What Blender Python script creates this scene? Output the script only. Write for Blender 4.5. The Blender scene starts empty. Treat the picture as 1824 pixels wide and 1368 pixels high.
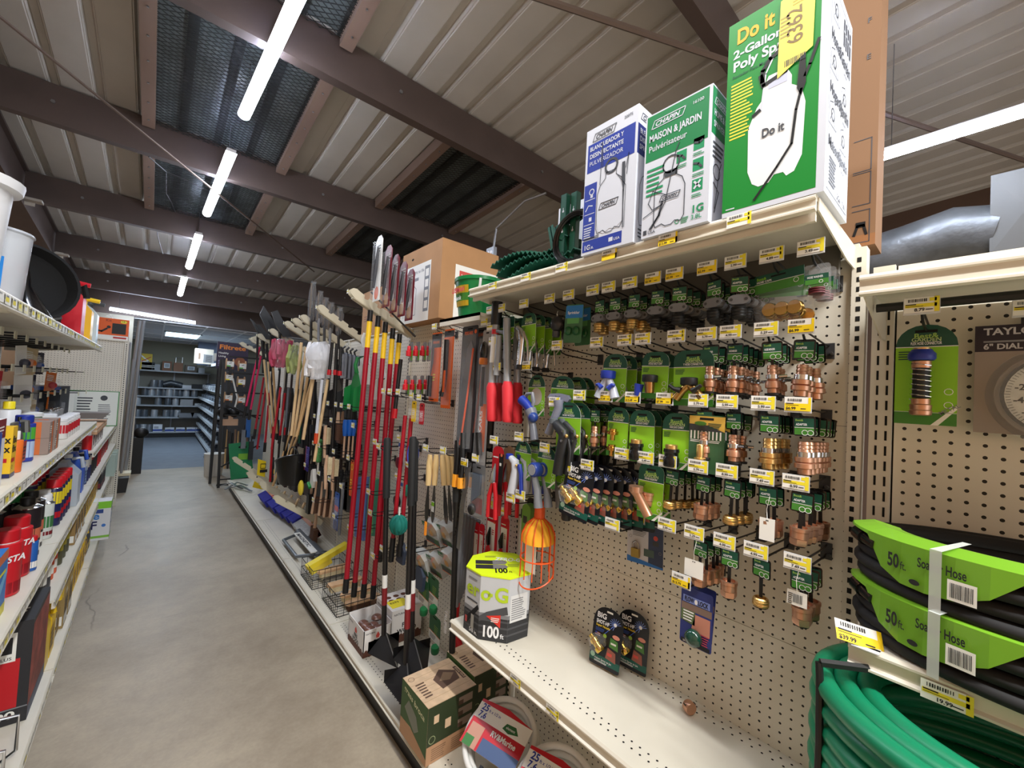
import bpy, math, random
from mathutils import Matrix, Vector
PI = math.pi
rnd = random.Random(7)
scn = bpy.context.scene
col = scn.collection
# ---------------------------------------------------------------- camera
CZ = 1.63                       # eye height in metres
FPX = 732.354                   # focal length in pixels of the 1824 x 1368 frame
_y, _p, _r = math.radians(40.99533), math.radians(1.707108), math.radians(3.179161)
CF = Vector((math.sin(_y)*math.cos(_p), math.cos(_y)*math.cos(_p), math.sin(_p)))
_R = Vector((math.cos(_y), -math.sin(_y), 0)); _U = _R.cross(CF)
CR = _R*math.cos(_r) + _U*math.sin(_r); CU = -_R*math.sin(_r) + _U*math.cos(_r)
cam = bpy.data.objects.new('camera', bpy.data.cameras.new('camera'))
col.objects.link(cam)
cam.matrix_world = Matrix(((CR.x, CU.x, -CF.x, 0), (CR.y, CU.y, -CF.y, 0), (CR.z, CU.z, -CF.z, CZ), (0, 0, 0, 1)))
cam.data.sensor_width = 36; cam.data.lens = FPX/1824*36; cam.data.clip_start = .02; cam.data.clip_end = 200
scn.camera = cam
# ---------------------------------------------------------------- world and exposure
world = bpy.data.worlds.new('world'); scn.world = world; world.use_nodes = True
world.node_tree.nodes['Background'].inputs[0].default_value = (.95, .96, 1, 1)
world.node_tree.nodes['Background'].inputs[1].default_value = .95
scn.view_settings.view_transform = 'Standard'; scn.view_settings.look = 'None'
scn.view_settings.gamma = 1; scn.view_settings.exposure = 1.0; scn.view_settings.use_curve_mapping = False
LED = 32.0                      # strength of the strip lights
def fill(name, loc, rot, sx, sy, e, c=(1, .985, .96)):
    # area lamps added as fill to brighten the shop and the back room
    l = bpy.data.lights.new(name, 'AREA'); l.shape = 'RECTANGLE'; l.size = sx; l.size_y = sy; l.energy = e; l.color = c
    o = bpy.data.objects.new(name, l); col.objects.link(o); o.location = loc; o.rotation_euler = rot
fill('unseen_fill_light', (.45, .57, 3.46), (0, 0, 0), .08, 1.2, 15)  # unseen fill lamps, added where further strip lights would hang
fill('unseen_fill_light', (.45, -1.2, 3.46), (0, 0, 0), .08, 1.2, 50)
fill('unseen_fill_light', (.46, -3.0, 3.46), (0, 0, 0), .08, 1.2, 60)
fill('unseen_fill_light', (3.75, -2.6, 3.4), (0, 0, 0), .12, 2.4, 50)

def at(px, py, ax, v):
    """the point seen at pixel (px, py) on the real plane ax = v"""
    d = CF + CR*((px-912)/FPX) - CU*((py-684)/FPX)
    t = (v - (CZ if ax == 'Z' else 0)) / d['XYZ'.index(ax)]
    return Vector((0, 0, CZ)) + d*t
# ---------------------------------------------------------------- materials
MATS = {}
def lin(c):
    return tuple((x/255/12.92 if x/255 <= .04045 else ((x/255+.055)/1.055)**2.4) for x in c)
def M(rgb, rough=.55, metal=0, var=0, scale=30, alpha=1, emit=0, bump=0, trans=0, coat=0):
    k = (tuple(rgb), rough, metal, var, scale, alpha, emit, bump, trans, coat)
    if k in MATS: return MATS[k]
    m = bpy.data.materials.new('mat_%d_%d_%d' % tuple(rgb)); m.use_nodes = True
    nt = m.node_tree; b = nt.nodes['Principled BSDF']; c = lin(rgb)
    b.inputs['Base Color'].default_value = (*c, 1); b.inputs['Roughness'].default_value = rough
    b.inputs['Metallic'].default_value = metal
    if coat: b.inputs['Coat Weight'].default_value = coat
    if var or bump:
        tc = nt.nodes.new('ShaderNodeTexCoord'); n = nt.nodes.new('ShaderNodeTexNoise')
        n.inputs['Scale'].default_value = scale; n.inputs['Detail'].default_value = 4
        nt.links.new(tc.outputs['Object'], n.inputs['Vector'])
    if var:
        r = nt.nodes.new('ShaderNodeValToRGB'); r.color_ramp.elements[0].position = .35; r.color_ramp.elements[1].position = .65
        r.color_ramp.elements[0].color = (*[max(0, x*(1-var)) for x in c], 1); r.color_ramp.elements[1].color = (*[min(1, x*(1+var)) for x in c], 1)
        nt.links.new(n.outputs['Fac'], r.inputs[0]); nt.links.new(r.outputs[0], b.inputs['Base Color'])
    if bump:
        bp = nt.nodes.new('ShaderNodeBump'); bp.inputs['Strength'].default_value = bump; bp.inputs['Distance'].default_value = .01
        nt.links.new(n.outputs['Fac'], bp.inputs['Height']); nt.links.new(bp.outputs[0], b.inputs['Normal'])
    if trans:
        b.inputs['Transmission Weight'].default_value = trans
    if alpha < 1:
        b.inputs['Alpha'].default_value = alpha
    if emit:
        b.inputs['Emission Color'].default_value = (*c, 1); b.inputs['Emission Strength'].default_value = emit
    MATS[k] = m
    return m
def pegmat(name, y0, z0, rgb, axis='Y', rad=.125):
    m = bpy.data.materials.new(name); m.use_nodes = True; nt = m.node_tree; b = nt.nodes['Principled BSDF']
    g = nt.nodes.new('ShaderNodeNewGeometry'); s = nt.nodes.new('ShaderNodeSeparateXYZ'); nt.links.new(g.outputs['Position'], s.inputs[0])
    def mt(op, a, bb=None):
        n = nt.nodes.new('ShaderNodeMath'); n.operation = op
        for i, v in enumerate((a, bb)):
            if v is None: continue
            if isinstance(v, (int, float)): n.inputs[i].default_value = v
            else: nt.links.new(v, n.inputs[i])
        return n.outputs[0]
    def cell(o, ph): return mt('SUBTRACT', mt('FRACT', mt('ADD', mt('DIVIDE', mt('SUBTRACT', o, ph), .0254), .5)), .5)
    a = cell(s.outputs[axis], y0); c = cell(s.outputs['Z'], z0)
    d = mt('SQRT', mt('ADD', mt('MULTIPLY', a, a), mt('MULTIPLY', c, c)))
    hole = mt('LESS_THAN', d, rad)
    n = nt.nodes.new('ShaderNodeTexNoise'); n.inputs['Scale'].default_value = 3; nt.links.new(g.outputs['Position'], n.inputs['Vector'])
    r = nt.nodes.new('ShaderNodeValToRGB'); cc = lin(rgb)
    r.color_ramp.elements[0].position = .3; r.color_ramp.elements[1].position = .7
    r.color_ramp.elements[0].color = (*[x*.93 for x in cc], 1); r.color_ramp.elements[1].color = (*[x*1.04 for x in cc], 1)
    nt.links.new(n.outputs['Fac'], r.inputs[0])
    mx = nt.nodes.new('ShaderNodeMixRGB'); nt.links.new(hole, mx.inputs[0]); nt.links.new(r.outputs[0], mx.inputs[1]); mx.inputs[2].default_value = (.008, .007, .006, 1)
    nt.links.new(mx.outputs[0], b.inputs['Base Color']); b.inputs['Roughness'].default_value = .5
    return m
BEIGE = M((218, 213, 198), .4, var=.03, scale=6); BEIGE2 = M((208, 202, 186), .42)
HOLE = M((10, 9, 8), .9); BLACK = M((16, 16, 17), .45); BLACKG = M((14, 14, 15), .22); DKGREY = M((58, 60, 63), .5)
WHITE = M((236, 238, 240), .45); STEEL = M((150, 152, 155), .3, .9); CHROME = M((205, 207, 210), .16, 1); WIRE = M((34, 34, 36), .4, .5)
BRASS = M((216, 178, 112), .3, .9); COPPER = M((206, 158, 130), .34, .85); GREY = M((128, 130, 135), .5); RED = M((190, 20, 34), .4)
DGREEN = M((12, 74, 56), .5); LIME = M((134, 196, 34), .5); MIDG = M((62, 128, 44), .5); YEL = M((240, 226, 60), .5); BLUE = M((26, 50, 150), .4)
PAPER = M((236, 236, 230), .6); ORANGE = M((232, 96, 24), .45); WOOD = M((214, 176, 124), .5, var=.06, scale=20); CARD = M((176, 132, 88), .7, var=.04, scale=8)
CLEAR = M((235, 240, 245), .1, alpha=.09, coat=.5); PINK = M((200, 28, 84), .4)
# ---------------------------------------------------------------- mesh builder
class MB:
    def __init__(s, M0=None): s.v = []; s.f = []; s.mi = []; s.ms = []; s.M = M0 or Matrix()
    def k(s, m):
        if m not in s.ms: s.ms.append(m)
        return s.ms.index(m)
    def add(s, vs, fs, m):
        o = len(s.v); s.v += [tuple(s.M @ Vector(p)) for p in vs]; i = s.k(m)
        for f in fs: s.f.append([o+a for a in f]); s.mi.append(i)
        return s
    def box(s, a, b, m, R=None, piv=None):
        vs = [Vector((x, y, z)) for x in (a[0], b[0]) for y in (a[1], b[1]) for z in (a[2], b[2])]
        if R is not None:
            c = Vector(piv) if piv else (Vector(a)+Vector(b))/2
            vs = [c + R @ (p-c) for p in vs]
        fs = [(0, 1, 3, 2), (4, 6, 7, 5), (0, 4, 5, 1), (2, 3, 7, 6), (0, 2, 6, 4), (1, 5, 7, 3)]
        return s.add(vs, fs, m)
    def beam(s, p, q, w, h, m, up=(0, 0, 1)):
        p, q = Vector(p), Vector(q); d = (q-p).normalized(); u = Vector(up)
        if abs(d.dot(u)) > .95: u = Vector((1, 0, 0))
        r = d.cross(u).normalized()*w/2; u = r.cross(d).normalized()*h/2
        vs = [p-r-u, p+r-u, p+r+u, p-r+u, q-r-u, q+r-u, q+r+u, q-r+u]
        return s.add(vs, [(0, 3, 2, 1), (4, 5, 6, 7), (0, 1, 5, 4), (1, 2, 6, 5), (2, 3, 7, 6), (3, 0, 4, 7)], m)
    def tube(s, pts, r, m, n=8, closed=False, cap=True, flat=1):
        pts = [Vector(p) for p in pts]; L = len(pts); rs = r if isinstance(r, (list, tuple)) else [r]*L
        vs = []; fs = []; u = None
        for i, p in enumerate(pts):
            if closed: d = pts[(i+1) % L]-pts[i-1]
            else: d = pts[min(i+1, L-1)]-pts[max(i-1, 0)]
            d = d.normalized() if d.length > 1e-9 else Vector((0, 0, 1))
            if u is None:
                u = Vector((0, 0, 1)) if abs(d.z) < .9 else Vector((1, 0, 0))
            u = (u - d*u.dot(d)); u = u.normalized() if u.length > 1e-6 else d.orthogonal().normalized()
            w = d.cross(u)
            for j in range(n):
                a = 2*PI*j/n; vs.append(p + (u*math.cos(a)*flat + w*math.sin(a))*rs[i])
        for i in range(L if closed else L-1):
            a = i*n; b = ((i+1) % L)*n
            for j in range(n): fs.append((a+j, a+(j+1) % n, b+(j+1) % n, b+j))
        if cap and not closed: fs.append(tuple(range(n))[::-1]); fs.append(tuple((L-1)*n+j for j in range(n)))
        return s.add(vs, fs, m)
    def lathe(s, prof, m, n=14, o=(0, 0, 0), ax='z', sy=1):
        vs = []; fs = []; o = Vector(o)
        for r, z in prof:
            for j in range(n):
                a = 2*PI*j/n; x, y = r*math.cos(a), r*math.sin(a)*sy
                vs.append(o + (Vector((x, y, z)) if ax == 'z' else Vector((z, x, y)) if ax == 'x' else Vector((x, z, y))))
        for i in range(len(prof)-1):
            for j in range(n):
                a = i*n; b = a+n; fs.append((a+j, a+(j+1) % n, b+(j+1) % n, b+j))
        fs.append(tuple(range(n))[::-1]); fs.append(tuple((len(prof)-1)*n+j for j in range(n)))
        return s.add(vs, fs, m)
    def prism(s, pts, O, U, V, d, m, back=None):
        """outline pts (in U, V) extruded by d against the normal U x V"""
        O, U, V = Vector(O), Vector(U), Vector(V); N = U.cross(V); n = len(pts)
        a = [O+U*x+V*y for x, y in pts]; b = [p-N*d for p in a]
        s.add(a+b, [tuple(range(n))], m)
        o = len(s.v)-2*n; i = s.k(back or m)
        s.f.append([o+n+j for j in range(n)][::-1]); s.mi.append(i)
        for j in range(n): s.f.append([o+j, o+n+j, o+n+(j+1) % n, o+(j+1) % n]); s.mi.append(i)
        return s
    def sphere(s, c, r, m, n=10, k=6, sc=(1, 1, 1)):
        pr = [(r*math.sin(PI*i/k), -r*math.cos(PI*i/k)) for i in range(k+1)]
        pr[0] = (r*.02, -r); pr[-1] = (r*.02, r); o = len(s.v)
        s.lathe(pr, m, n)
        C = Vector(c)
        for i in range(o, len(s.v)):
            q = s.M.inverted() @ Vector(s.v[i]); s.v[i] = tuple(s.M @ (C + Vector((q.x*sc[0], q.y*sc[1], q.z*sc[2]))))
        return s
    def build(s, name, parent=None, smooth=True, loc=None):
        me = bpy.data.meshes.new(name); me.from_pydata(s.v, [], s.f)
        for m in s.ms: me.materials.append(m)
        me.polygons.foreach_set('material_index', s.mi)
        if smooth:
            me.polygons.foreach_set('use_smooth', [True]*len(s.f)); me.set_sharp_from_angle(angle=math.radians(38))
        me.update()
        o = bpy.data.objects.new(name, me); col.objects.link(o)
        if parent: o.parent = parent
        if loc is not None: o.location = loc
        return o
_tc = {}
def glyph(t, bold=0, shear=0):
    k = (t, bold, shear)
    if k not in _tc:
        cu = bpy.data.curves.new('t', 'FONT'); cu.body = t; cu.size = 1; cu.resolution_u = 3; cu.offset = min(bold, .028); cu.shear = shear
        ob = bpy.data.objects.new('t', cu); me = ob.to_mesh()
        vs = [tuple(v.co) for v in me.vertices]; fs = [tuple(p.vertices) for p in me.polygons]
        w = max([v[0] for v in vs] or [1]); h = 0.7
        _tc[k] = (vs, fs, w); ob.to_mesh_clear(); bpy.data.objects.remove(ob); bpy.data.curves.remove(cu)
    return _tc[k]
class Face:
    """prints on a flat side: O lower-left corner, U to the right, V up, as one looks at it"""
    def __init__(s, mb, O, U, V): s.b = mb; s.O = Vector(O); s.U = Vector(U).normalized(); s.V = Vector(V).normalized(); s.N = s.U.cross(s.V)
    def P(s, x, y, l): return s.O + s.U*x + s.V*y + s.N*(l*.00035)
    def p(s, pts, m, l=1): s.b.add([s.P(x, y, l) for x, y in pts], [tuple(range(len(pts)))], m); return s
    def q(s, x, y, w, h, m, l=1): return s.p([(x, y), (x+w, y), (x+w, y+h), (x, y+h)], m, l)
    def c(s, x, y, r, m, l=1, n=14, ry=None): return s.p([(x+r*math.cos(2*PI*i/n), y+(ry or r)*math.sin(2*PI*i/n)) for i in range(n)], m, l)
    def ring(s, x, y, r, w, m, l=2, n=14):
        a = [s.P(x+k*math.cos(2*PI*i/n), y+k*math.sin(2*PI*i/n), l) for k in (r-w, r) for i in range(n)]
        s.b.add(a, [(i, n+i, n+(i+1) % n, (i+1) % n) for i in range(n)][:], m); s.b.f[-n:] = [f for f in s.b.f[-n:]]; return s
    def line(s, pts, w, m, l=2):
        for a, b in zip(pts, pts[1:]):
            d = Vector((b[0]-a[0], b[1]-a[1])); k = d.length
            if k < 1e-6: continue
            n = Vector((-d.y, d.x))/k*w/2; e = d/k*w*.3
            s.p([(a[0]-n.x-e.x, a[1]-n.y-e.y), (b[0]-n.x+e.x, b[1]-n.y+e.y), (b[0]+n.x+e.x, b[1]+n.y+e.y), (a[0]+n.x-e.x, a[1]+n.y-e.y)], m, l)
        return s
    def t(s, x, y, h, txt, m, l=3, al='l', bold=.01, fit=None, shear=0, rot=0):
        vs, fs, w = glyph(txt, bold, shear); k = h/.7
        if fit: kx = fit/w
        else: kx = k
        dx = {'l': 0, 'c': -w*kx/2, 'r': -w*kx}[al]; ca, sa = math.cos(rot), math.sin(rot)
        s.b.add([s.P(x+(v[0]*kx+dx)*ca-v[1]*k*sa, y+(v[0]*kx+dx)*sa+v[1]*k*ca, l) for v in vs], fs, m); return s
    def greek(s, x, y, w, h, n, m, l=2, seed=0):
        r = random.Random(seed)
        for i in range(n): s.q(x, y+h-(i+1)*h/n, w*(.7+.3*r.random()), h/n*.45, m, l)
        return s
    def bars(s, x, y, w, h, m=None, l=3, n=14, seed=1):
        r = random.Random(seed)
        for i in range(n): s.q(x+w*i/n, y, w/n*(.3+.4*r.random()), h, m or BLACK, l)
        return s
# ---------------------------------------------------------------- naming and tagging
LABELS = {}
def tag(o, label, cat, group=None):
    o['label'] = label; o['category'] = cat
    if group: o['group'] = group
    LABELS.setdefault(label, []).append(group)
    return o
def struct(o):
    o['kind'] = 'structure'; return o
def thing(name, loc=(0, 0, 0), rz=0):
    o = bpy.data.objects.new(name, None); o.empty_display_size = .05; col.objects.link(o); o.location = loc; o.rotation_euler = (0, 0, rz); return o
_kids = {}
def dup(root, loc, rz=None, label=None, group=None, rot=None):
    r = root.copy(); col.objects.link(r); r.location = loc
    if rz is not None: r.rotation_euler = (0, 0, rz)
    if rot is not None: r.rotation_euler = rot
    if label: r['label'] = label; LABELS.setdefault(label, []).append(group)
    if group: r['group'] = group
    elif 'group' in r: del r['group']
    if root.name not in _kids: _kids[root.name] = [(c, list(c.children)) for c in root.children]
    for ch, gs in _kids[root.name]:
        c = ch.copy(); col.objects.link(c); c.parent = r
        for g in gs:
            d = g.copy(); col.objects.link(d); d.parent = c
    return r
class Proto:
    """builds a thing once, then copies it; place() gives each its own label"""
    def __init__(s, root, cat): s.root = root; s.cat = cat; s.used = False
    def place(s, loc, label, group=None, rz=0, rot=None):
        if not s.used:
            s.used = True; r = s.root; r.location = loc; r.rotation_euler = rot or (0, 0, rz); tag(r, label, s.cat, group)
            s.src = r; return r
        r = dup(s.root, loc, rz, label, group, rot); r['category'] = s.cat; return r
YN = Vector((0, -1, 0)); ZP = Vector((0, 0, 1)); XP = Vector((1, 0, 0))
def aisle(mb, x, yl, zb): return Face(mb, (x, yl, zb), YN, ZP)      # a side that looks into the aisle (towards -X)
def near(mb, y, xl, zb): return Face(mb, (xl, y, zb), XP, ZP)       # a side that looks back along the aisle (towards -Y)
def top(mb, z, xl, y0): return Face(mb, (xl, y0, z), XP, (0, 1, 0))
# ================================================================ the building
SL = .083
def roofpt(px, py, off):
    d = CF + CR*((px-912)/FPX) - CU*((py-684)/FPX)
    return Vector((0, 0, CZ)) + d*((off-CZ)/(d.z+SL*d.y))
def concrete():
    m = bpy.data.materials.new('polished_concrete'); m.use_nodes = True; nt = m.node_tree; b = nt.nodes['Principled BSDF']
    tc = nt.nodes.new('ShaderNodeTexCoord')
    def noise(sc, det, rough=.5):
        n = nt.nodes.new('ShaderNodeTexNoise'); n.inputs['Scale'].default_value = sc; n.inputs['Detail'].default_value = det
        n.inputs['Roughness'].default_value = rough; nt.links.new(tc.outputs['Object'], n.inputs['Vector']); return n
    def ramp(src, p0, c0, p1, c1):
        r = nt.nodes.new('ShaderNodeValToRGB'); e = r.color_ramp.elements
        e[0].position = p0; e[0].color = (*c0, 1); e[1].position = p1; e[1].color = (*c1, 1); nt.links.new(src, r.inputs[0]); return r.outputs[0]
    def mix(f, a, c, mode='MIX'):
        x = nt.nodes.new('ShaderNodeMixRGB'); x.blend_type = mode
        if isinstance(f, float): x.inputs[0].default_value = f
        else: nt.links.new(f, x.inputs[0])
        nt.links.new(a, x.inputs[1])
        if isinstance(c, tuple): x.inputs[2].default_value = (*c, 1)
        else: nt.links.new(c, x.inputs[2])
        return x.outputs[0]
    n1 = noise(1.3, 8, .6); n2 = noise(9, 6, .65); n3 = noise(60, 3)
    base = ramp(n1.outputs[0], .3, lin((150, 137, 118)), .7, lin((186, 173, 151)))
    base = mix(.3, base, ramp(n2.outputs[0], .36, (.6, .57, .54), .6, (1, 1, 1)), 'MULTIPLY')
    base = mix(.3, base, ramp(n3.outputs[0], .3, (.7, .7, .7), .7, (1, 1, 1)), 'MULTIPLY')
    # a few hairline cracks: thin borders of warped cells
    w = nt.nodes.new('ShaderNodeMixRGB'); w.inputs[0].default_value = .25; nt.links.new(tc.outputs['Object'], w.inputs[1]); nt.links.new(noise(1.6, 5).outputs[1], w.inputs[2])
    v = nt.nodes.new('ShaderNodeTexVoronoi'); v.feature = 'DISTANCE_TO_EDGE'; v.inputs['Scale'].default_value = .62; nt.links.new(w.outputs[0], v.inputs['Vector'])
    cr = ramp(v.outputs['Distance'], .0, (1, 1, 1), .0035, (0, 0, 0))
    gate = ramp(noise(.9, 2).outputs[0], .5, (0, 0, 0), .56, (.75, .75, .75))
    f = nt.nodes.new('ShaderNodeMixRGB'); f.blend_type = 'MULTIPLY'; f.inputs[0].default_value = 1; nt.links.new(cr, f.inputs[1]); nt.links.new(gate, f.inputs[2])
    base = mix(f.outputs[0], base, lin((92, 82, 70)))
    nt.links.new(base, b.inputs['Base Color'])
    rr = nt.nodes.new('ShaderNodeMapRange'); rr.inputs[3].default_value = .34; rr.inputs[4].default_value = .6; nt.links.new(n2.outputs[0], rr.inputs[0]); nt.links.new(rr.outputs[0], b.inputs['Roughness'])
    bp = nt.nodes.new('ShaderNodeBump'); bp.inputs['Strength'].default_value = .12; bp.inputs['Distance'].default_value = .004
    nt.links.new(n2.outputs[0], bp.inputs['Height']); nt.links.new(bp.outputs[0], b.inputs['Normal'])
    return m
PURL = M((78, 64, 58), .5, var=.08, scale=4); ROOF = M((182, 176, 166), .5, .1, var=.05, scale=3); TAN = M((156, 120, 86), .7, var=.06, scale=2)
f = MB().box((-1.15, -4.5, -.05), (7, 9.55, 0), concrete()).build('floor', smooth=False); struct(f)
f = MB().box((-1.15, 9.55, -.05), (7, 15, 0), M((112, 118, 128), .38, var=.1, scale=5)).build('floor', smooth=False); struct(f)
struct(MB().box((-1.25, -4.5, 0), (-1.15, 15, 4.1), TAN).build('wall_left', smooth=False))
struct(MB().box((5.75, -4.5, 0), (5.85, 15, 4.1), M((88, 66, 52), .7)).build('wall_right', smooth=False))
struct(MB().box((-1.15, 14.95, 0), (5.75, 15.05, 3), M((150, 150, 134), .7)).build('wall_back', smooth=False))
struct(MB().box((-1.15, 9.45, 2.62), (5.75, 9.55, 3.15), PURL).build('wall_header', smooth=False))
struct(MB().box((-1.15, 9.45, 0), (-.32, 9.55, 2.62), M((150, 146, 132), .7)).build('wall_header', smooth=False))
# drop ceiling of the back room with its grid
m = MB().box((-1.15, 9.55, 2.60), (5.75, 15, 2.64), M((196, 200, 206), .8))
for i in range(12): m.box((-1.15+i*.61, 9.55, 2.592), (-1.125+i*.61, 15, 2.60), WHITE)
for i in range(5): m.box((-1.15, 9.9+i*1.22, 2.591), (5.75, 9.925+i*1.22, 2.60), WHITE)
struct(m.build('ceiling', smooth=False))
# ribbed roof sheets over the shop
m = MB(); xs = []; x = -1.21; P_ = .2155
SK = [(-.14, .70), (1.56, 2.40)]                       # the two rows of wire-guarded skylights
prof = []
i = 0
while x < 5.8:
    prof += [(x, 0), (x+.138, 0), (x+.142, .005), (x+.147, .005), (x+.157, .03), (x+.188, .03), (x+.198, .005), (x+.203, .005), (x+.207, 0)]
    x += P_
Y0, Y1 = -4.5, 9.5
def zr(y): return 3.82-SL*y
n = len(prof); vs = [(a, Y0, zr(Y0)+b) for a, b in prof] + [(a, Y1, zr(Y1)+b) for a, b in prof]
m.add(vs, [(i, i+1, n+i+1, n+i) for i in range(n-1)], ROOF)
struct(m.build('ceiling', smooth=False))
PY = [-2.12, -.62, .90, 2.42, 3.965, 5.48, 7.0, 8.46]
for y in PY:
    z = zr(y); c = [(0, 0), (.065, 0), (.065, .018), (.058, .018), (.058, .007), (.007, .007), (.007, .243), (.058, .243), (.058, .25), (0, .25)]
    mb = MB(); mb.prism(c[::-1], (5.75, y, z-.262), (0, 1, 0), (0, 0, 1), 6.7, PURL)
    for k in range(5): mb.lathe([(.012, 0), (.012, .006), (.004, .008)], STEEL, 6, (-.6+k*1.45+.2*(k % 2), y-.008, z-.13), 'y')
    struct(mb.build('roof_purlin', smooth=False))
m = MB(); vs = [(x, y, zr(y)+dz) for y in (Y0, Y1) for x, dz in ((-1.16, -.34), (-.93, -.34), (-.93, -.32), (-.96, -.32), (-.96, -.02), (-.93, -.02), (-.93, 0), (-1.16, 0))]
m.add(vs, [(i, (i+1) % 8, 8+(i+1) % 8, 8+i) for i in range(8)]+[tuple(range(8)), tuple(range(8, 16))], PURL)
struct(m.build('roof_girder', smooth=False))
m = MB()
for y in (3.9, 5.43, 6.95, 8.42): m.box((-.93, y-.09, zr(y)-.30), (-.82, y+.0, zr(y)-.28), M((170, 164, 154), .6)).box((-.93, y-.012, zr(y)-.33), (-.87, y, zr(y)-.26), M((190, 184, 172), .6))
struct(m.build('trim_1', smooth=False))
SKY = M((92, 98, 96), .25, var=.25, scale=5); MESH = M((30, 32, 30), .6)
def skylight(x0, x1, y0, y1, label):
    t = thing('skylight', ((x0+x1)/2, (y0+y1)/2, zr(y0)-.03)); struct(t)
    R = Matrix.Rotation(-math.atan(SL), 4, 'X'); w = (x1-x0)/2; h = (y1-y0)/2; z0 = zr((y0+y1)/2)-zr(y0)
    mb = MB(Matrix.Translation((0, 0, z0)) @ R)
    for s in (-1, 1):
        mb.box((s*w-.035, -h, -.06), (s*w+.035, h, .03), M((120, 98, 84), .55))
        for k in range(7): mb.lathe([(.006, -.065), (.006, -.06)], STEEL, 6, (s*w, -h+.1+k*(2*h-.2)/6, 0))
    mb.build('frame', t, False)
    mb = MB(Matrix.Translation((0, 0, z0)) @ R)
    for k in range(4): mb.box((-w+k*w/2, -h, .018), (-w+(k+1)*w/2-.05, h, .022), SKY); mb.box((-w+(k+1)*w/2-.05, -h, .0), (-w+(k+1)*w/2, h, .02), MESH)
    mb.build('panel', t, False)
    mb = MB(Matrix.Translation((0, 0, z0)) @ R); st = .034; k = -h*1.9
    while k < 2*h+w*.55:
        for s in (1, -1):
            # diagonal wires clipped to the opening
            a, b = -w, w; ya, yb = k-w*.55, k+w*.55
            if ya < -h: a += (-h-ya)/.55; ya = -h
            if yb > h: b -= (yb-h)/.55; yb = h
            if b > a and ya < h and yb > -h: mb.beam((s*a, ya, -.02), (s*b, yb, -.02), .0032, .003, MESH)
        k += st
    mb.build('wire_guard', t, False)
for x0, x1 in SK:
    for y0, y1 in ((2.5, 3.95), (4.05, 5.46)) if x0 > 0 else ((.98, 2.4), (2.5, 3.95), (4.05, 5.46)): skylight(x0, x1, y0, y1, '')
# foam closure strip on the purlin and sheet overlap
m = MB()
for k in range(16): m.tube([(1.45+k*.1, 2.50, zr(2.5)-.012-.003*(k % 2)), (1.55+k*.1, 2.50, zr(2.5)-.012)], .014+.006*(k % 3 == 1), M((132, 164, 150), .8), 6)
tag(m.build('closure_strip'), 'pale green foam closure strip squeezed between roof sheet and nearest purlin', 'foam strip')
def rod(a, b, off, r, label):
    p, q = roofpt(*a, off), roofpt(*b, off); d = (q-p)
    tag(MB().tube([p-d*.15, q+d*.15], r, M((104, 88, 78), .5, .4), 6).build('brace_rod'), label, 'brace rod')
rod((0, 30), (530, 460), 3.50, .008, 'thin steel brace rod crossing the ceiling above the left aisle lights')
rod((970, 0), (1900, 311), 3.42, .014, 'thick brown brace rod crossing the ceiling above the boxed sprayers')
def cable(pts, off, r, label, name='cable'):
    tag(MB().tube([roofpt(*p, off) for p in pts], r, BLACK, 5).build(name), label, 'cable')
cable([(265, 279), (297, 307), (330, 320), (362, 336)], 3.5, .004, 'black cable sagging from the far skylight to the second strip light')
cable([(296, 308), (296, 345), (305, 360), (312, 378)], 3.5, .003, 'short black wire end hanging down from the sagging cable')
cable([(280, 413), (281, 422), (286, 440), (290, 452)], 3.5, .004, 'looped black wire hanging between the purlins beside the third light')
# ---------------------------------------------------------------- strip lights
def strip_light(p, q, label, wd=.065, hang=.24):
    p, q = Vector(p), Vector(q); c = (p+q)/2; L = (q-p).length/2; t = thing('strip_light', c+Vector((0, 0, .05)))
    d = (q-p).normalized(); r = d.cross(ZP).normalized(); u = r.cross(d)
    Mx = Matrix((r, d, u)).transposed().to_4x4(); Mx.translation = -Vector((0, 0, .05))
    MB(Mx).box((-wd*.42, -L, .025), (wd*.42, L, .05), WHITE).build('housing', t, False)
    pr = [(wd*.5*math.cos(PI*i/8), -.03*math.sin(PI*i/8)+.025) for i in range(9)]
    e = M((226, 236, 255), .4, emit=LED)
    vs = [(a, y, b) for y in (-L, L) for a, b in pr]
    MB(Mx).add(vs, [(i, i+1, 10+i, 9+i) for i in range(8)]+[tuple(range(9)), tuple(range(9, 18))], e).build('diffuser', t)
    for s in (-.8, .8): MB().tube([d*L*s-Vector((0, 0, 0)), d*L*s+Vector((0, 0, hang))], .002, STEEL, 4).build('hanger', t)
    return tag(t, label, 'strip light', 'strip lights in a row above the left aisle' if 'aisle' in label else None)
OFF = 3.50
q = roofpt(434, 212, OFF); p = roofpt(531, 0, OFF); d = (p-q).normalized()
strip_light(q, q+d*1.19, 'nearest strip light over the left aisle, cut off by the top of the photo')
for a, b, w in (((412, 277), (368, 385), 'second nearest of the strip lights in a line over the left aisle'), ((354, 422), (336, 479), 'third of the four strip lights in a line over the left aisle'), ((328.5, 497), (320.5, 527), 'farthest and smallest of the strip lights in a line over the left aisle')):
    strip_light(roofpt(*a, OFF), roofpt(*b, OFF), w)
strip_light(at(195, 552, 'Y', 9.1), at(348, 577, 'Y', 9.1), 'strip light set crosswise in front of the back room opening', .07, .42)
strip_light(roofpt(1562, 287, 3.12), roofpt(1860, 195, 3.12), 'strip light at the right edge of the photo beside the tall brown carton', .07, .6)
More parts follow.
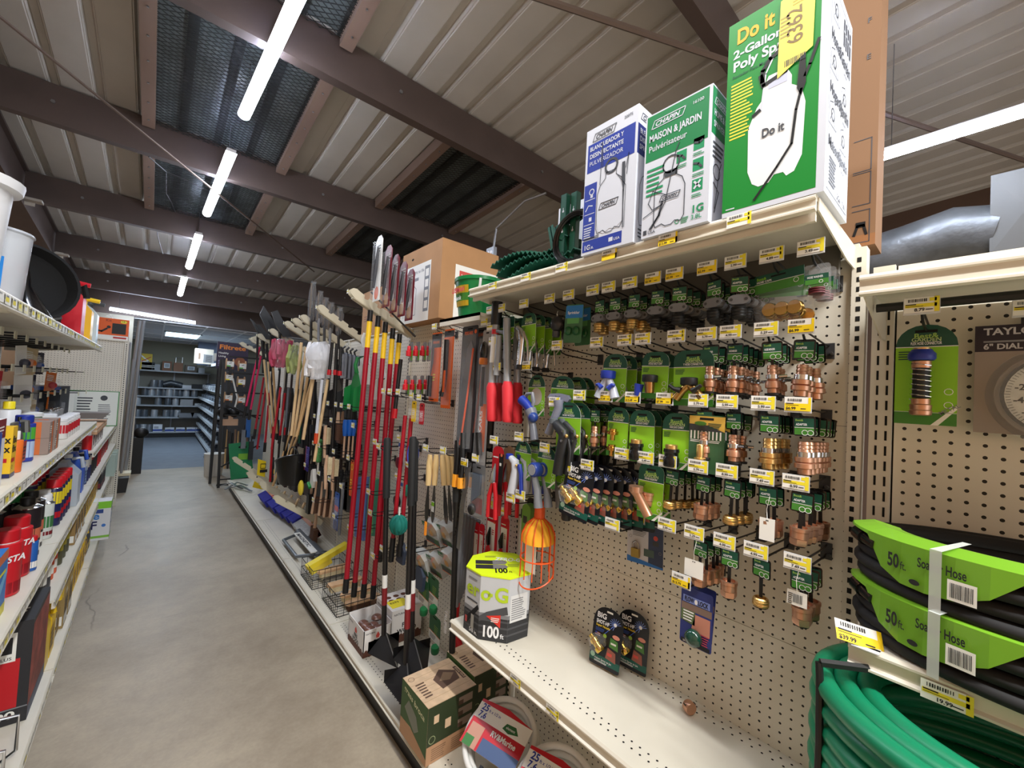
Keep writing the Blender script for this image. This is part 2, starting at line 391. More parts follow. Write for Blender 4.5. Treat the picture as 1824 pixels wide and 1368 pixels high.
# ---------------------------------------------------------------- back room
t = thing('troffer_light', (.42, 11.9, 2.6))
MB().box((-.32, -.62, -.02), (-.29, .62, 0), WHITE).box((.29, -.62, -.02), (.32, .62, 0), WHITE).box((-.32, -.62, -.02), (.32, -.59, 0), WHITE).box((-.32, .59, -.02), (.32, .62, 0), WHITE).build('frame', t, False)
MB().box((-.29, -.59, -.012), (.29, .59, -.006), M((170, 215, 240), .5, emit=5)).build('lens', t, False)
tag(t, 'square recessed ceiling light glowing pale blue in the back room', 'ceiling light')
fill('back_room_fill', (.42, 11.9, 2.56), (0, 0, 0), .55, 1.15, 24, (.75, .88, 1))  # carries the light of the troffer lens above it
fill('back_room_fill', (2.6, 12.5, 2.56), (0, 0, 0), .55, 1.15, 14, (.75, .88, 1))  # extra unseen fill, added with no troffer above it
GALV_ = M((112, 113, 112), .6, .1)
# duct and plenum by the far right wall
DUCT = M((110, 113, 116), .42, .5, var=.15, scale=9, bump=1)
a, b, c, e = at(1480, 470, 'X', 3.6), at(1620, 425, 'X', 3.6), at(1700, 405, 'X', 3.6), at(1775, 400, 'X', 3.6)
m = MB().tube([a-Vector((0, -.6, .12)), a-Vector((0, 0, .07)), b-Vector((0, 0, .08)), c-Vector((0, 0, .05)), e-Vector((0, 0, .06))], .165, DUCT, 20)
tag(m.build('air_duct'), 'round foil-wrapped air duct running behind the right shelf', 'duct')
t = thing('duct_plenum', (3.5, e.y, 1.6+1.0))
P0, P1 = at(1762, 455, 'X', 3.45), at(1900, 300, 'X', 3.45)
mb = MB(Matrix.Translation(-t.location)); mb.box((3.45, P1.y, P0.z), (4.2, P0.y, P0.z+.45), GALV_).build('box', t, False)
mb = MB(Matrix.Translation(-t.location))
mb.add([(3.449, P1.y, P0.z), (3.449, P0.y, P0.z), (3.449, P0.y, P0.z+.45), (3.449, P1.y, P0.z+.45), (3.43, (P0.y+P1.y)/2, P0.z+.22)], [(0, 4, 1), (1, 4, 2), (2, 4, 3), (3, 4, 0)], GALV_).build('cross_break', t, False)
tag(t, 'square grey sheet-metal duct box at the right edge above the shelf', 'duct box')
for x0 in (0, 0):
    pass
t = thing('outlet_box', at(878, 458, 'X', 1.75))
MB().box((-.03, -.04, -.06), (.0, .04, .06), STEEL).build('box', t, False)
f = MB(); fc = Face(f, (-.031, .035, -.05), YN, ZP)
for i in range(2):
    for j in range(2): fc.c(.02+.03*i, .025+.05*j, .012, WHITE)
f.build('socket_plate', t, False)
MB().tube([(0, 0, .06), (0, -.02, .2), (.05, -.25, .34), (.1, -.4, .36)], .008, STEEL, 6).build('conduit', t)
tag(t, 'steel electrical box with white sockets and a bent conduit under the roof', 'socket box')
# unseen housings added for the fill lamps over, behind and beside the camera
m = MB()
for x, y, w, L in ((.45, .57, .04, .6), (.45, -1.2, .04, .6), (.46, -3.0, .04, .6), (3.75, -2.6, .06, 1.2)): m.box((x-w, y-L, 3.47 if L < 1 else 3.41), (x+w, y+L, 3.51 if L < 1 else 3.45), WHITE)
struct(m.build('fill_lamp_housing', smooth=False))
# ================================================================ gondola shelving
XB = 1.355; SECT = [.2155, 1.435, 2.655, 3.874, 5.094, 6.313, 7.42]; GH = 2.062
PEGC = (226, 221, 206)
YT = M((238, 222, 50), .5); YS = M((246, 214, 20), .5); TAGW = M((240, 240, 234), .5); INK = M((30, 30, 34), .6); CLR = M((205, 208, 210), .2)
def tagface(fc, w, h, price='', sale=False, tilt=0, hd=True):
    fc.q(0, 0, w, h, TAGW, 1)
    if sale: fc.q(0, 0, w, h*.55, YS, 2); fc.q(w*.9, 0, w*.1, h, YS, 2)
    else: fc.q(w*.03, h*.34, w*.9, h*.24, YT, 2); fc.q(w*.86, 0, w*.14, h, YT, 2); fc.q(w*.72, h*.7, w*.2, h*.22, YT, 2)
    if not hd: return
    fc.bars(w*.12, h*.7, w*.55, h*.2, INK, 3, 11, len(price)+int(w*1000))
    fc.q(w*.05, h*.5, w*.3, h*.07, INK, 3); fc.q(w*.05, h*.4, w*.5, h*.03, INK, 3)
    if price: fc.t(w*.30 if not sale else w*.05, h*.08, h*.2, ('$' if sale else '')+price, INK, 3, bold=.03); fc.q(w*.62, h*.14, w*.2, h*.06, INK, 3)
def lip_tag(par, loc0, y, x, z, w=.05, h=.028, price='', sale=False, sgn=1, name='price_tag', hd=True):
    mb = MB(Matrix.Translation(-loc0))
    fc = aisle(mb, x, y, z) if sgn > 0 else Face(mb, (x, y-w, z), (0, 1, 0), ZP)
    tagface(fc, w, h, price, sale, hd=hd); mb.build(name, par, False)
def shelf_mesh(mb, xf, xb, ya, yb, z, lip=.03, holes=True, sgn=1, chan=True):
    """xf front, xb back; ya < yb; top of the shelf at z"""
    d = .0
    mb.box((min(xf, xb), ya, z-.012), (max(xf, xb), yb, z), BEIGE)
    # folded front with a price channel
    a = xf-.006*sgn
    prof = [(0, .002), (-.007, .002), (-.012, -.004), (-.012, -.008), (-.007, -.010), (-.007, -lip+.004), (-.014, -lip), (-.014, -lip-.004), (-.003, -lip-.006), (0, -lip-.006)]
    vs = [(xf+p*sgn, y, z+q) for y in (ya, yb) for p, q in prof]; n = len(prof)
    mb.add(vs, [(i, (i+1) % n, n+(i+1) % n, n+i) for i in range(n)]+[tuple(range(n)), tuple(range(n, 2*n))], BEIGE)
    if holes:
        for r, (dx, st) in enumerate(((.045, 0), (.066, .5), (-.022, .5), (-.046, 0))):
            x = (xf+dx*sgn) if dx > 0 else (xb+dx*sgn)
            k = ya+.03
            while k < yb-.02:
                c = (x, k+st*.0254, z+.0004)
                mb.add([(c[0]+.0034*math.cos(PI*i/3), c[1]+.0034*math.sin(PI*i/3), c[2]) for i in range(6)], [tuple(range(6))], HOLE); k += .0254
def bracket(par, loc0, y, xf, xb, z, hb=.062):
    mb = MB(Matrix.Translation(-loc0)); s = 1 if xb > xf else -1
    mb.prism([(0, -.004), (0, -.03), (abs(xb-xf)*.75, -hb), (abs(xb-xf), -hb), (abs(xb-xf), -.004)][::s], (xf, y, z), (s, 0, 0), ZP, .003, BEIGE2)
    mb.build('bracket', par, False)
def upright(par, loc0, y, x, w=.029, d=.04, top=GH, sq=True, sgn=1):
    mb = MB(Matrix.Translation(-loc0)); mb.box((min(x, x+d*sgn), y-w/2, 0), (max(x, x+d*sgn), y+w/2, top), BEIGE)
    z = .2
    while z < top-.03:
        mb.add([(x-.0006*sgn, y+a*.0045, z+b*.0065) for a, b in ((-1, -1), (1, -1), (1, 1), (-1, 1))], [(0, 1, 2, 3)], HOLE); z += .0254 if sq else .0367
    mb.build('upright', par, False)
MIDTAGS = [(.30, '19.99'), (.62, '19.99')]
sections = []
for i in range(6):
    y0, y1 = SECT[i], SECT[i+1]; L0 = Vector((1.355, (y0+y1)/2, 0)); t = thing('gondola_shelving', L0)
    zs = [.12, .60, .994, 1.60, GH] if i == 0 else [.12, .66, 1.247, 1.66, GH]
    pm = pegmat('pegboard_%d' % i, .56014 if i == 0 else y1-.03, .72175, PEGC)
    for a, b in zip(zs, zs[1:]):
        MB(Matrix.Translation(-L0)).box((XB, y0+.016+(.015 if i else 0), a+.0008), (XB+.02, y1-.001-(.016 if i == 0 else 0), b-.0008), pm).build('back_panel', t, False)
    upright(t, L0, y0+(.0155 if i else 0), XB-.012)
    mb = MB(Matrix.Translation(-L0)); xd = .925
    shelf_mesh(mb, xd, XB, y0+.004, y1-.004, .145, holes=i < 4); mb.build('base_deck', t, False)
    MB(Matrix.Translation(-L0)).box((xd+.02, y0+.001, 0), (xd+.035, y1-.001, .112), BLACK).build('kick_plate', t, False)
    MB(Matrix.Translation(-L0)).box((XB-.012, y0+.001, GH), (XB+.11, y1-.001, GH+.01), BEIGE).build('top_cap', t, False)
    if i == 0:
        mb = MB(Matrix.Translation(-L0)); shelf_mesh(mb, .988, XB, y0+.012, y1-.006, .697, .034); s = mb.build('shelf', t, False)
        lip_tag(s, L0, 1.045, .9735, .664, .052, .028, '19.99'); lip_tag(s, L0, .875, .9735, .664, .052, .028, '19.99')
        mb = MB(Matrix.Translation(-L0)); shelf_mesh(mb, .985, XB-.02, y0+.012, 1.43, 2.07, .028, False)
        mb.box((.99, y0+.015, 2.02), (1.0, 1.42, 2.058), BEIGE2); mb.box((1.28, y0+.03, 1.985), (1.30, 1.42, 2.058), M((96, 92, 84), .5)); s = mb.build('shelf', t, False)
        for y, pr, sl in ((.395, '', 0), (.565, '13.99', 1), (.745, '', 1), (.93, '', 0), (1.10, '', 0), (1.29, '', 0)): lip_tag(s, L0, y, .9700, 2.041, .052, .028, pr, bool(sl))
        bracket(t, L0, y0+.009, .99, XB-.012, 2.07); bracket(t, L0, 1.432, .99, XB-.012, 2.07); bracket(t, L0, y0+.009, .995, XB-.012, .692, .05); bracket(t, L0, 1.432, .995, XB-.012, .692, .05)
    tag(t, ['beige pegboard gondola bay with the hose fittings, nearest on the right', 'beige pegboard bay with the pruning saws and loppers, second from the near end', 'third pegboard bay, behind the dustpans and hand brushes', 'fourth pegboard bay, behind the push brooms and wooden handles', 'fifth pegboard bay, behind the rakes in plastic wrap', 'farthest pegboard bay, ending beside the black wire rack'][i], 'gondola shelving')
    sections.append(t)
# the bay to the right with finer slots
L0 = Vector((XB, -.42, 0)); t = thing('gondola_shelving', L0)
pm = pegmat('pegboard_right', .12415, 1.60512, PEGC, rad=.15)
for a, b in ((.12, .72), (.72, 1.36), (1.36, GH-.06)): MB(Matrix.Translation(-L0)).box((XB, -1.07, a+.0008), (XB+.02, .1425, b-.0008), pm).build('back_panel', t, False)
mb = MB(Matrix.Translation(-L0)); mb.box((XB-.014, .146, 0), (XB+.03, .187, GH-.06), BEIGE)
for yy in (.1735, .1558):
    z = .3
    while z < GH-.1: mb.add([(XB-.0146, yy+a*.0022, z+b*.0115) for a, b in ((-1, -1), (1, -1), (1, 1), (-1, 1))], [(0, 1, 2, 3)], HOLE); z += .0367
mb.build('upright', t, False)
MB(Matrix.Translation(-L0)).box((XB+.002, .1427, 0), (XB+.02, .1458, GH-.06), HOLE).build('back_rail', t, False)
mb = MB(Matrix.Translation(-L0)); shelf_mesh(mb, 1.05, XB-.01, -1.05, .166, 1.906, .034, False); mb.build('shelf', t, False)
bracket(t, L0, .160, 1.06, XB-.012, 1.9, .085)
MB(Matrix.Translation(-L0)).tube([(1.16, .155, 1.862), (1.16, -1.0, 1.862)], .009, BLACK, 8).build('rail', t)
mb = MB(Matrix.Translation(-L0)); shelf_mesh(mb, 1.05, XB-.01, -1.05, .166, 1.192, .034); s = mb.build('shelf', t, False)
lip_tag(s, L0, .066, 1.0355, 1.150, .062, .032, '19.99'); bracket(t, L0, .160, 1.06, XB-.012, 1.188, .06)
mb = MB(Matrix.Translation(-L0)); shelf_mesh(mb, .95, XB-.01, -1.05, .166, .70, .034); mb.build('shelf', t, False)
mb = MB(Matrix.Translation(-L0)); shelf_mesh(mb, .925, XB-.01, -1.05, .165, .145); mb.build('base_deck', t, False)
MB(Matrix.Translation(-L0)).box((.945, -1.07, 0), (.96, .1865, .112), BLACK).build('kick_plate', t, False)
tag(t, 'right-hand beige pegboard bay holding the coiled hoses and the dial thermometer', 'gondola shelving')
# ---------------------------------------------------------------- peg hooks with price tags
HK = {}
def hook_proto(price, sale, blank=False, L=.25):
    k = (price, sale, blank, round(L, 2))
    if k in HK: return HK[k]
    t = thing('peg_hook')                       # origin: where the lower wire leaves the board
    mb = MB(); mb.box((-.006, -.012, -.012), (0, .012, .03), DKGREY); mb.tube([(-.006, -.008, .0), (-.03, -.008, .004)], .004, DKGREY, 6); mb.build('back_plate', t, False)
    MB().tube([(-.006, 0, 0), (-.03, 0, -.004), (-.06, 0, 0), (-L+.04, 0, .006), (-L+.015, 0, .012), (-L, 0, .026)], .0026, WIRE, 6).build('arm', t)
    MB().tube([(-.006, 0, .024), (-.06, 0, .022), (-L-.01, 0, .032)], .0024, WIRE, 6).build('tag_arm', t)
    mb = MB(); w, h = .050, .030; z = .022
    mb.box((-L-.014, -w/2-.001, z-.004), (-L-.011, w/2+.001, z+h+.001), CLR)
    tagface(aisle(mb, -L-.0145, w/2, z), w, h, price, sale, hd=not blank); mb.build('price_tag', t, False)
    HK[k] = Proto(t, 'hook'); return HK[k]
def hook(y, z, price='', sale=False, label='', L=.25, X=XB, blank=False, group=None):
    return hook_proto(price, sale, blank, L).place((X, y, z-.037), label, group)
ROWZ = [2.003, 1.825, 1.648, 1.474, 1.300]
ordn = ['first', 'second', 'third', 'fourth', 'fifth', 'sixth', 'seventh', 'eighth', 'ninth', 'tenth', 'eleventh', 'twelfth', 'thirteenth', 'fourteenth']
rown = ['top row under the shelf', 'second row down', 'third row down', 'fourth row down', 'fifth row down']
HY = [[.261, .339, .42, .491, .582, .649, .727, .806, .87, .977, 1.07, 1.212, 1.353, 1.43],
      [.274, .345, .425, .485, .569, .673, .736, .843, 1.02],
      [.275, .345, .427, .50, .595, .698, .797, .905],
      [.274, .342, .421, .493, .578, .646, .726],
      [.266, .349, .42, .496, .572]]
HP = [['3.49', '4.89', '2.99', '2.99', '2.99', '2.99', '3.49', '4.99', '2.99', '2.99', '3.29', '', '', ''],
      ['6.99', '5.29', '4.99', '5.79', '12.99', '5.99', '8.49', '7.99', '6.49'],
      ['6.99', '5.99', '5.99', '5.79', '7.99', '15.49', '10.49', '9.99'],
      ['8.99', '7.49', '8.99', '5.79', '3.99', '6.49', '4.99'],
      ['7.49', '4.99', '4.99', '5.29', '3.99']]
SALE = {(0, 3), (0, 4), (0, 5), (1, 0), (2, 0), (2, 4), (2, 5), (2, 6)}
for r, ys in enumerate(HY):
    for i, y in enumerate(ys):
        hook(y, ROWZ[r], HP[r][i], (r, i) in SALE, 'price-tagged wire hook, %s from the right in the %s' % (ordn[i], rown[r]))
# ================================================================ cartons and things on the upper shelf
KW = M((204, 210, 222), .5); KB = M((34, 56, 150), .45); KG = M((14, 122, 68), .45); KGD = M((40, 170, 70), .42); OUT = M((62, 66, 74), .5); TEAL = M((20, 140, 90), .5)
def carton(name, x0, x1, y0, y1, z0, z1, mat, parent=None):
    c = Vector(((x0+x1)/2, (y0+y1)/2, z0)); mb = MB(Matrix.Translation(-c)); mb.box((x0, y0, z0), (x1, y1, z1), mat); return mb, c
def bottle_outline(fc, x, y, w, h, lw, m, l=3):
    p = [(.06, .02), (0, .1), (-.0, .62), (.1, .74), (.3, .82), (.3, .9), (.7, .9), (.7, .82), (.9, .74), (1, .6), (1, .1), (.9, .02), (.72, .05), (.6, .0), (.4, .0), (.28, .05), (.06, .02)]
    fc.line([(x+a*w, y+b*h) for a, b in p], lw, m, l)
def brand(fc, x, y, w, h, m, l=3):
    fc.line([(x, y), (x+h*.4, y+h), (x+w+h*.4, y+h), (x+w, y), (x, y)], .0022, m, l); fc.t(x+h*.45, y+h*.2, h*.6, 'CHAPIN', m, l, bold=.03, fit=w*.82, shear=.3)
# blue and white bleach sprayer carton
mb, c = carton('b', .962, 1.09, .637, .818, 2.07, 2.458, KW); f = aisle(mb, .962, .818, 2.07)
brand(f, .025, .345, .075, .022, OUT); f.t(.135, .365, .008, '20075', OUT); f.q(.008, .252, .165, .088, KB)
for i, (s, b) in enumerate((('BLANQUEADOR Y', .02), ('DESINFECTANTE', .02), ('PULVERIZADOR', 0))): f.t(.016, .318-.023*i, .013, s, KW, 3, bold=b, fit=.12)
f.q(.002, .046, .046, .17, KB); f.q(.006, .166, .038, .002, KW, 2); f.q(.006, .122, .038, .002, KW, 2); f.q(.006, .09, .038, .002, KW, 2)
f.ring(.030, .19, .010, .003, KW); f.q(.026, .172, .009, .01, KW, 2); f.line([(.01, .135), (.02, .15), (.035, .146)], .003, KW); f.q(.024, .1, .01, .012, KW, 2)
f.greek(.007, .05, .03, .036, 5, KW, 2); bottle_outline(f, .052, .05, .092, .20, .002, OUT)
f.p([(.06, .06), (.05, .12), (.052, .17), (.075, .2), (.08, .22), (.12, .22), (.126, .2), (.142, .16), (.142, .07), (.12, .055), (.1, .06), (.08, .05)], KW, 2)
f.ring(.098, .245, .024, .007, OUT, 3); f.line([(.068, .25), (.062, .33), (.06, .2)], .002, OUT, 4); f.p([(.135, .24), (.145, .24), (.148, .18), (.143, .15), (.136, .19)], OUT, 4); f.line([(.142, .16), (.146, .05)], .003, OUT, 4); f.line([(.148, .22), (.156, .26), (.152, .2)], .002, OUT, 4)
f.line([(.12, .21), (.15, .17), (.15, .05)], .0015, OUT, 4); brand(f, .06, .125, .06, .018, OUT, 4); f.q(.004, .008, .14, .034, KB); f.t(.01, .014, .014, '1G', KW, bold=.03); f.t(.03, .014, .007, '3.8L', KW); f.q(.1, .02, .014, .012, KW, 2); f.t(.117, .02, .008, 'USA', KW); f.greek(.008, .043, .06, .01, 2, OUT, 3)
n = near(mb, .637, .962, 2.07); brand(n, .012, .35, .08, .02, OUT); n.q(0, .25, .128, .085, M((24, 40, 110), .45)); n.t(.01, .31, .014, 'BLEACH AND', KW, fit=.1, bold=.02); n.t(.01, .288, .014, 'DISINFECTANT', KW, fit=.11, bold=.02); n.t(.01, .266, .014, 'SPRAYER', KW, fit=.07)
bottle_outline(n, .02, .05, .09, .19, .002, OUT); n.ring(.06, .235, .02, .005, OUT); brand(n, .04, .13, .05, .015, OUT); n.greek(.02, .02, .04, .03, 3, OUT)
t = mb.build('sprayer_carton', None, False, c); tag(t, 'white and blue sprayer carton, leftmost of the three on the upper shelf', 'carton')
# green and white home and garden sprayer carton
mb, c = carton('b', .962, 1.10, .435, .612, 2.07, 2.404, KW); f = aisle(mb, .962, .612, 2.07)
f.q(.004, .205, .165, .125, KG); brand(f, .018, .292, .085, .02, KW, 3); f.t(.128, .305, .008, '16100', KW); f.t(.012, .258, .018, 'MAISON & JARDIN', KW, 3, bold=.025, fit=.14); f.t(.012, .23, .016, 'Pulvérisateur', KW, fit=.105)
f.greek(.01, .11, .05, .08, 6, TEAL, 3, 2)
for i, (x, y) in enumerate(((.092, .17), (.135, .185), (.135, .133), (.135, .082))):
    f.q(x, y, .026, .03, TEAL); f.greek(x, y-.014, .028, .01, 2, TEAL, 3, i)
    if i == 3: f.line([(x+.006, y+.008), (x+.02, y+.024)], .005, KW, 3); f.line([(x+.006, y+.024), (x+.02, y+.008)], .005, KW, 3)
    else: f.line([(x+.003, y+.02), (x+.014, y+.016), (x+.022, y+.006+.014*(i == 1))], .005, OUT, 3)
bottle_outline(f, .035, .018, .082, .155, .0022, OUT); f.ring(.078, .176, .024, .004, OUT, 3, 16); f.q(.062, .145, .034, .016, OUT, 3)
f.line([(.098, .225), (.09, .205), (.066, .08), (.03, .02)], .0025, OUT, 4); f.line([(.066, .1), (.03, .12), (.018, .09), (.03, .07), (.06, .078), (.004, .055)], .0022, OUT, 4); f.line([(.058, .085), (.05, .05), (.026, .02)], .006, OUT, 4)
brand(f, .05, .085, .05, .014, OUT, 4); f.t(.135, .03, .018, '1G', TEAL, bold=.03); f.t(.135, .014, .011, '3.8L', TEAL); f.ring(.1, .02, .006, .002, TEAL); f.greek(.11, .012, .02, .016, 4, TEAL); f.q(.006, .008, .01, .012, OUT, 2); f.t(.02, .008, .008, 'USA', OUT)
n = near(mb, .435, .962, 2.07); n.q(0, .215, .138, .115, KG); brand(n, .01, .29, .07, .018, KW, 3); n.t(.01, .262, .016, 'HOME & GARDEN', KW, bold=.02, fit=.12); n.t(.01, .235, .015, 'SPRAYER', KW, fit=.06); n.greek(.01, .16, .06, .045, 4, OUT, 3)
n.line([(.03, .04), (.05, .14), (.06, .16)], .003, OUT); n.ring(.035, .13, .02, .003, OUT); n.line([(.02, .1), (.05, .085), (.03, .03)], .004, OUT)
t = mb.build('sprayer_carton', None, False, c); tag(t, 'white and green sprayer carton, middle of the three', 'carton')
# big green sprayer carton with the yellow sticker
mb, c = carton('b', .974, 1.176, .214, .408, 2.07, 2.53, KW); f = aisle(mb, .974, .408, 2.07)
GR = M((16, 132, 46), .4); f.q(0, .012, .180, .448, GR); YG = M((236, 214, 60), .5)
def doit(fc, x, y, h, m, l=3): fc.t(x, y, h, 'Do it', m, l, bold=.05, fit=h*2.3, rot=.0)
doit(f, .018, .405, .034, M((244, 170, 20), .5)); f.t(.012, .372, .019, '2-Gallon', KW, bold=.03, fit=.10); f.t(.012, .342, .022, 'Poly Sprayer', KW, bold=.03, fit=.155); f.t(.012, .325, .007, 'Rociador Para Multiples Usos', DGREEN, fit=.11)
f.greek(.010, .18, .048, .135, 17, YG, 2, 5)
f.p([(.062, .06), (.052, .09), (.05, .19), (.066, .23), (.078, .245), (.078, .27), (.088, .292), (.122, .292), (.132, .27), (.132, .25), (.15, .235), (.158, .2), (.155, .09), (.142, .06), (.128, .055), (.122, .065), (.105, .066), (.095, .052), (.075, .05)], M((226, 232, 236), .5), 2)
f.q(.088, .262, .036, .022, M((190, 196, 220), .5), 3); f.line([(.072, .30), (.078, .275), (.12, .285), (.135, .32), (.125, .345), (.09, .33), (.076, .31), (.076, .285)], .009, BLACK, 4)
f.line([(.075, .22), (.082, .30), (.11, .36), (.135, .37), (.15, .34), (.152, .30)], .0035, KW, 3); f.p([(.146, .30), (.156, .302), (.158, .24), (.150, .215), (.142, .235)], BLACK, 5)
f.line([(.156, .255), (.164, .275), (.178, .32)], .006, BLACK, 5); f.line([(.15, .23), (.142, .19), (.136, .12), (.11, .08), (.068, .022)], .005, BLACK, 5); f.line([(.06, .215), (.072, .222)], .008, BLACK, 5)
doit(f, .078, .157, .019, OUT, 5); f.greek(.008, .016, .02, .006, 1, KW)
ST = M((238, 224, 96), .55); f.p([(.105, .275), (.168, .31), (.17, .46), (.107, .445)], ST, 7); f.t(.150, .335, .028, '6362', M((128, 108, 70), .6), 8, rot=PI/2+.05, bold=.01); f.greek(.108, .36, .022, .05, 6, M((170, 160, 90), .6), 8, 3); f.bars(.118, .292, .04, .014, OUT, 8); f.greek(.13, .42, .035, .02, 3, M((190, 176, 90), .6), 8)
n = near(mb, .214, .974, 2.07); G2 = M((70, 74, 84), .5)
for s, y, h in (('Home&Garden', .325, .026), ('Hogar&Jardín', .215, .024), ('Maison&Jardin', .105, .022)): n.t(.02, y, h, s, G2, 3, bold=.03, fit=.165); n.t(.13, y-.015, .007, 'Sprayer', G2)
for x, y, sx in ((.02, .262, .06), (.115, .23, .06), (.02, .15, .06), (.115, .135, .055), (.03, .375, .05)):
    n.line([(x, y), (x+.005, y+.045), (x+sx*.5, y+.055), (x+sx, y+.04), (x+sx, y+.005), (x, y)], .0015, G2)
    n.ring(x+sx*.5, y+.028, .014, .003, G2); n.line([(x+.01, y+.01), (x+sx*.4, y+.03), (x+sx*.8, y+.008)], .002, G2)
for i in range(4): n.q(.12+.018*i, .37, .011, .06, G2, 2); n.q(.12+.018*i, .40, .011, .004, KW, 3)
n.line([(.014, .014), (.19, .014), (.19, .44), (.014, .44), (.014, .014)], .0015, G2); n.greek(.03, .03, .06, .06, 8, G2, 3); n.t(.1, .02, .012, '2Gal / 7.6L', G2, fit=.08)
mb.box((.973, .2138, 2.07), (1.1761, .214, 2.082), CLEAR)
t = mb.build('sprayer_carton', None, False, c); tag(t, 'tall green and white sprayer carton with the yellow 6362 sticker, right end of shelf', 'carton')
# brown cartons behind
mb, c = carton('b', 1.372, 1.47, .19, .40, 2.073, 2.95, M((128, 94, 64), .7)); n = aisle(mb, 1.372, .638, 2.073)
for y in (.01, .11, .2): n.line([(.40, y), (.436, y), (.436, y+.085), (.40, y+.085)], .002, OUT)
n.line([(.405, .03), (.412, .055), (.424, .055), (.43, .03)], .006, BLACK, 3); n.q(.408, .05, .02, .014, BLACK, 3); n.t(.42, .5, .014, 'E', OUT); n.t(.42, .6, .014, 'F', OUT); n.q(.24, .0, .208, .03, M((150, 104, 66), .2, coat=.5), 1)
tag(mb.build('brown_carton', None, False, c), 'tall plain brown carton standing behind the green sprayer carton', 'carton')
mb, c = carton('b', 1.45, 1.78, .66, .86, 2.0, 2.56, M((150, 108, 74), .7)); f = aisle(mb, 1.45, .86, 2.0); f.q(0, .5, .2, .05, M((128, 88, 58), .25), 1)
tag(mb.build('brown_carton', None, False, c), 'brown taped carton peeking over the middle sprayer carton', 'carton')
# white box with air filter text, half hidden
mb, c = carton('b', 1.18, 1.24, .93, 1.13, 2.07, 2.39, KW); f = aisle(mb, 1.18, 1.13, 2.07); f.t(.012, .27, .018, 'Breakthrough', KB, fit=.12); f.t(.012, .245, .018, 'for Higher', KB, fit=.09); f.greek(.012, .08, .06, .14, 12, OUT)
f.q(.15, 0, .05, .32, M((206, 210, 216), .4), 1)
tag(mb.build('filter_box', None, False, c), 'white box with small blue lettering, standing behind the green fence posts', 'box')
# two green steel posts
for k, (px, lab) in enumerate((((1002), 'left one of two upright dark green steel posts with keyhole slots'), ((1020), 'right one of two upright dark green steel posts with keyhole slots'))):
    p = at(px, 400, 'X', 1.02+.012*k); L = Vector((p.x, p.y, 2.072))
    m = MB(); m.prism([(-.013, 0), (.013, 0), (.013, .26-.0*k), (-.013, .26)], (0, 0, 0), YN, ZP, .002, DGREEN); m.box((0, -.0135, 0), (.02, -.0115, .26), DGREEN).box((0, .0115, 0), (.02, .0135, .26), DGREEN)
    fc = aisle(m, 0, .013, 0)
    for z in (.13, .2): fc.c(.013, z, .0042, KW, 1); fc.q(.0118, z, .0024, .012, KW, 1)
    tag(m.build('fence_post', None, False, L), lab, 'post')
# green corrugated edging in bundles, black tubing coil
EDG = M((22, 84, 66), .45); 
for k, lab in enumerate(('lowest of the three green corrugated edging sheets on the shelf', 'middle of the three green corrugated edging sheets on the shelf', 'uppermost of the three green corrugated edging sheets, curled on the shelf')):
    mb = MB(); L = Vector((1.02, 1.08, 2.072+.028*k)); ny = 34; nx = 2; rows = []
    for i in range(ny+1):
        u = i/ny; y = (u-.5)*.42+.04*k-.02; z = .012*(i % 2)+.05*math.sin(PI*min(1, max(0, u-.1*k)))+(.03*k*max(0, .3-u)*3)
        rows.append(((0, -y*-1, z), (.26-.02*k, -y*-1, z+.02)))
    vs = [p for r in rows for p in r]; vs2 = [(a, b, c-.003) for a, b, c in vs]; n = len(vs)
    mb.add(vs+vs2, [(2*i, 2*i+1, 2*i+3, 2*i+2) for i in range(ny)]+[(n+2*i, n+2*i+2, n+2*i+3, n+2*i+1) for i in range(ny)]+[(2*i, 2*i+2, n+2*i+2, n+2*i) for i in range(ny)], EDG)
    tag(mb.build('edging_sheet', None, False, L), lab, 'garden edging', None)
mb = MB()
for k in range(7):
    r = .085-.004*(k % 3); mb.tube([(.01*math.cos(k)+.02+(.0), r*math.cos(a*PI/12), .095+r*math.sin(a*PI/12)+.002*k) for a in range(24)], .007, BLACKG, 6, closed=True); mb.v[-144:] = [(x+.010*k, y, z) for x, y, z in mb.v[-144:]]
tag(mb.build('tubing_coil', None, True, Vector((.985, .90, 2.069))), 'coil of thin black tubing leaning beside the blue sprayer carton', 'tubing coil')
# a few green slats leaning
for k in range(4):
    p = Vector((1.07+.016*k, 1.01-.012*k, 2.075)); mb = MB(Matrix.Rotation(-.28, 4, 'X')); mb.prism([(-.016, 0), (.016, 0), (.013, .2), (-.013, .2)], (0, 0, 0), YN, ZP, .003, EDG); mb.box((0, -.002, 0), (.008, .002, .2), EDG)
    tag(mb.build('garden_stake', None, False, p), 'green plastic stake leaning in a row beside the green posts', 'stake', 'green plastic stakes leaning by the posts')
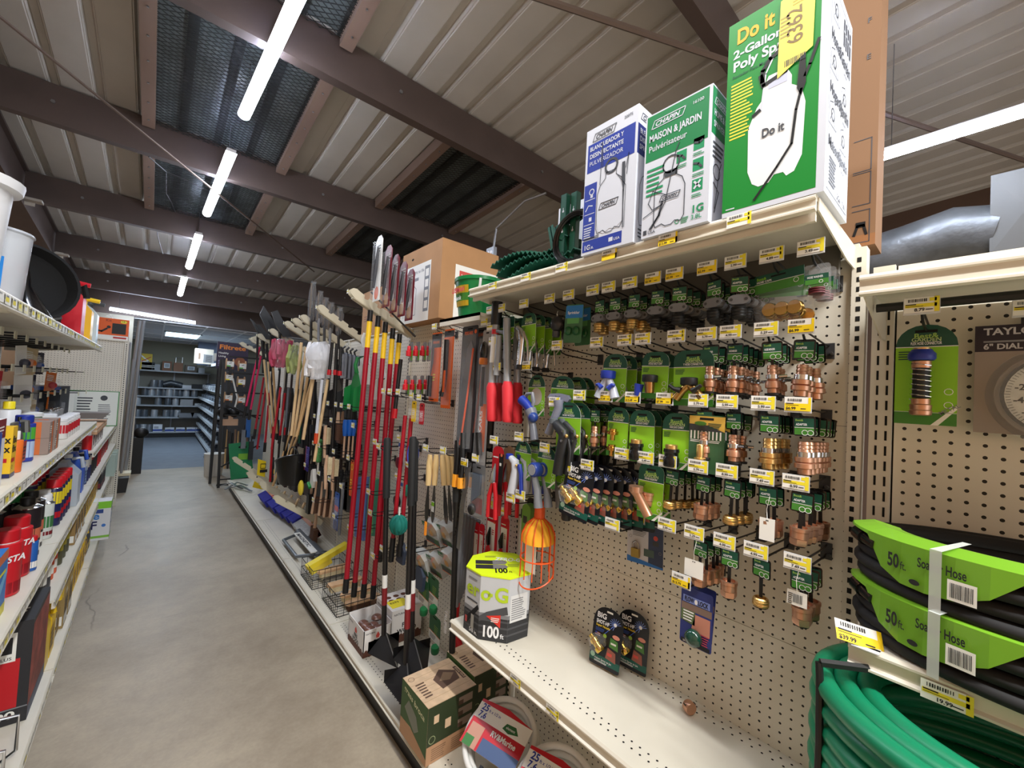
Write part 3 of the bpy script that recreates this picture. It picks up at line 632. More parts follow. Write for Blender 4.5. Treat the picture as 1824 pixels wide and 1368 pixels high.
# ================================================================ hanging goods of the nearest bay
def rounded(w, h, r, n=5, bottom=True):
    """card outline, hang edge at y = 0, down to -h"""
    p = []
    for cx, cy, a0 in ((w/2-r, -r, 0), (-w/2+r, -r, PI/2)): p += [(cx+r*math.cos(a0+PI/2*i/n), cy+r*math.sin(a0+PI/2*i/n)) for i in range(n+1)]
    q = min(r, .006)
    for cx, cy, a0 in ((-w/2+q, -h+q, PI), (w/2-q, -h+q, PI*1.5)): p += [(cx+q*math.cos(a0+PI/2*i/2), cy+q*math.sin(a0+PI/2*i/2)) for i in range(3)]
    return p
def bgcard(w, h, r=.03, title='HOSE NOZZLE', top=.3, arch=None, cut=None, side=True):
    """green garden card; origin at the hang hole, faces the aisle"""
    mb = MB(); o = [(x, y+.014) for x, y in rounded(w, h, r)]
    mb.prism(o, (0, 0, 0), YN, ZP, .0008, LIME, back=PAPER)
    f = aisle(mb, 0, w/2, -h+.014)
    z = h*(1-top); f.p([(w/2+x, y+h) for x, y in rounded(w, h, r) if y > -h*top-.0001]+[(0, z), (w, z)], DGREEN, 1)
    f.q(0, z-.0012, w, .0016, WHITE, 2); f.q(0, h*.12, w, .0008, WHITE, 2); f.q(0, 0, w, h*.12, MIDG, 1)
    f.t(w/2, z+h*top*.38, min(.011, w*.13), 'Best&', M((150, 190, 90), .5), 2, 'c', .02); f.t(w/2, z+h*top*.24, min(.008, w*.1), 'GARDEN', M((190, 214, 150), .5), 2, 'c'); f.t(w/2, z+h*top*.09, min(.006, w*.07), title, WHITE, 2, 'c', .02, fit=w*.5)
    f.q(w*.32, h-.017, w*.36, .006, HOLE, 2)
    if side:
        for k in range(2): f.ring(w*.87, h*(.2+.13*k), min(.007, w*.08), .0012, WHITE, 2, 10)
        f.greek(w*.05, z-h*.13, w*.25, h*.1, 4, DGREEN, 2)
        f.p([(w*.6, 0), (w, h*.2), (w, h*.16), (w*.72, 0)], PAPER, 2)
    return mb
def minicard(w=.044, h=.046, a=DGREEN, b=MIDG, t='ADAPTER'):
    mb = MB(); mb.prism([(x, y+.014) for x, y in rounded(w, h, .005, 2)], (0, 0, 0), YN, ZP, .001, BLACKG)
    f = aisle(mb, 0, w/2, -h+.014); f.q(.003, h*.42, w-.006, h*.46, a); f.q(.003, .003, w-.006, h*.40, b); f.q(.003, h*.41, w-.006, .001, WHITE, 2)
    f.t(.005, h*.74, .0045, 'Best&', M((150, 190, 90), .5), 2, bold=.02); f.t(.006, h*.52, .005, t, WHITE, 2, bold=.02, fit=w*.5)
    for k in (-.0055, .0055): f.ring(w*.66+k, h*.17, .0065, .0012, WHITE, 3, 9)
    f.q(w*.3, h*.92, w*.4, .003, HOLE, 2)
    return mb
def ribs(r, z0, z1, n):
    o = []
    for i in range(n): a = z0+(z1-z0)*i/n; b = z0+(z1-z0)*(i+1)/n; o += [(r, a), (r*1.15, a+(b-a)*.75), (r, b)]
    return o
FP = {}
def fitting(kind):
    if kind in FP: return FP[kind]
    t = thing('hose_fitting'); A = BRASS if 'b' in kind[0] else COPPER
    k = kind[1:]; zz = -.035
    minicard(t={'mend': 'HOSE MENDER', 'ring': 'ADAPTER'}.get(k, 'ADAPTER')).build('hang_card', t, False)
    if k == 'mend':      # barbed stem, clamp and coupling
        MB().box((-.001, -.003, -.05), (.001, .003, -.03), BLACK).build('strap', t, False)
        MB().lathe(ribs(.0105, -.045, -.082, 4)+[(.015, -.084), (.0165, -.09), (.0165, -.1), (.012, -.102), (.012, -.112), (.009, -.114)], A, 12).build('brass_body', t)
        MB().lathe([(.0145, -.078), (.0145, -.068), (.012, -.068), (.012, -.078)], CHROME, 12).tube([(0, -.014, -.073), (0, -.03, -.072)], .004, CHROME, 6).build('hose_clamp', t)
        MB().lathe([(.018, -.118), (.018, -.113), (.006, -.113), (.006, -.124), (.003, -.124)], BLACK, 10).build('base_cap', t)
    elif k == 'pile':    # double fitting
        MB().lathe(ribs(.011, -.045, -.078, 4)+[(.019, -.08), (.019, -.09), (.016, -.091), (.02, -.094), (.02, -.104), (.014, -.106), (.014, -.118), (.01, -.12)], A, 10).build('brass_body', t)
        MB().lathe([(.0155, -.079), (.0155, -.068), (.0125, -.068), (.0125, -.079)], CHROME, 12).build('hose_clamp', t)
    elif k == 'ring':    # threaded ring on a long black stem
        MB().box((-.001, -.004, -.078), (.001, .004, -.03), BLACK).build('strap', t, False)
        MB().lathe([(.016, -.098), (.018, -.096), (.018, -.092), (.0165, -.091), (.018, -.089), (.018, -.085), (.0165, -.084), (.017, -.081), (.014, -.078), (.012, -.079), (.012, -.096)], A, 16).build('brass_ring', t)
        MB().lathe([(.016, -.1), (.016, -.098), (.004, -.098), (.003, -.108)], BLACK, 10).build('base_cap', t)
    elif k == 'hex':     # hexagonal adapter
        MB().box((-.001, -.004, -.07), (.001, .004, -.03), BLACK).build('strap', t, False)
        MB().lathe([(.017, -.105), (.019, -.1), (.019, -.09), (.019, -.09)], A, 6).lathe([(.016, -.09), (.0185, -.089), (.0185, -.074), (.02, -.073), (.02, -.066), (.015, -.065), (.014, -.072)], A, 16).build('brass_body', t)
        MB().lathe([(.014, -.108), (.014, -.105), (.004, -.105), (.003, -.115)], BLACK, 10).build('base_cap', t)
    elif k == 'grey':    # plastic mender, two-screw clamp
        mb = MB(); mb.prism([(.02*math.cos(a)+(.006 if math.cos(a) > 0 else -.006), -.052+.013*math.sin(a)) for a in [2*PI*i/14 for i in range(14)]], (-.012, 0, 0), YN, ZP, .022, M((112, 116, 122), .5))
        fc = aisle(mb, -.0125, 0, -.052); fc.c(-.017, 0, .004, DKGREY); fc.c(.017, 0, .004, DKGREY); mb.build('clamp', t)
        MB().lathe([(.012, -.07), (.017, -.07), (.019, -.074)]+[(.019 if i % 2 else .0175, -.075-.004*i) for i in range(6)]+[(.016, -.1), (.012, -.1)], BRASS if kind[0] == 'b' else BLACK, 14).build('coupling', t)
    FP[kind] = Proto(t, 'hose fitting'); return FP[kind]
def cluster(r, i, kind, n, label, dx=.034, x0=1.128, proto=None, dz=0):
    y = HY[r][i]; z = ROWZ[r]-.040+dz; P = proto or fitting(kind)
    for k in range(n):
        s = rnd.uniform(-1, 1)
        P.place((x0+dx*k, y+s*.006-.002*k, z-.006*k/max(1, n)), label, label.split(',')[0].replace('one of the ', '') if n > 1 else None, rot=(rnd.uniform(-.05, .05), 0, rnd.uniform(-.25, .25)))
def on(kind): return kind
Lr = lambda r, i: '%s from the right in the %s' % (ordn[i], rown[r])
TOP = 'top row under the shelf'
# top row
t = thing('washer_pack'); mb = MB(); mb.prism([(x, y+.012) for x, y in rounded(.052, .085, .008, 3)], (0, 0, 0), YN, ZP, .001, CLEAR); mb.build('blister', t, False)
mb = MB(); mb.box((-.003, -.022, -.035), (.0, .022, -.012), DGREEN); f = aisle(mb, -.0032, .022, -.035); f.q(0, 0, .044, .011, MIDG); f.t(.004, .014, .005, 'HOSE WASHER', WHITE, 2, fit=.03); f.ring(.03, .005, .004, .001, WHITE); mb.build('hang_card', t, False)
for k in range(3): MB().lathe([(.016, -.003), (.016, 0), (.008, 0), (.008, -.003)], M((96, 24, 36), .5), 14, (-.006, 0, -.046-.005*k)).build('washer', t)
cluster(0, 0, '', 3, 'clear pack of dark red hose washers, rightmost in the top row', .03, 1.14, Proto(t, 'washer pack'))
t = thing('cap_bag'); mb = MB(); w = .115; mb.prism([(-w/2, .012), (-w/2, -.035), (w/2, -.035), (w/2, .012)], (0, 0, 0), YN, ZP, .001, DGREEN); f = aisle(mb, 0, w/2, -.035); f.q(0, 0, w, .024, MIDG); f.q(0, .0235, w, .001, WHITE, 2); f.t(.005, .034, .007, 'Best&', LIME, 2); f.t(.005, .027, .005, 'HOSE CAPS', WHITE, 2, bold=.02); f.q(w*.35, .036, w*.3, .004, HOLE, 2); f.ring(w*.85, .016, .006, .001, WHITE); mb.build('hang_card', t, False)
mb = MB(); mb.add([(-.002, w/2, -.035), (-.002, -w/2, -.035), (-.014, -w/2+.003, -.07), (-.006, -w/2+.006, -.115), (-.006, w/2-.006, -.115), (-.014, w/2-.003, -.07)], [(0, 1, 2, 5), (5, 2, 3, 4)], CLEAR); mb.build('bag', t)
for k in range(3): MB().lathe([(.016, -.008), (.0175, -.006), (.0175, .004), (.004, .006), (.001, .007)], M((200, 160, 90), .25, 1), 16, (0.0-.004, .018-.032*k*.9, -.083-.002*k), 'x').build('brass_cap', t)
cluster(0, 1, '', 3, 'plastic bag of round brass hose caps with green header, top row', .03, 1.145, Proto(t, 'bag of caps'))
for i, (kd, n, wd) in enumerate((('cgrey', 5, 'third'), ('cgrey', 4, 'fourth'), ('cgrey', 4, 'fifth'), ('cgrey', 3, 'sixth'), ('bgrey', 3, 'seventh'), ('bgrey', 3, 'eighth'), ('bgrey', 2, 'ninth'))):
    cluster(0, i+2, kd, n, '%s hose mender with grey clamp, %s hook, top row' % ('brass' if kd[0] == 'b' else 'black', wd))
t = thing('splitter_pack'); mb = MB(); mb.prism([(x, y+.012) for x, y in rounded(.075, .14, .012, 3)], (0, 0, 0), YN, ZP, .001, M((60, 110, 70), .4)); f = aisle(mb, 0, .0375, -.128); f.q(.002, .09, .071, .046, M((40, 120, 190), .5)); f.q(.01, .07, .05, .02, M((90, 160, 90), .5), 1); f.t(.01, .105, .01, 'Sprinkler', WHITE, 2, fit=.05); mb.build('card', t, False)
for s in (-1, 1): MB().sphere((-.008, s*.016, -.085), .014, M((20, 86, 44), .35), sc=(.6, 1, 1.15)).build('green_cap', t)
PB = Proto(t, 'garden pack')
cluster(0, 9, '', 2, 'blue and green card with two dark green caps, top row', .05, 1.13, PB)
t = thing('tap_timer'); MB().tube([(0, 0, .0), (-.006, 0, -.012), (0, 0, -.022)], .0018, CHROME, 6).build('ring', t); MB().sphere((0, 0, -.05), .028, M((38, 40, 44), .3), sc=(.7, 1, 1.1)).lathe([(.012, -.1), (.015, -.095), (.015, -.078), (.01, -.075)], M((60, 62, 66), .35), 12).build('body', t)
cluster(0, 10, '', 3, 'small black hose valve on a wire loop, top row left part', .04, 1.14, Proto(t, 'valve'))
# nozzles
def nozzle(kind):
    t = thing('spray_nozzle')
    if kind == 'chrome':
        bgcard(.085, .155, .03, 'METAL NOZZLE').build('card', t, False)
        MB().tube([(-.03, .035, -.045), (-.03, .01, -.06), (-.03, -.0, -.10), (-.03, .012, -.20)], [.009, .013, .014, .013], CHROME, 10).build('barrel', t)
        MB().tube([(-.03, -.005, -.065), (-.03, -.03, -.11), (-.03, -.04, -.19)], [.004, .005, .004], CHROME, 8).build('trigger', t)
        MB().lathe([(.016, -.215), (.017, -.205), (.015, -.198)], BLACK, 12, (-.03, .012, 0)).build('hose_end', t)
    elif kind == 'gun':
        bgcard(.118, .178, .05, 'HOSE NOZZLE').build('card', t, False)
        MB().tube([(-.028, .034, -.06), (-.028, .028, -.065), (-.028, -.008, -.092), (-.028, -.012, -.115), (-.028, .004, -.17), (-.028, .016, -.235)], [.014, .017, .02, .022, .020, .019], M((22, 24, 26), .5), 12).build('body', t)
        MB().lathe([(.012, -.012), (.016, -.01), (.016, .006), (.011, .008)], M((88, 96, 102), .4), 12, (-.028, .045, -.052)).build('tip', t)
        MB().tube([(-.028, -.03, -.112), (-.028, -.04, -.15), (-.028, -.038, -.2)], [.006, .007, .006], BLACK, 8).build('trigger', t)
        MB().sphere((-.042, -.036, -.10), .007, BRASS, 8, 5).build('brass_knob', t); MB().lathe([(.005, -.05), (.005, -.047)], CHROME, 8, (0, -.022, -.085), 'x').lathe([(.005, -.05), (.005, -.047)], CHROME, 8, (0, -.018, -.118), 'x').build('rivet', t)
    elif kind == 'fan':
        bgcard(.105, .15, .045, 'FAN NOZZLE').build('card', t, False)
        mb = MB(); mb.prism([(-.052, -.068), (-.03, -.075), (.0, -.072), (.04, -.08), (.05, -.068), (.04, -.055), (0, -.05), (-.04, -.053)], (-.02, 0, 0), YN, ZP, .016, M((126, 130, 150), .4)); fc = aisle(mb, -.0203, .02, -.07); fc.t(.006, .004, .007, 'Best&', OUT, 2); mb.build('fan_head', t)
        MB().tube([(-.028, -.008, -.075), (-.028, -.012, -.10), (-.028, .01, -.15), (-.028, .028, -.2)], [.02, .017, .013, .015], M((120, 124, 140), .4), 10).build('handle', t)
    elif kind == 'loop':
        mb = bgcard(.10, .16, .048, 'HOSE NOZZLE'); f = aisle(mb, 0, .05, -.146); f.c(.05, .075, .034, HOLE if 0 else M((196, 188, 170), .5), 2, 18); mb.build('card', t, False)
        MB().tube([(-.03, .045, -.09), (-.03, .02, -.062), (-.03, -.012, -.06), (-.03, -.022, -.09), (-.03, -.012, -.12), (-.03, .02, -.125), (-.03, .045, -.105)], .007, M((120, 124, 132), .4), 8, closed=True).build('guard_loop', t)
        MB().tube([(-.035, .045, -.085), (-.035, .01, -.105), (-.035, -.02, -.13)], [.02, .018, .016], BLUE, 12).build('blue_barrel', t)
        MB().tube([(-.035, -.01, -.125), (-.035, -.028, -.15)], [.024, .02], M((110, 114, 124), .4), 12).tube([(-.035, -.01, -.14), (-.035, -.03, -.19), (-.035, -.042, -.235)], [.013, .014, .016], M((104, 108, 118), .4), 10).build('handle', t)
        MB().sphere((-.04, -.034, -.15), .02, M((34, 60, 130), .35)).build('blue_dial', t)
    elif kind == 'blue':
        bgcard(.10, .15, .048, 'HOSE NOZZLE').build('card', t, False)
        MB().tube([(-.028, .045, -.055), (-.028, .012, -.07), (-.028, .006, -.1), (-.028, .022, -.19)], [.012, .017, .017, .02], M((186, 190, 198), .35), 12).build('body', t)
        MB().lathe([(.013, -.012), (.016, -.01), (.016, .008), (.012, .01)], BLUE, 12, (-.028, .05, -.052)).build('blue_tip', t)
        MB().tube([(-.028, -.014, -.075), (-.028, -.028, -.11), (-.028, -.036, -.185)], [.01, .009, .008], BLUE, 8).build('trigger', t); MB().sphere((-.04, -.012, -.078), .006, BRASS, 8, 5).build('brass_knob', t)
    elif kind == 'dial':
        bgcard(.10, .15, .048, 'HOSE NOZZLE').build('card', t, False)
        MB().lathe([(.024, -.045), (.027, -.04), (.027, -.012), (.02, -.006)], M((40, 66, 150), .35), 18, (0, .03, -.075), 'x').build('blue_head', t); MB().lathe([(.02, -.047), (.02, -.044)], M((150, 154, 160), .3), 16, (0, .03, -.075), 'x').build('spray_face', t)
        MB().tube([(-.03, .03, -.10), (-.03, .01, -.15), (-.03, .0, -.21)], [.012, .014, .017], M((120, 124, 130), .4), 10).build('handle', t)
    elif kind == 'wand':
        bgcard(.09, .11, .01, 'HOSE NOZZLE', top=.42).build('card', t, False)
        MB().tube([(-.028, .03, -.05), (-.028, -.02, -.06), (-.028, -.04, -.1), (-.028, -.03, -.17)], [.008, .01, .012, .01], M((110, 114, 120), .4), 8).tube([(-.03, .012, -.07), (-.03, .01, -.24)], .014, M((150, 154, 158), .35), 10).build('body', t)
    return Proto(t, 'spray nozzle')
def at_hook(P, y, z, n, label, x0=1.125, dx=.03, dy=0, jit=.004, group=None):
    for k in range(n):
        P.place((x0+dx*k, y+dy*k+rnd.uniform(-jit, jit), z), label, (group or label.split(',')[0]) if n > 1 else None, rot=(rnd.uniform(-.03, .03), 0, rnd.uniform(-.08, .08)))
at_hook(nozzle('chrome'), 1.215, 1.955, 4, 'shiny metal hose nozzle on green card, hanging beside the red-handled loppers', dx=.05)
at_hook(nozzle('wand'), 1.345, 1.955, 2, 'grey watering wand on green card behind the grey lopper tubes', dx=.05)
at_hook(nozzle('gun'), .955, 1.606, 6, 'black hose nozzle gun on green card, in the thick stack of cards', dx=.034, x0=1.10, dy=-.012)
at_hook(nozzle('fan'), 1.015, 1.70, 1, 'green card with the wide grey fan nozzle, above the black nozzle guns'); 
bk = bgcard(.105, .15, .045, 'FAN NOZZLE'); t = thing('nozzle_card'); bk.build('card', t, False); MB().tube([(-.02, 0, -.09), (-.02, -.01, -.19)], .012, DKGREY, 8).build('handle', t)
at_hook(Proto(t, 'spray nozzle'), .985, 1.70, 2, 'green nozzle card mostly hidden behind the fan nozzle card', x0=1.17, dx=.04)
at_hook(nozzle('loop'), 1.145, 1.705, 1, 'blue and grey looped hose nozzle on green card next to the red grips')
at_hook(nozzle('blue'), 1.20, 1.44, 3, 'grey hose nozzle with blue trigger and blue tip, beside the red pruners', dx=.04, dy=-.02)
at_hook(nozzle('dial'), 1.075, 1.435, 3, 'nozzle with round blue spray head, left of the black nozzle gun', dx=.04, dy=-.015)
for y, z, lab, pr, sl in ((1.36, 1.753, 'hook with yellow-orange tag between loppers and metal nozzles', '', False), (1.174, 1.754, 'hook with a yellow sale tag under the metal nozzles', '5.99', True), (1.353, 1.443, 'hook holding the red bypass pruners, tagged above left', '', False), (1.197, 1.475, 'hook with tag above the blue trigger nozzles', '', False), (1.054, 1.45, 'hook with tag in front of the blue dial nozzle', '', False), (.951, 1.40, 'hook with tag at the black nozzle gun grip', '', False), (.857, 1.419, 'hook with tag above the fanned black spray-nozzle cards', '6.99', False), (1.227, 1.230, 'left one of two tagged hooks above the orange fruit picker', '', False), (1.172, 1.253, 'right one of two tagged hooks above the orange fruit picker', '', False), (.749, 1.254, 'hook with tag below the fanned black spray-nozzle cards', '', False), (.525, 1.165, 'lowest hook of the nearest bay with yellow sale tag', '13.79', True), (1.019, 1.62, 'hook with tag in front of the fan nozzle', '', False)):
    hook(y, z, pr, sl, lab)
# Y connectors and timers on big cards
def ycon(kind):
    t = thing('hose_connector')
    if kind == 'blueY':
        bgcard(.088, .155, .036, 'Y HOSE CONNECTOR').build('card', t, False)
        MB().lathe([(.022, -.068), (.024, -.064), (.024, -.044), (.02, -.042)], BLUE, 12, (-.024, .008, 0)).build('blue_nut', t)
        for s in (-1, 1): MB().tube([(-.024, .008, -.066), (-.024, .008-s*.02, -.10), (-.024, .008-s*.03, -.13)], [.012, .013, .016], M((176, 182, 196), .35), 10).build('grey_outlet', t); MB().tube([(-.038, .008-s*.012, -.1), (-.038, .008-s*.026, -.088), (-.036, .008-s*.034, -.09)], [.009, .006, .005], BLUE, 8).build('blue_lever', t)
    elif kind == 'brassY':
        bgcard(.112, .155, .03, 'Y HOSE CONNECTOR').build('card', t, False)
        MB().lathe([(.021, -.085), (.023, -.082), (.023, -.066), (.02, -.064)], BLACK, 14, (-.024, 0, 0)).build('black_nut', t)
        for s in (-1, 1): MB().tube([(-.024, 0, -.083), (-.024, -s*.018, -.1), (-.024, -s*.036, -.122)], [.011, .011, .013], M((186, 150, 92), .25, 1), 10).build('brass_outlet', t); MB().tube([(-.036, -s*.018, -.1), (-.04, -s*.03+.004, -.096), (-.04, -s*.044+.004, -.086)], [.009, .006, .005], BLACK, 8).build('black_lever', t)
    elif kind == 'valve':
        bgcard(.088, .14, .03, 'HOSE SHUT-OFF').build('card', t, False)
        MB().lathe([(.021, -.078), (.023, -.074), (.023, -.058), (.02, -.056)], BLACK, 14, (-.024, 0, 0)).build('black_nut', t); MB().tube([(-.024, 0, -.078), (-.024, -.002, -.11)], [.016, .013], M((186, 140, 90), .25, 1), 10).build('brass_body', t); MB().tube([(-.03, .03, -.085), (-.03, .034, -.12)], [.014, .01], BLUE, 8).build('blue_part', t)
    elif kind == 'quick':
        bgcard(.075, .158, .032, 'HOSE QUICK CONNECT').build('card', t, False)
        for z in (-.075, -.125): MB().lathe([(.008, z-.016), (.008, z), (.017, z+.002), (.018, z+.012), (.012, z+.014), (.012, z+.02)], M((206, 160, 84), .2, 1), 14, (-.02, .004, 0)).build('brass_coupling', t)
    elif kind == 'black':
        bgcard(.082, .158, .032, 'HOSE QUICK CONNECT').build('card', t, False)
        MB().lathe([(.02, -.135), (.022, -.132), (.022, -.112), (.019, -.108), (.019, -.098), (.022, -.094), (.021, -.086)], BLACKG, 14, (-.022, .004, 0)).build('black_body', t); MB().lathe([(.014, -.088), (.017, -.086), (.017, -.076), (.015, -.074)], BRASS, 14, (-.022, .004, 0)).build('brass_end', t)
    elif kind == 'kit':
        mb = MB(); mb.prism([(x, y+.014) for x, y in rounded(.092, .155, .012, 3)], (0, 0, 0), YN, ZP, .001, M((52, 92, 60), .4)); f = aisle(mb, 0, .046, -.141); f.q(0, .112, .092, .04, M((206, 166, 70), .5)); f.p([(0, .112), (.092, .112), (.05, .128), (0, .13)], DKGREY, 2); f.c(.03, .132, .016, M((70, 120, 40), .5), 3, 12, .006); f.q(.028, .142, .036, .006, HOLE, 3); f.greek(.05, .12, .035, .016, 4, DGREEN, 3)
        for k in range(9): f.q(.004+.0095*k, .09, .004, .022, PAPER, 3)
        f.greek(.004, .082, .08, .008, 2, PAPER, 2); mb.build('card', t, False); MB().lathe([(.012, -.115), (.015, -.11), (.015, -.1), (.0095, -.098), (.0095, -.066), (.008, -.064)], BRASS, 14, (-.018, .008, 0)).build('brass_body', t)
    return Proto(t, 'hose connector')
at_hook(ycon('blueY'), .785, 1.772, 4, 'blue and grey Y hose connector on green card, second row', dx=.05, dy=-.006)
at_hook(ycon('valve'), .645, 1.772, 3, 'tilted green card with blue and brass shut-off valve, second row', dx=.05)
at_hook(ycon('brassY'), .535, 1.772, 3, 'brass Y connector with black levers on wide green card, second row', dx=.05)
at_hook(ycon('quick'), .765, 1.60, 2, 'two brass quick couplings on a green card, third row', dx=.06)
at_hook(ycon('black'), .68, 1.596, 4, 'black quick connector on green card, right of the brass couplings', dx=.045)
at_hook(ycon('black'), .57, 1.594, 4, 'black quick connector with brass end beside the orange-topped card', dx=.04)
at_hook(ycon('kit'), .485, 1.594, 3, 'clear card with orange header holding one brass hose barb', dx=.035)
at_hook(Proto(dup(FP['bgrey'].root, (0, 0, 0), 0), 'hose fitting') if 0 else fitting('cmend'), .86, 1.59, 2, 'copper hose mender hanging left of the brass quick couplings', dx=.06)
# brass and copper fittings
for r, i, kd, n, lab in ((1, 0, 'cpile', 3, 'copper double hose mender'), (1, 1, 'cmend', 3, 'copper hose mender with steel clamp'), (1, 2, 'cmend', 5, 'copper barbed hose end'), (1, 3, 'cmend', 4, 'copper hose mender, black-capped'),
                         (2, 0, 'cpile', 7, 'copper coupling in full cluster'), (2, 1, 'bpile', 6, 'brass coupling in full cluster'), (2, 2, 'cmend', 3, 'copper hose mender, loosely hung'), (2, 3, 'cmend', 3, 'copper hose mender'),
                         (3, 0, 'chex', 5, 'copper hex adapter'), (3, 1, 'chex', 2, 'copper adapter beside paper tag'), (3, 2, 'bring', 4, 'thin brass ring adapter'), (3, 3, 'chex', 3, 'copper hex adapter'), (3, 4, 'bring', 5, 'brass ring adapter, bunched'), (3, 5, 'chex', 2, 'copper hex adapter'),
                         (4, 0, 'chex', 3, 'copper adapter behind barcode label'), (4, 1, 'bring', 1, 'single brass adapter'), (4, 2, 'chex', 1, 'single short copper adapter'), (4, 3, 'chex', 4, 'copper adapter behind blank paper')):
    cluster(r, i, kd, n, '%s, %s' % (lab, Lr(r, i)), dx=.032 if n < 6 else .026)
for y, z, w, h, lab in ((.332, 1.35, .032, .052, 'crumpled white paper tag hanging among the copper adapters, fourth row'), (.50, 1.20, .05, .045, 'blank square white paper tag in the fifth row'), (.268, 1.215, .038, .032, 'white barcode label hanging at the right end of the fifth row')):
    mb = MB(); mb.box((1.108, y-w/2, z-h/2), (1.1086, y+w/2, z+h/2), PAPER); f = aisle(mb, 1.108, y+w/2, z-h/2)
    if 'barcode' in lab: f.bars(w*.3, h*.2, w*.5, h*.6); f.greek(.002, .002, w*.25, h*.8, 6, INK)
    else: f.c(w*.45, h*.9, .0015, INK); f.c(w*.55, h*.9, .0015, INK)
    mb.tube([(1.108, y, z+h/2-.002), (1.115, y+.004, z+h/2+.02), (1.12, y, z+h/2+.05)], .0007, PAPER, 4)
    tag(mb.build('paper_tag', None, False), lab, 'paper tag')
t = thing('pipe_elbow_pack'); bgcard(.08, .16, .02, 'HOSE ELBOW').build('card', t, False); MB().tube([(-.03, .03, -.06), (-.028, .024, -.075), (-.026, -.012, -.13)], [.02, .014, .014], COPPER, 12).lathe([(.021, -.066), (.021, -.05)], COPPER, 14, (-.03, .03, 0)).build('copper_pipe', t)
at_hook(Proto(t, 'hose elbow'), .642, 1.435, 2, 'bright green card with long angled copper hose elbow', dx=.05)
t = thing('twist_nozzle'); bgcard(.09, .19, .03, 'TWIST NOZZLE').build('card', t, False); MB().lathe([(.015, -.2), (.018, -.195), (.018, -.17), (.012, -.165), (.015, -.15), (.016, -.09), (.012, -.08)], BLACK, 12, (-.022, .03, 0)).build('black_body', t)
at_hook(Proto(t, 'spray nozzle'), .945, 1.40, 3, 'green card with slim black twist nozzle, left of the fanned black cards', dx=.04, x0=1.16)
# black cards with the bursting spray picture
NVY = M((14, 16, 26), .35); GDK = M((16, 88, 76), .4)
def bigshot():
    t = thing('spray_nozzle_pack'); w, h = .115, .195; mb = MB(); mb.prism([(x, y+.014) for x, y in rounded(w, h, .05, 6)], (0, 0, 0), YN, ZP, .001, NVY); f = aisle(mb, 0, w/2, -h+.014)
    f.t(.012, .155, .017, 'BIG', WHITE, 3, bold=.06); f.t(.012, .136, .012, 'SHOT-HP', WHITE, 3, bold=.06, fit=.05); f.t(.012, .126, .007, 'Super Nozzle', M((226, 196, 60), .5), 3, bold=.03); f.greek(.012, .11, .035, .012, 3, M((60, 90, 170), .5))
    for k in range(11): a = PI*.1+k*PI*1.3/10; f.line([(.084, .150), (.084+.022*math.cos(a), .150+.02*math.sin(a))], .0012, M((140, 170, 255), .4), 2)
    f.c(.084, .150, .006, WHITE, 3); f.line([(.084, .15), (.045, .105)], .0016, M((70, 110, 230), .4), 2)
    for k in range(4): f.q(.012, .095+.0022*k*1.2, .02, .0014, RED if k % 2 else WHITE, 3)
    f.q(.012, .100, .008, .006, BLUE, 4); f.c(.05, .102, .007, M((150, 190, 60), .5), 3, 10); f.c(.092, .112, .014, M((224, 150, 130), .5), 3, 12, .007)
    f.p([(.07, .075), (.104, .07), (.1, .1), (.072, .105)], M((76, 130, 60), .5), 3); f.p([(.06, .035), (.1, .03), (.096, .062), (.066, .07)], M((150, 90, 76), .5), 3); f.q(.066, .045, .018, .01, M((214, 80, 70), .5), 4); f.q(.075, .085, .02, .006, PAPER, 4)
    f.q(.0, .012, w, .022, GDK, 2); f.t(.02, .02, .006, 'Adjust Spray to Jet', WHITE, 3, fit=.065); f.c(.012, .03, .009, M((170, 210, 190), .5), 3, 10); f.greek(.02, .012, .05, .006, 2, WHITE, 3)
    f.q(w*.42, h-.016, w*.2, .006, PAPER, 3); mb.build('card', t, False)
    MB().lathe([(.014, -.03), (.017, -.026), (.017, -.014), (.012, -.012), (.012, 0), (.016, .002), (.016, .014), (.009, .018), (.008, .03)], M((214, 178, 76), .2, 1), 14).build('brass_nozzle', t).matrix_local = Matrix.Translation((-.02, .028, -.105)) @ Matrix.Rotation(-.9, 4, 'X')
    MB().prism([(-.004, -.082), (-.04, -.075), (-.052, -.1), (-.038, -.13), (-.01, -.128), (0, -.105)], (-.036, -.002, 0), YN, ZP, .034, CLEAR).build('blister', t)
    return Proto(t, 'spray nozzle pack')
BS = bigshot()
for k in range(7): BS.place((1.10+.02*k, .885-.022*k, 1.408-.002*k), ['front black card of the fan showing a brass nozzle and spray burst', 'black spray-burst card fanned behind the front one'][k > 0], 'fanned black spray nozzle cards' if k else None, rot=(.16-.04*k, 0, .12))
q = at(1083, 1194, 'Z', .705)
a = BS.place((1.262, .858, .885), 'front one of two black spray nozzle packs standing on the empty shelf', rot=(-.0, .16, .12)); b = BS.place((1.318, .795, .887), 'rear one of two black spray nozzle packs standing on the empty shelf', rot=(0, .08, .1))
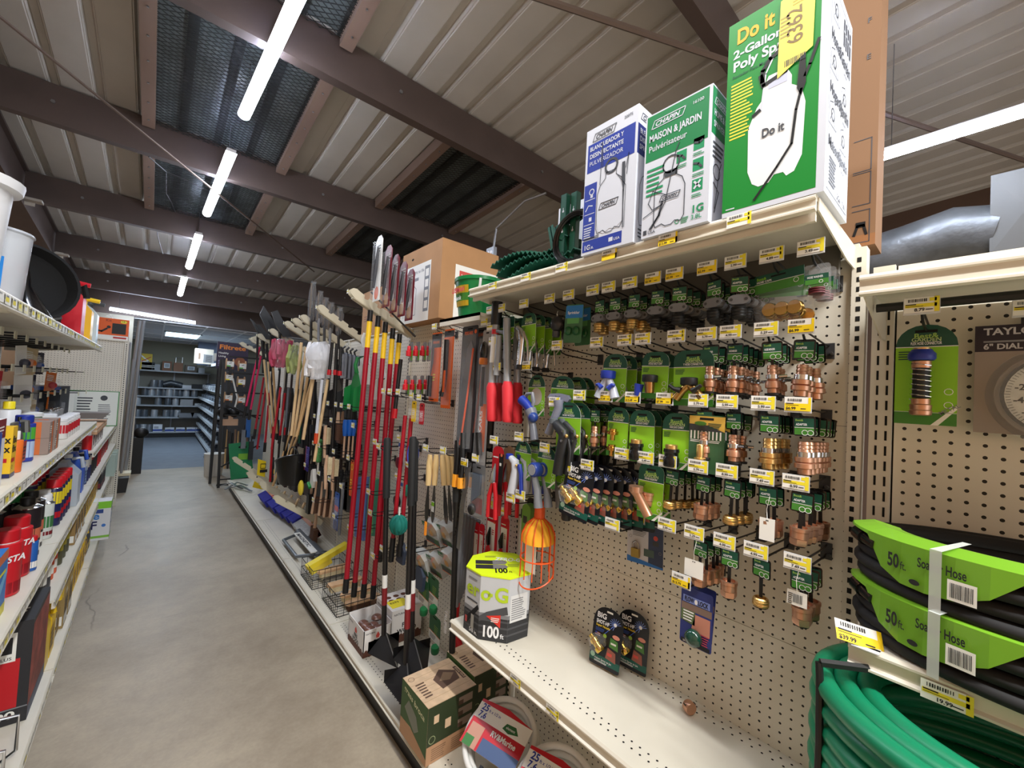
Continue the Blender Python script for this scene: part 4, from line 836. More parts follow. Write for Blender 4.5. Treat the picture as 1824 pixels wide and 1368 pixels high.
# padlock pack and Flow Lock packs
t = thing('padlock_pack'); w, h = .125, .13; mb = MB(); mb.prism([(-w/2, .014), (-w/2, -h+.014), (w/2, -h+.014), (w/2, .014)][::1], (0, 0, 0), YN, ZP, .001, M((200, 202, 210), .4)); mb.f[0] = mb.f[0][::-1] if 0 else mb.f[0]; f = aisle(mb, 0, w/2, -h+.014); f.q(.075, 0, .05, h, M((48, 60, 90), .4)); f.p([(0, .0), (w, 0), (w, .006), (0, .02)], M((40, 110, 190), .4), 2); f.greek(.02, .09, .05, .02, 4, GREY); f.c(.1, .095, .008, M((190, 70, 60), .5), 3, 10); f.q(.09, .07, .02, .014, DKGREY, 3); f.ring(.012, .085, .005, .001, GREY); f.ring(.115, .05, .005, .001, GREY); f.q(.06, .03, .035, .024, M((70, 90, 84), .4), 3); mb.build('card', t, False)
MB().box((-.014, .015, -.095), (-.002, .042, -.066), M((180, 150, 80), .3, .9)).build('lock_body', t); MB().tube([(-.008, .019, -.066), (-.008, .019, -.05), (-.008, .0285, -.042), (-.008, .038, -.05), (-.008, .038, -.066)], .003, STEEL, 6).build('shackle', t)
tag(t, 'blister pack with a small brass padlock hanging under the black cards', 'padlock'); t.location = (1.26, .735, 1.212); t.rotation_euler = (-.03, 0, .1)
hook(.735, 1.262, '', False, 'hook holding the padlock pack, under the fanned black cards', L=.13)
t = thing('hose_lock_pack'); w, h = .085, .15; mb = MB(); mb.prism([(x, y+.014) for x, y in rounded(w, h, .006, 2)], (0, 0, 0), YN, ZP, .001, M((40, 52, 120), .4)); f = aisle(mb, 0, w/2, -h+.014); f.q(.002, .09, .081, .018, M((120, 100, 90), .5)); f.p([(.03, .04), (.08, .04), (.08, .085), (.04, .085)], M((190, 130, 110), .5), 2); f.p([(.002, .06), (.04, .055), (.04, .09), (.002, .09)], M((90, 110, 70), .5), 2)
f.t(.010, .113, .012, 'FLOW', M((20, 20, 26), .5), 4, bold=.04, fit=.026); f.t(.047, .113, .012, 'LOCK', M((20, 20, 26), .5), 4, bold=.04, fit=.027); f.q(.006, .110, .072, .018, M((120, 140, 210), .5), 2); f.c(.0415, .118, .004, WHITE, 4, 8, .007); f.greek(.008, .062, .03, .03, 4, WHITE, 3); f.q(.004, .002, .077, .01, NVY, 2); f.t(.01, .004, .005, 'brass craft', WHITE, 3); f.greek(.055, .014, .024, .03, 5, M((180, 60, 80), .5), 3); mb.build('card', t, False)
MB().sphere((-.012, 0, -.108), .026, M((20, 60, 48), .2, coat=.6), sc=(.7, .9, .9)).build('green_dome', t)
HL = Proto(t, 'hose lock pack'); HL.place((1.13, .498, 1.124), 'front blue hose lock pack with dark green dome, hanging lowest'); HL.place((1.19, .515, 1.116), 'rear blue hose lock pack, showing only its left edge', rot=(.05, 0, 0))
# loose brass cap on the shelf
MBp = MB().lathe([(.0165, -.011), (.018, -.009), (.018, .009), (.0165, .011), (.0135, .011), (.013, -.006)], COPPER, 18, (0, 0, 0), 'y'); q = at(1229, 1262, 'Z', .71)
for k in range(3): MBp.lathe([(.0022, -.004), (.0022, .004), (.001, .005)], BLACK, 6, (.0195*math.cos(k*2.1+.5), 0, .0195*math.sin(k*2.1+.5)), 'y')
o = MBp.build('brass_cap', None, True, Vector((q.x-.005, q.y, .7165))); o.rotation_euler = (0, 0, -.5); tag(o, 'loose copper-coloured hose cap lying on its side on the empty shelf', 'hose cap')
# ================================================================ tool racks and long tools, bays two to six
RB = [(2.65, .895, 2.243), (3.49, .94, 2.26), (4.0, .944, 2.24), (4.28, .945, 2.24), (4.57, .94, 2.24), (5.22, .93, 2.22), (5.94, .93, 2.22), (6.25, .93, 2.21), (6.46, .93, 2.21), (7.3, .93, 2.2)]
IV = M((214, 206, 180), .45)
def rack_bar(y, xt, zt, label, xb=1.34, zb=2.03, drop=0):
    L = math.hypot(xb-xt, zt-zb); a = math.atan2(zt-zb, xb-xt); t = thing('tool_rack_bar', (xb, y, zb)); u = Vector((-math.cos(a), 0, math.sin(a))); v = Vector((math.sin(a), 0, math.cos(a)))
    o = [(0, -.03), (0, .02)]; n = 4
    for k in range(n):
        c = L*(.18+.2*k); o += [(c-.018, .024), (c-.012, .006), (c+.012, .006), (c+.018, .024)]
    o += [(L-.06, .026), (L-.03, .03), (L-.01, .02), (L, .004), (L-.012, -.018), (L-.05, -.03)]
    for s in (-1, 1): MB().prism([(a_, b) for a_, b in o][::-1], (0, s*.022, 0), u, v, .003, IV).build('plate', t, False)
    mb = MB(); mb.prism([(L-.04, -.034), (0, -.034), (0, -.03), (L-.04, -.03)], (0, .022, 0), u, v, .044, IV); mb.build('bottom_web', t, False)
    mb = MB(Matrix.Translation(u*(L+.003)+v*.0)); tagface(aisle(mb, -.004, .02, -.022), .03, .026, hd=False); mb.build('price_tag', t, False)
    return tag(t, label, 'tool rack bar')
rbw = ['nearest notched cream tool bar, carrying the red tubular poles', 'second notched cream tool bar, left of the red poles', 'third notched cream tool bar, above the wooden handles', 'fourth notched cream tool bar from the near end', 'fifth notched cream tool bar from the near end', 'sixth notched cream tool bar, beside the bagged red mop', 'seventh notched cream tool bar, above the pink handles', 'eighth notched cream tool bar, in the far cluster of four', 'ninth notched cream tool bar, in the far cluster of four', 'farthest notched cream tool bar, last of the row']
for (y, xt, zt), l in zip(RB, rbw): rack_bar(y, xt, zt, l)
# four lower bars
for k, (a, b, l) in enumerate((((415, 815), (462, 845), 'farthest low cream bar, in front of the green board'), ((440, 842), (490, 872), 'second low cream bar, beside the yellow scraper'), ((463, 860), (540, 905), 'third low cream bar, in front of the wooden handles'), ((488, 885), (545, 915), 'nearest low cream bar, above the push broom heads'))):
    y = (6.4, 5.7, 5.0, 4.3)[k]; p = at(*a, 'Y', y); q = at(*b, 'Y', y); q = p + (q-p)*min(1.6, (1.34-p.x)/max(.05, (q.x-p.x)))
    rack_bar(y, p.x, p.z, l, min(q.x, 1.34), q.z)
def stick(name, a, b, Y, segs, label, cat, r=.014, group=None, x=None):
    """long handle between two pixels on the plane y = Y; segs = [(fraction, material, name, radius)]"""
    p, q = (at(*a, 'Y', Y), at(*b, 'Y', Y)) if x is None else (at(*a, 'X', x), at(*b, 'X', x))
    t = thing(name, p); f0 = 0; d = q-p
    for f1, m, nm, rr in segs:
        MB().tube([d*f0, d*f1], rr or r, m, 10).build(nm, t); f0 = f1
    return tag(t, label, cat, group)
RP = M((158, 12, 36), .35)
for k, (a, b) in enumerate((((660, 553), (615, 1056)), ((674, 563), (630, 1062)), ((687, 574), (647, 1064)), ((700, 585), (664, 1066)), ((712, 595), (676, 1000)))):
    st = stick('tool_pole', a, b, 2.60, [(.035, BLACK, 'top_grip', .017), (.04, BLACK, 'collar', .019), (.135, M((244, 200, 30), .45), 'yellow_label', .0165), (.95, RP, 'red_tube', .0163), (1.0, BLACK, 'end_cap', .0185)], ['leftmost of the five red tubular poles with yellow labels', 'second from left of the five red poles with yellow labels', 'middle one of the five red poles with yellow labels', 'fourth from left of the five red poles with yellow labels', 'rightmost of the five red poles, partly behind a black handle'][k], 'pole')
# black handled spades with the folded triangular blades
def black_tool(a, b, Y, label, blade, bx, rz):
    p, q = at(*a, 'Y', Y), at(*b, 'Y', Y); t = thing('trenching_spade', q); d = p-q
    MB().tube([d*.06, d*.72], .0135, M((20, 18, 19), .35), 10).build('shaft', t); MB().tube([d*.72, d*.99, d], [.0185, .0195, .014], M((24, 26, 28), .7), 10).build('foam_grip', t)
    mb = MB(); mb.tube([d*.22, d*.30], .0142, M((120, 24, 30), .5), 10).tube([d*.30, d*.36], .0142, M((226, 226, 222), .5), 10); mb.build('label', t)
    w, h = blade; R = Matrix.Rotation(rz, 4, 'Z'); mb = MB(R); th = .002
    A, B_, C, D = (0, 0, .10), (-w/2, 0, .02), (w/2, 0, .02), (0, -h, 0)
    for T in ((A, B_, D), (A, D, C)):
        vs = [Vector(v) for v in T]; mb.add(vs+[v+Vector((0, .003, .003)) for v in vs], [(0, 1, 2), (5, 4, 3), (0, 3, 4, 1), (1, 4, 5, 2), (2, 5, 3, 0)], M((26, 26, 28), .38))
    mb.add([B_, C, (w/2, .0, .075), (-w/2, 0, .075)], [(0, 1, 2, 3), (3, 2, 1, 0)], M((22, 22, 24), .4)); mb.tube([(0, -h*.96, .004), (0, -.02, .10)], .003, STEEL, 5)
    mb.build('blade', t, False)
    return tag(t, label, 'spade')
black_tool((690, 780), (683, 1160), 2.05, 'black spade with folded triangular blade, left of the three on the base deck', (.17, .17), 0, 0)
black_tool((739, 783), (733, 1172), 1.86, 'black spade with white label on its shaft, middle of the three', (.19, .20), 0, -.15)
black_tool((736, 778), (722, 1215), 1.80, 'black spade standing nearest, its blade overhanging the deck edge', (.2, .24), 0, -.35)
stick('digging_tool', (817, 792), (805, 1168), 1.66, [(.27, M((24, 26, 28), .7), 'foam_grip', .021), (.62, BLACK, 'shaft', .015), (.86, BLACK, 'label_section', .0155), (1, BLACK, 'lower_shaft', .015)], 'thick black tool shaft with vertical white lettering, left of the lime-lidded hose box', 'tool')
mb = MB(); f = aisle(mb, 0, 0, 0); f.t(0, 0, .022, 'TRUPER', WHITE, 1, rot=-PI/2, bold=.02); o = mb.build('lettering', None, False); _h = [x for x in col.objects if x.name.startswith('digging_tool')][0]; o.parent = _h; o.location = Vector((-.0165, .008, -.78))
# other long handles further down the aisle
WD = M((222, 190, 142), .5, var=.05, scale=14); WD2 = M((206, 168, 116), .5)
sticks = [((537, 610), (519, 776), 4.0, WD, None, 'pale wooden handle hanging left of the bagged white mop'), ((546, 619), (524, 778), 4.0, WD, None, 'pale wooden handle close beside the white mop bag'), ((548, 672), (530, 775), 3.9, WD2, None, 'wooden handle under the left edge of the white mop bag'), ((558, 674), (540, 783), 3.6, WD, None, 'short pale wooden handle straight below the white mop'),
 ((556, 676), (528, 778), 3.8, WD2, None, 'wooden handle slanting behind two others below the white mop'), ((584, 676), (560, 822), 3.5, WD, None, 'wooden broom handle standing right of the grey-white pole'), ((574, 676), (562, 790), 3.5, M((214, 218, 226), .3), M((214, 70, 30), .4), 'grey-white pole with orange end below the mop bag'),
 ((467, 607), (483, 772), 5.9, WD, BLACK, 'left wooden handle with black plastic top, by the pink handles'), ((475, 612), (488, 770), 5.8, WD, BLACK, 'right wooden handle with black plastic top, by the pink handles'), ((485, 625), (493, 772), 5.6, WD2, BLACK, 'wooden handle behind the two black-topped ones'),
 ((463, 618), (434, 744), 6.6, PINK, BLACK, 'left one of two long pink handles with black grips'), ((465, 634), (443, 748), 6.5, PINK, BLACK, 'right one of two long pink handles with black grips'), ((470, 672), (452, 782), 6.2, RP, BLACK, 'dark red handle with black end, right of the pink handles'), ((474, 690), (458, 800), 6.1, RP, None, 'dark red handle in front of the green board'), ((480, 700), (471, 805), 5.9, M((170, 18, 40), .4), BLACK, 'red handle behind the wooden ones, black end'),
 ((500, 690), (484, 800), 5.4, M((204, 34, 50), .4), None, 'bright red handle under the bagged red mop'), ((508, 700), (497, 790), 5.3, RED, BLACK, 'red handle with dark blue grip below the bagged mop'), ((520, 700), (503, 830), 5.0, BLACK, None, 'long black handle right of the bagged red mop'), ((514, 690), (508, 775), 5.1, M((120, 124, 130), .35), RED, 'grey pole with a red lower end, below the bagged mop'),
 ((487, 760), (481, 858), 5.5, RED, None, 'red pole with yellow collar standing on the deck'), ((518, 768), (486, 866), 5.0, WD2, None, 'wooden rake handle leaning left down to the deck'), ((524, 775), (500, 850), 4.9, WD2, None, 'wooden handle leaning behind the black bucket'), ((530, 778), (508, 830), 4.8, WD2, None, 'third leaning wooden handle above the black bucket'),
 ((541, 700), (533, 790), 4.4, DGREEN, None, 'thin dark green handle among the wooden ones'), ((551, 690), (545, 860), 4.2, BLACK, None, 'black broom pole below the mop bag'), ((600, 640), (592, 800), 3.3, BLACK, None, 'black pole in the shade left of the dustpan'), ((562, 680), (556, 860), 4.0, BLACK, None, 'black pole behind the grey-white one'),
 ((592, 610), (586, 668), 3.4, BLACK, RED, 'black tool handle with red band, left of three'), ((600, 612), (597, 668), 3.3, BLACK, RED, 'black tool handle with red band, middle of three'), ((607, 618), (605, 669), 3.2, BLACK, RED, 'black tool handle with red band, right of three'),
 ((722, 740), (696, 1000), 2.3, M((168, 18, 36), .4), BLACK, 'dark red pole hidden behind the tall red poles'), ((733, 740), (712, 990), 2.25, M((160, 18, 36), .4), BLACK, 'second dark red pole hidden near the pegboard'), ((714, 640), (702, 745), 2.35, BLACK, RED, 'black extension pole with red bands behind the red poles')]
for a, b, Y, m, m2, lab in sticks:
    segs = [(1, m, 'shaft', None)] if m2 is None else ([(.2, m2, 'grip', .0165), (1, m, 'shaft', None)] if lab.find('top') > 0 else [(.84, m, 'shaft', None), (1, m2, 'grip', .0165)])
    stick('garden_tool', a, b, Y, segs, lab, 'tool', .0125)
# bagged mop heads and rake fans
def bag(px, py, Y, w, h, m_in, label, name='bagged_mop', n=9, d=.10, seed=0, m_out=None):
    p = at(px, py, 'Y', Y); t = thing(name, p); r = random.Random(seed)
    mb = MB()
    for i in range(n):
        x = (i/(n-1)-.5)*w*.8; mb.tube([(x+r.uniform(-.01, .01), r.uniform(-d, d)*.4, h*(.45-.9*k/4)+r.uniform(-.01, .01)) for k in range(5)], [.012, .02, .024, .02, .014], m_in, 6)
    mb.build('mop_head', t)
    mb = MB(); pr = []
    for k in range(9):
        a = k/8; pr.append((w/2*(.55+.45*math.sin(PI*min(1, a*1.15))), h*(.5-a)))
    mb.lathe(pr, m_out or CLEAR, 16, sy=d/w*2)
    mb.v = [(x*(1+.07*math.sin(29*z+7*y)), y*(1+.1*math.sin(23*z+5*x)), z+.008*math.sin(40*x)) for x, y, z in mb.v]
    mb.build('bag', t); return tag(t, label, 'mop')
bag(568, 642, 3.55, .20, .30, M((240, 240, 240), .8), 'white string mop folded in clear plastic, hanging upside down', n=11, m_out=M((238, 240, 244), .3, alpha=.45, coat=.5))
bag(502, 630, 5.0, .22, .33, M((190, 70, 96), .7), 'red and pink mop in a crumpled clear bag', n=9, seed=3)
bag(524, 640, 4.7, .12, .32, M((160, 170, 90), .7), 'green and yellow mop in clear bag right of the red one', n=5, seed=5)
for k, (px, py, Y, h, lab) in enumerate(((556, 541, 3.9, .36, 'tallest tool end wrapped in clear plastic above the cream bars'), (569, 552, 3.8, .30, 'second plastic-wrapped tool end above the cream bars'), (579, 562, 3.7, .28, 'third plastic-wrapped tool end, dark steel inside'), (589, 570, 3.6, .27, 'fourth plastic-wrapped tool end, behind the second bar'), (604, 575, 3.5, .24, 'plastic-wrapped fork beside the leaning brown cartons'))):
    p = at(px, py, 'Y', Y); t = thing('wrapped_tool', p)
    MB().tube([(-.015, 0, h/2), (-.012, 0, -h*.3)], .008, M((110, 96, 80), .4, .5), 6).tube([(.015, 0, h/2-.02), (.012, 0, -h*.3)], .008, M((90, 84, 78), .4, .5), 6).tube([(0, 0, -h*.25), (.01, 0, -h*.9)], .011, [BLACK, GREY, DKGREY, GREY, BLACK][k], 8).build('steel_head', t)
    mb = MB(); mb.lathe([(.012, -h*.45), (.03, -h*.3), (.034, 0), (.032, h*.3), (.022, h*.5), (.03, h*.55)], CLEAR, 10, sy=.7); mb.v = [(x*(1+.2*math.sin(31*z)), y*(1+.2*math.cos(27*z)), z) for x, y, z in mb.v]; mb.build('wrap', t)
    tag(t, lab, 'garden tool')
# shovels blades up
for k, (pts, Y, lab) in enumerate((([(463, 560), (470, 545), (490, 575), (510, 615), (500, 618), (478, 592)], 5.4, 'wide black snow shovel blade sticking up above the bars'), ([(484, 556), (494, 552), (512, 585), (520, 600), (505, 600), (492, 580)], 5.1, 'second black shovel blade behind the first'), ([(446, 567), (452, 572), (470, 598), (474, 604), (462, 598)], 6.1, 'narrow black shovel blade on the far left'), ([(456, 578), (462, 578), (482, 600), (486, 606), (474, 604)], 5.9, 'slim black shovel blade between the two wider ones'))):
    mb = MB(); P = [at(*p, 'Y', Y) for p in pts]; c = sum(P, Vector())/len(P); n = len(P)
    F = [p-c for p in P]; B_ = [p-c+Vector((.0, .035, 0)) for p in P]; mb.add(F+B_, [tuple(range(n)), tuple(range(n, 2*n))[::-1]]+[(i, n+i, n+(i+1) % n, (i+1) % n) for i in range(n)], M((44, 46, 50), .3, .3))
    t = thing('snow_shovel', c); mb.build('blade', t, False); MB().tube([(0, .05, -.05), (.02, .05, -.5)], .013, BLACK, 8).build('handle', t); tag(t, lab, 'shovel')
# brown cartons leaning behind the racks
for a, b, dz, lab in (((3.35, 3.75), (1.40, 1.75), .42, 'brown carton behind the second cream tool bar'), ((2.95, 3.3), (1.40, 1.72), .3, 'brown carton with an open dark top behind the nearest tool bar')):
    mb, c = carton('b', b[0], b[1], a[0], a[1], GH+.012, GH+.012+dz, CARD); f = aisle(mb, b[0], a[1], GH+.012); f.greek(.05, .15, .2, .06, 3, M((140, 90, 60), .6))
    tag(mb.build('brown_carton', None, False, c), lab, 'carton')
# large VELUX carton
A0, A1, A2 = at(780, 575, 'X', 1.25), at(780, 427, 'X', 1.25), at(722, 470, 'X', 1.25)
mb = MB(); zb = GH+.012; zt = A1.z; y1 = A0.y; y2 = at(715, 520, 'X', 1.25).y
c = Vector((1.45, y1, zb)); mb = MB(Matrix.Translation(-c))
mb.box((1.25, y1, zb), (1.68, y2, zt), CARD); f = aisle(mb, 1.25, y2, zb); W_ = y2-y1; H_ = zt-zb
f.q(W_*.02, .0, W_*.74, H_*.78, PAPER); f.q(W_*.62, H_*.12, W_*.12, H_*.6, M((110, 114, 120), .5), 2)
for k in range(4): f.q(W_*.64, H_*(.16+.14*k), W_*.08, H_*.1, PAPER, 3)
f.t(W_*.1, H_*.66, .02, 'Bringing light to life', GREY, 3, fit=W_*.5); f.q(W_*.12, H_*.56, W_*.35, .02, GREY, 3); f.line([(W_*.3, H_*.1), (W_*.3, H_*.45), (W_*.36, H_*.5), (W_*.42, H_*.45), (W_*.42, H_*.1), (W_*.3, H_*.1)], .004, GREY, 3)
f.c(W_*.28, H_*.88, .016, HOLE, 1, 10, .008)
n = near(mb, y1, 1.25, zb); n.q(.10, .0, .33, H_*.72, PAPER); n.q(.13, H_*.52, .15, H_*.13, M((200, 70, 60), .5), 2); n.t(.145, H_*.545, .03, 'VELUX', PAPER, 3, bold=.03, fit=.115); n.greek(.13, H_*.3, .14, H_*.15, 4, GREY, 2)
tag(mb.build('brown_carton', None, False), 'large brown carton with a red logo on its white label, beside the green bucket', 'carton').location = c
# bucket
p = at(838, 568, 'X', 1.30); t = thing('bucket', (1.17, 1.625, 1.99)); BG = M((10, 120, 62), .3)
MB().lathe([(.092, 0), (.095, .01), (.118, .17), (.124, .172), (.124, .188), (.119, .19), (.112, .182), (.09, .012)], BG, 28).build('body', t)
MB().tube([(.04*math.cos(a)-.05, .128*math.cos(a), .165+.0-.12*math.sin(a)*.9) for a in [PI*i/12 for i in range(13)]], .006, WHITE, 8).build('handle', t)
mb = MB()
for k in range(-3, 3):
    a0, a1 = PI+.16*k, PI+.16*(k+1)
    for z0, z1, m in ((.05, .075, M((232, 196, 50), .5)), (.075, .11, M((90, 170, 70), .5)), (.11, .145, M((232, 196, 50), .5))):
        r0 = .1005+z0*.137-.002; r1 = .1005+z1*.137-.002; mb.add([(r0*math.cos(a0), r0*math.sin(a0), z0), (r0*math.cos(a1), r0*math.sin(a1), z0), (r1*math.cos(a1), r1*math.sin(a1), z1), (r1*math.cos(a0), r1*math.sin(a0), z1)], [(0, 1, 2, 3), (3, 2, 1, 0)], m)
f = Face(mb, (-.122, .052, .095), YN, ZP); f.t(0, .018, .022, 'LIBMAN', M((210, 30, 60), .5), 2, bold=.04, fit=.10); f.t(.02, -.02, .02, 'Tank', WHITE, 2, fit=.06); mb.build('label', t, False)
tag(t, 'green plastic bucket with white handle and yellow label, on the shelf beam', 'bucket')
m = MB().box((1.05, 1.45, 1.975), (1.342, 1.78, 1.989), BEIGE).box((1.05, 1.45, 1.955), (1.055, 1.78, 1.989), BEIGE); tag(m.build('small_shelf', None, False), 'small cream shelf under the green bucket', 'shelf')
# saw packs clipped above the nearest tool bar
for k, (px, py) in enumerate(((673, 478), (690, 492), (703, 505), (717, 515), (730, 525))):
    p = at(px, py, 'Y', 2.42-.02*k); t = thing('lopper_pack', p+Vector((0, 0, 0))); h = .40-.02*k; w = .10
    mb = MB(); mb.prism([(-w/2, -h/2), (w/2, -h/2), (w/2, h/2-.03), (w/2-.03, h/2), (-w/2+.03, h/2), (-w/2, h/2-.03)], (0, 0, 0), YN, ZP, .002, PAPER if k == 0 else M((120, 20, 36), .4)); f = aisle(mb, 0, w/2, -h/2)
    f.c(.05, .05, .03, ORANGE if k == 0 else M((190, 130, 40), .5), 1, 12, .04); f.greek(.02, h*.75, .06, .05, 3, OUT if k == 0 else PAPER, 2); f.c(.03, .1, .022, PAPER, 2); mb.build('card', t, False)
    MB().tube([(-.012, .02, -h*.3), (-.012, 0, 0), (-.012, -.02, h*.3)], [.008, .012, .008], M((50, 52, 58), .3, .5), 8).build('tool', t); MB().prism([(-w/2+.01, -h/2+.01), (w/2-.01, -h/2+.01), (w/2-.01, h/2-.04), (-w/2+.01, h/2-.04)], (-.022, 0, 0), YN, ZP, .018, CLEAR).build('blister', t, False)
    t.location.z += 0; tag(t, ['white and orange lopper pack, leftmost above the nearest tool bar', 'second of the red blister packs above the nearest tool bar', 'third of the red blister packs above the nearest tool bar', 'fourth of the red blister packs above the nearest tool bar', 'rightmost red blister pack, in front of the large brown carton'][k], 'lopper pack')
m = MB().tube([at(661, 520, 'Y', 2.5), at(740, 600, 'Y', 2.35)], .006, WIRE, 6); tag(m.build('hanging_rail'), 'thin dark rail holding the red blister packs', 'rail')
# ---------------------------------------------------------------- hanging goods of bay two
OG = M((236, 104, 30), .42)
def hang_at(px, py, X): return at(px, py, 'X', X)
def placed(t, px, py, X, label, cat, hk=None, L=.2):
    p = at(px, py, 'X', X); t.location = p; tag(t, label, cat)
    if hk: hook(p.y, p.z+.045, '', False, hk, L=XB-X+.01, blank=True)
    return t
def blister(name, w, h, card, parts, clear=True, r=.01):
    t = thing(name); mb = MB(); mb.prism([(x, y+.012) for x, y in rounded(w, h, r, 3)], (0, 0, 0), YN, ZP, .001, card); f = aisle(mb, 0, w/2, -h+.012); f.q(w*.35, h-.018, w*.3, .007, HOLE, 2); parts(f, w, h); mb.build('card', t, False)
    if clear: MB().prism([(-w*.42, -h+.03), (w*.42, -h+.03), (w*.42, -.03), (-w*.42, -.03)], (-.024, 0, 0), YN, ZP, .022, CLEAR).build('blister', t, False)
    return t
t = blister('pruning_saw_pack', .11, .40, OG, lambda f, w, h: (f.q(0, h*.78, w, h*.2, DKGREY), f.t(.015, h*.84, .014, 'FISKARS', OG, 2, bold=.03, fit=.07), f.greek(.03, h*.3, .03, h*.12, 3, YEL, 2)))
MB().tube([(-.014, .02, -.07), (-.014, .018, -.16), (-.014, .03, -.25)], [.02, .016, .004], M((150, 152, 156), .3, .9), 8, flat=.2).build('blade', t); MB().tube([(-.014, .028, -.24), (-.014, .03, -.36)], .013, BLACK, 8).build('handle', t)
placed(t, 779, 596, 1.22, 'orange saw pack showing a grey angled blade, left of the pair', 'saw pack', 'hook holding the left orange saw pack')
t = blister('pruning_saw_pack', .10, .44, OG, lambda f, w, h: (f.t(.012, h*.62, .012, 'FISKARS', BLACK, 2, rot=PI/2, fit=.1, bold=.03), f.q(0, h*.9, w, h*.08, DKGREY)))
MB().tube([(-.016, .0, -.05), (-.016, -.004, -.2), (-.016, .0, -.3), (-.016, .02, -.36), (-.016, .035, -.34)], [.014, .013, .012, .011, .009], BLACK, 8).build('curved_handle', t); MB().tube([(-.02, -.008, -.22), (-.02, -.004, -.34)], .008, ORANGE, 6).build('orange_strip', t)
placed(t, 801, 590, 1.22, 'orange saw pack with a folded hooked black handle, right of the pair', 'saw pack', 'hook holding the right orange saw pack')
for k, X in ((0, 1.13), (1, 1.19), (2, 1.24)):
    t = blister('machete_pack', .13, .60, M((44, 44, 48), .4), lambda f, w, h: (f.t(.02, h*.93, .016, 'FISKARS', OG, 2, fit=.07, bold=.03), f.c(w*.85, h*.95, .01, OG, 2)))
    MB().prism([(-.045, -.52), (-.02, -.56), (.0, -.5), (.02, -.3), (.05, -.1), (.03, -.06), (.0, -.1), (-.03, -.3)], (-.012, 0, 0), YN, ZP, .003, M((130, 134, 140), .3, .9)).build('blade', t, False); MB().tube([(-.014, -.052, -.1), (-.014, -.03, -.3), (-.014, .0, -.5), (-.014, .02, -.58)], .005, M((220, 90, 50), .4), 6).build('orange_edge', t)
    MB().tube([(-.014, .03, -.54), (-.014, .02, -.60), (-.014, .028, -.72)], .016, BLACK, 8).tube([(-.014, -.01, -.5), (-.014, -.02, -.62), (-.014, -.012, -.73)], .013, BLACK, 8).build('grip', t)
    MB().tube([(-.014, .028, -.70), (-.014, .03, -.76)], .0175, M((240, 160, 40), .4), 8).build('orange_butt', t); MB().tube([(-.014, -.012, -.71), (-.014, -.014, -.76)], .0155, M((240, 160, 40), .4), 8).build('orange_butt', t)
    p = at(838, 585, 'X', 1.13); t.location = (X, p.y-.01*k, p.z); tag(t, ['front black pack with a long curved silver brush blade and orange grips', 'second black brush-blade pack, behind the front one', 'third black brush-blade pack, nearest the pegboard'][k], 'machete pack')
t = blister('pole_saw_pack', .07, .62, M((206, 208, 212), .3, alpha=.5), lambda f, w, h: (f.q(w*.2, h*.1, w*.6, h*.35, OG), f.t(w*.4, h*.14, .02, 'FISKARS', WHITE, 2, rot=PI/2, fit=.16, bold=.03)))
MB().sphere((-.016, 0, -.09), .026, BLACKG, 10, 6, (.7, .9, 1.8)).build('saw_head', t); MB().lathe([(.018, -.15), (.02, -.14), (.02, -.125), (.017, -.12)], M((214, 120, 40), .4), 12, (-.016, 0, 0)).build('orange_ring', t); MB().tube([(-.014, 0, -.16), (-.014, 0, -.34)], .008, DKGREY, 8).tube([(-.014, .01, -.46), (-.014, -.008, -.56)], .014, BLACK, 8).build('shaft', t)
placed(t, 869, 592, 1.14, 'clear narrow pack with black saw head and orange card, left of the loppers', 'saw pack', 'hook holding the clear narrow saw pack')
for a, b, g, lab, hd in (((884, 575), (876, 690), (876, 750), 'lopper handle with white label and red foam grip, leftmost of four', 1), ((896, 600), (888, 690), (886, 750), 'second of four red-gripped lopper handles, thinner and behind', 0), ((902, 580), (904, 688), (904, 752), 'third of four red-gripped lopper handles, grey tube', 0), ((922, 600), (921, 690), (921, 754), 'rightmost of four red-gripped lopper handles, behind the wand card', 0)):
    X = 1.10 if lab[0] in 'lt' else 1.16; p, q, r_ = at(*a, 'X', X), at(*b, 'X', X), at(*g, 'X', X); t = thing('lopper', p)
    MB().tube([Vector((0, 0, .03)), (q-p)], .016, M((158, 162, 166), .32, .3), 12).build('grey_tube', t); MB().tube([(q-p)+Vector((0, 0, .02)), (q-p), (r_-p)*.7+(q-p)*.3, (r_-p)+Vector((0, 0, .01)), r_-p], [.017, .024, .022, .024, .02], M((206, 40, 50), .65), 14).build('red_grip', t)
    if hd: MB().tube([Vector((0, 0, .09)), (0, 0, -.01)], .024, BLACK, 12).build('black_collar', t); MB().tube([Vector((0, 0, -.03)), (q-p)*.18], .018, RED, 12).build('red_band', t); MB().tube([(q-p)*.22, (q-p)*.62], .0175, PAPER, 12).build('white_label', t)
    tag(t, lab, 'lopper')
hook(1.42, 1.93, '', False, 'hook holding the red-gripped loppers'); hook(1.40, 1.865, '', False, 'tagged hook in front of the labelled lopper tube')
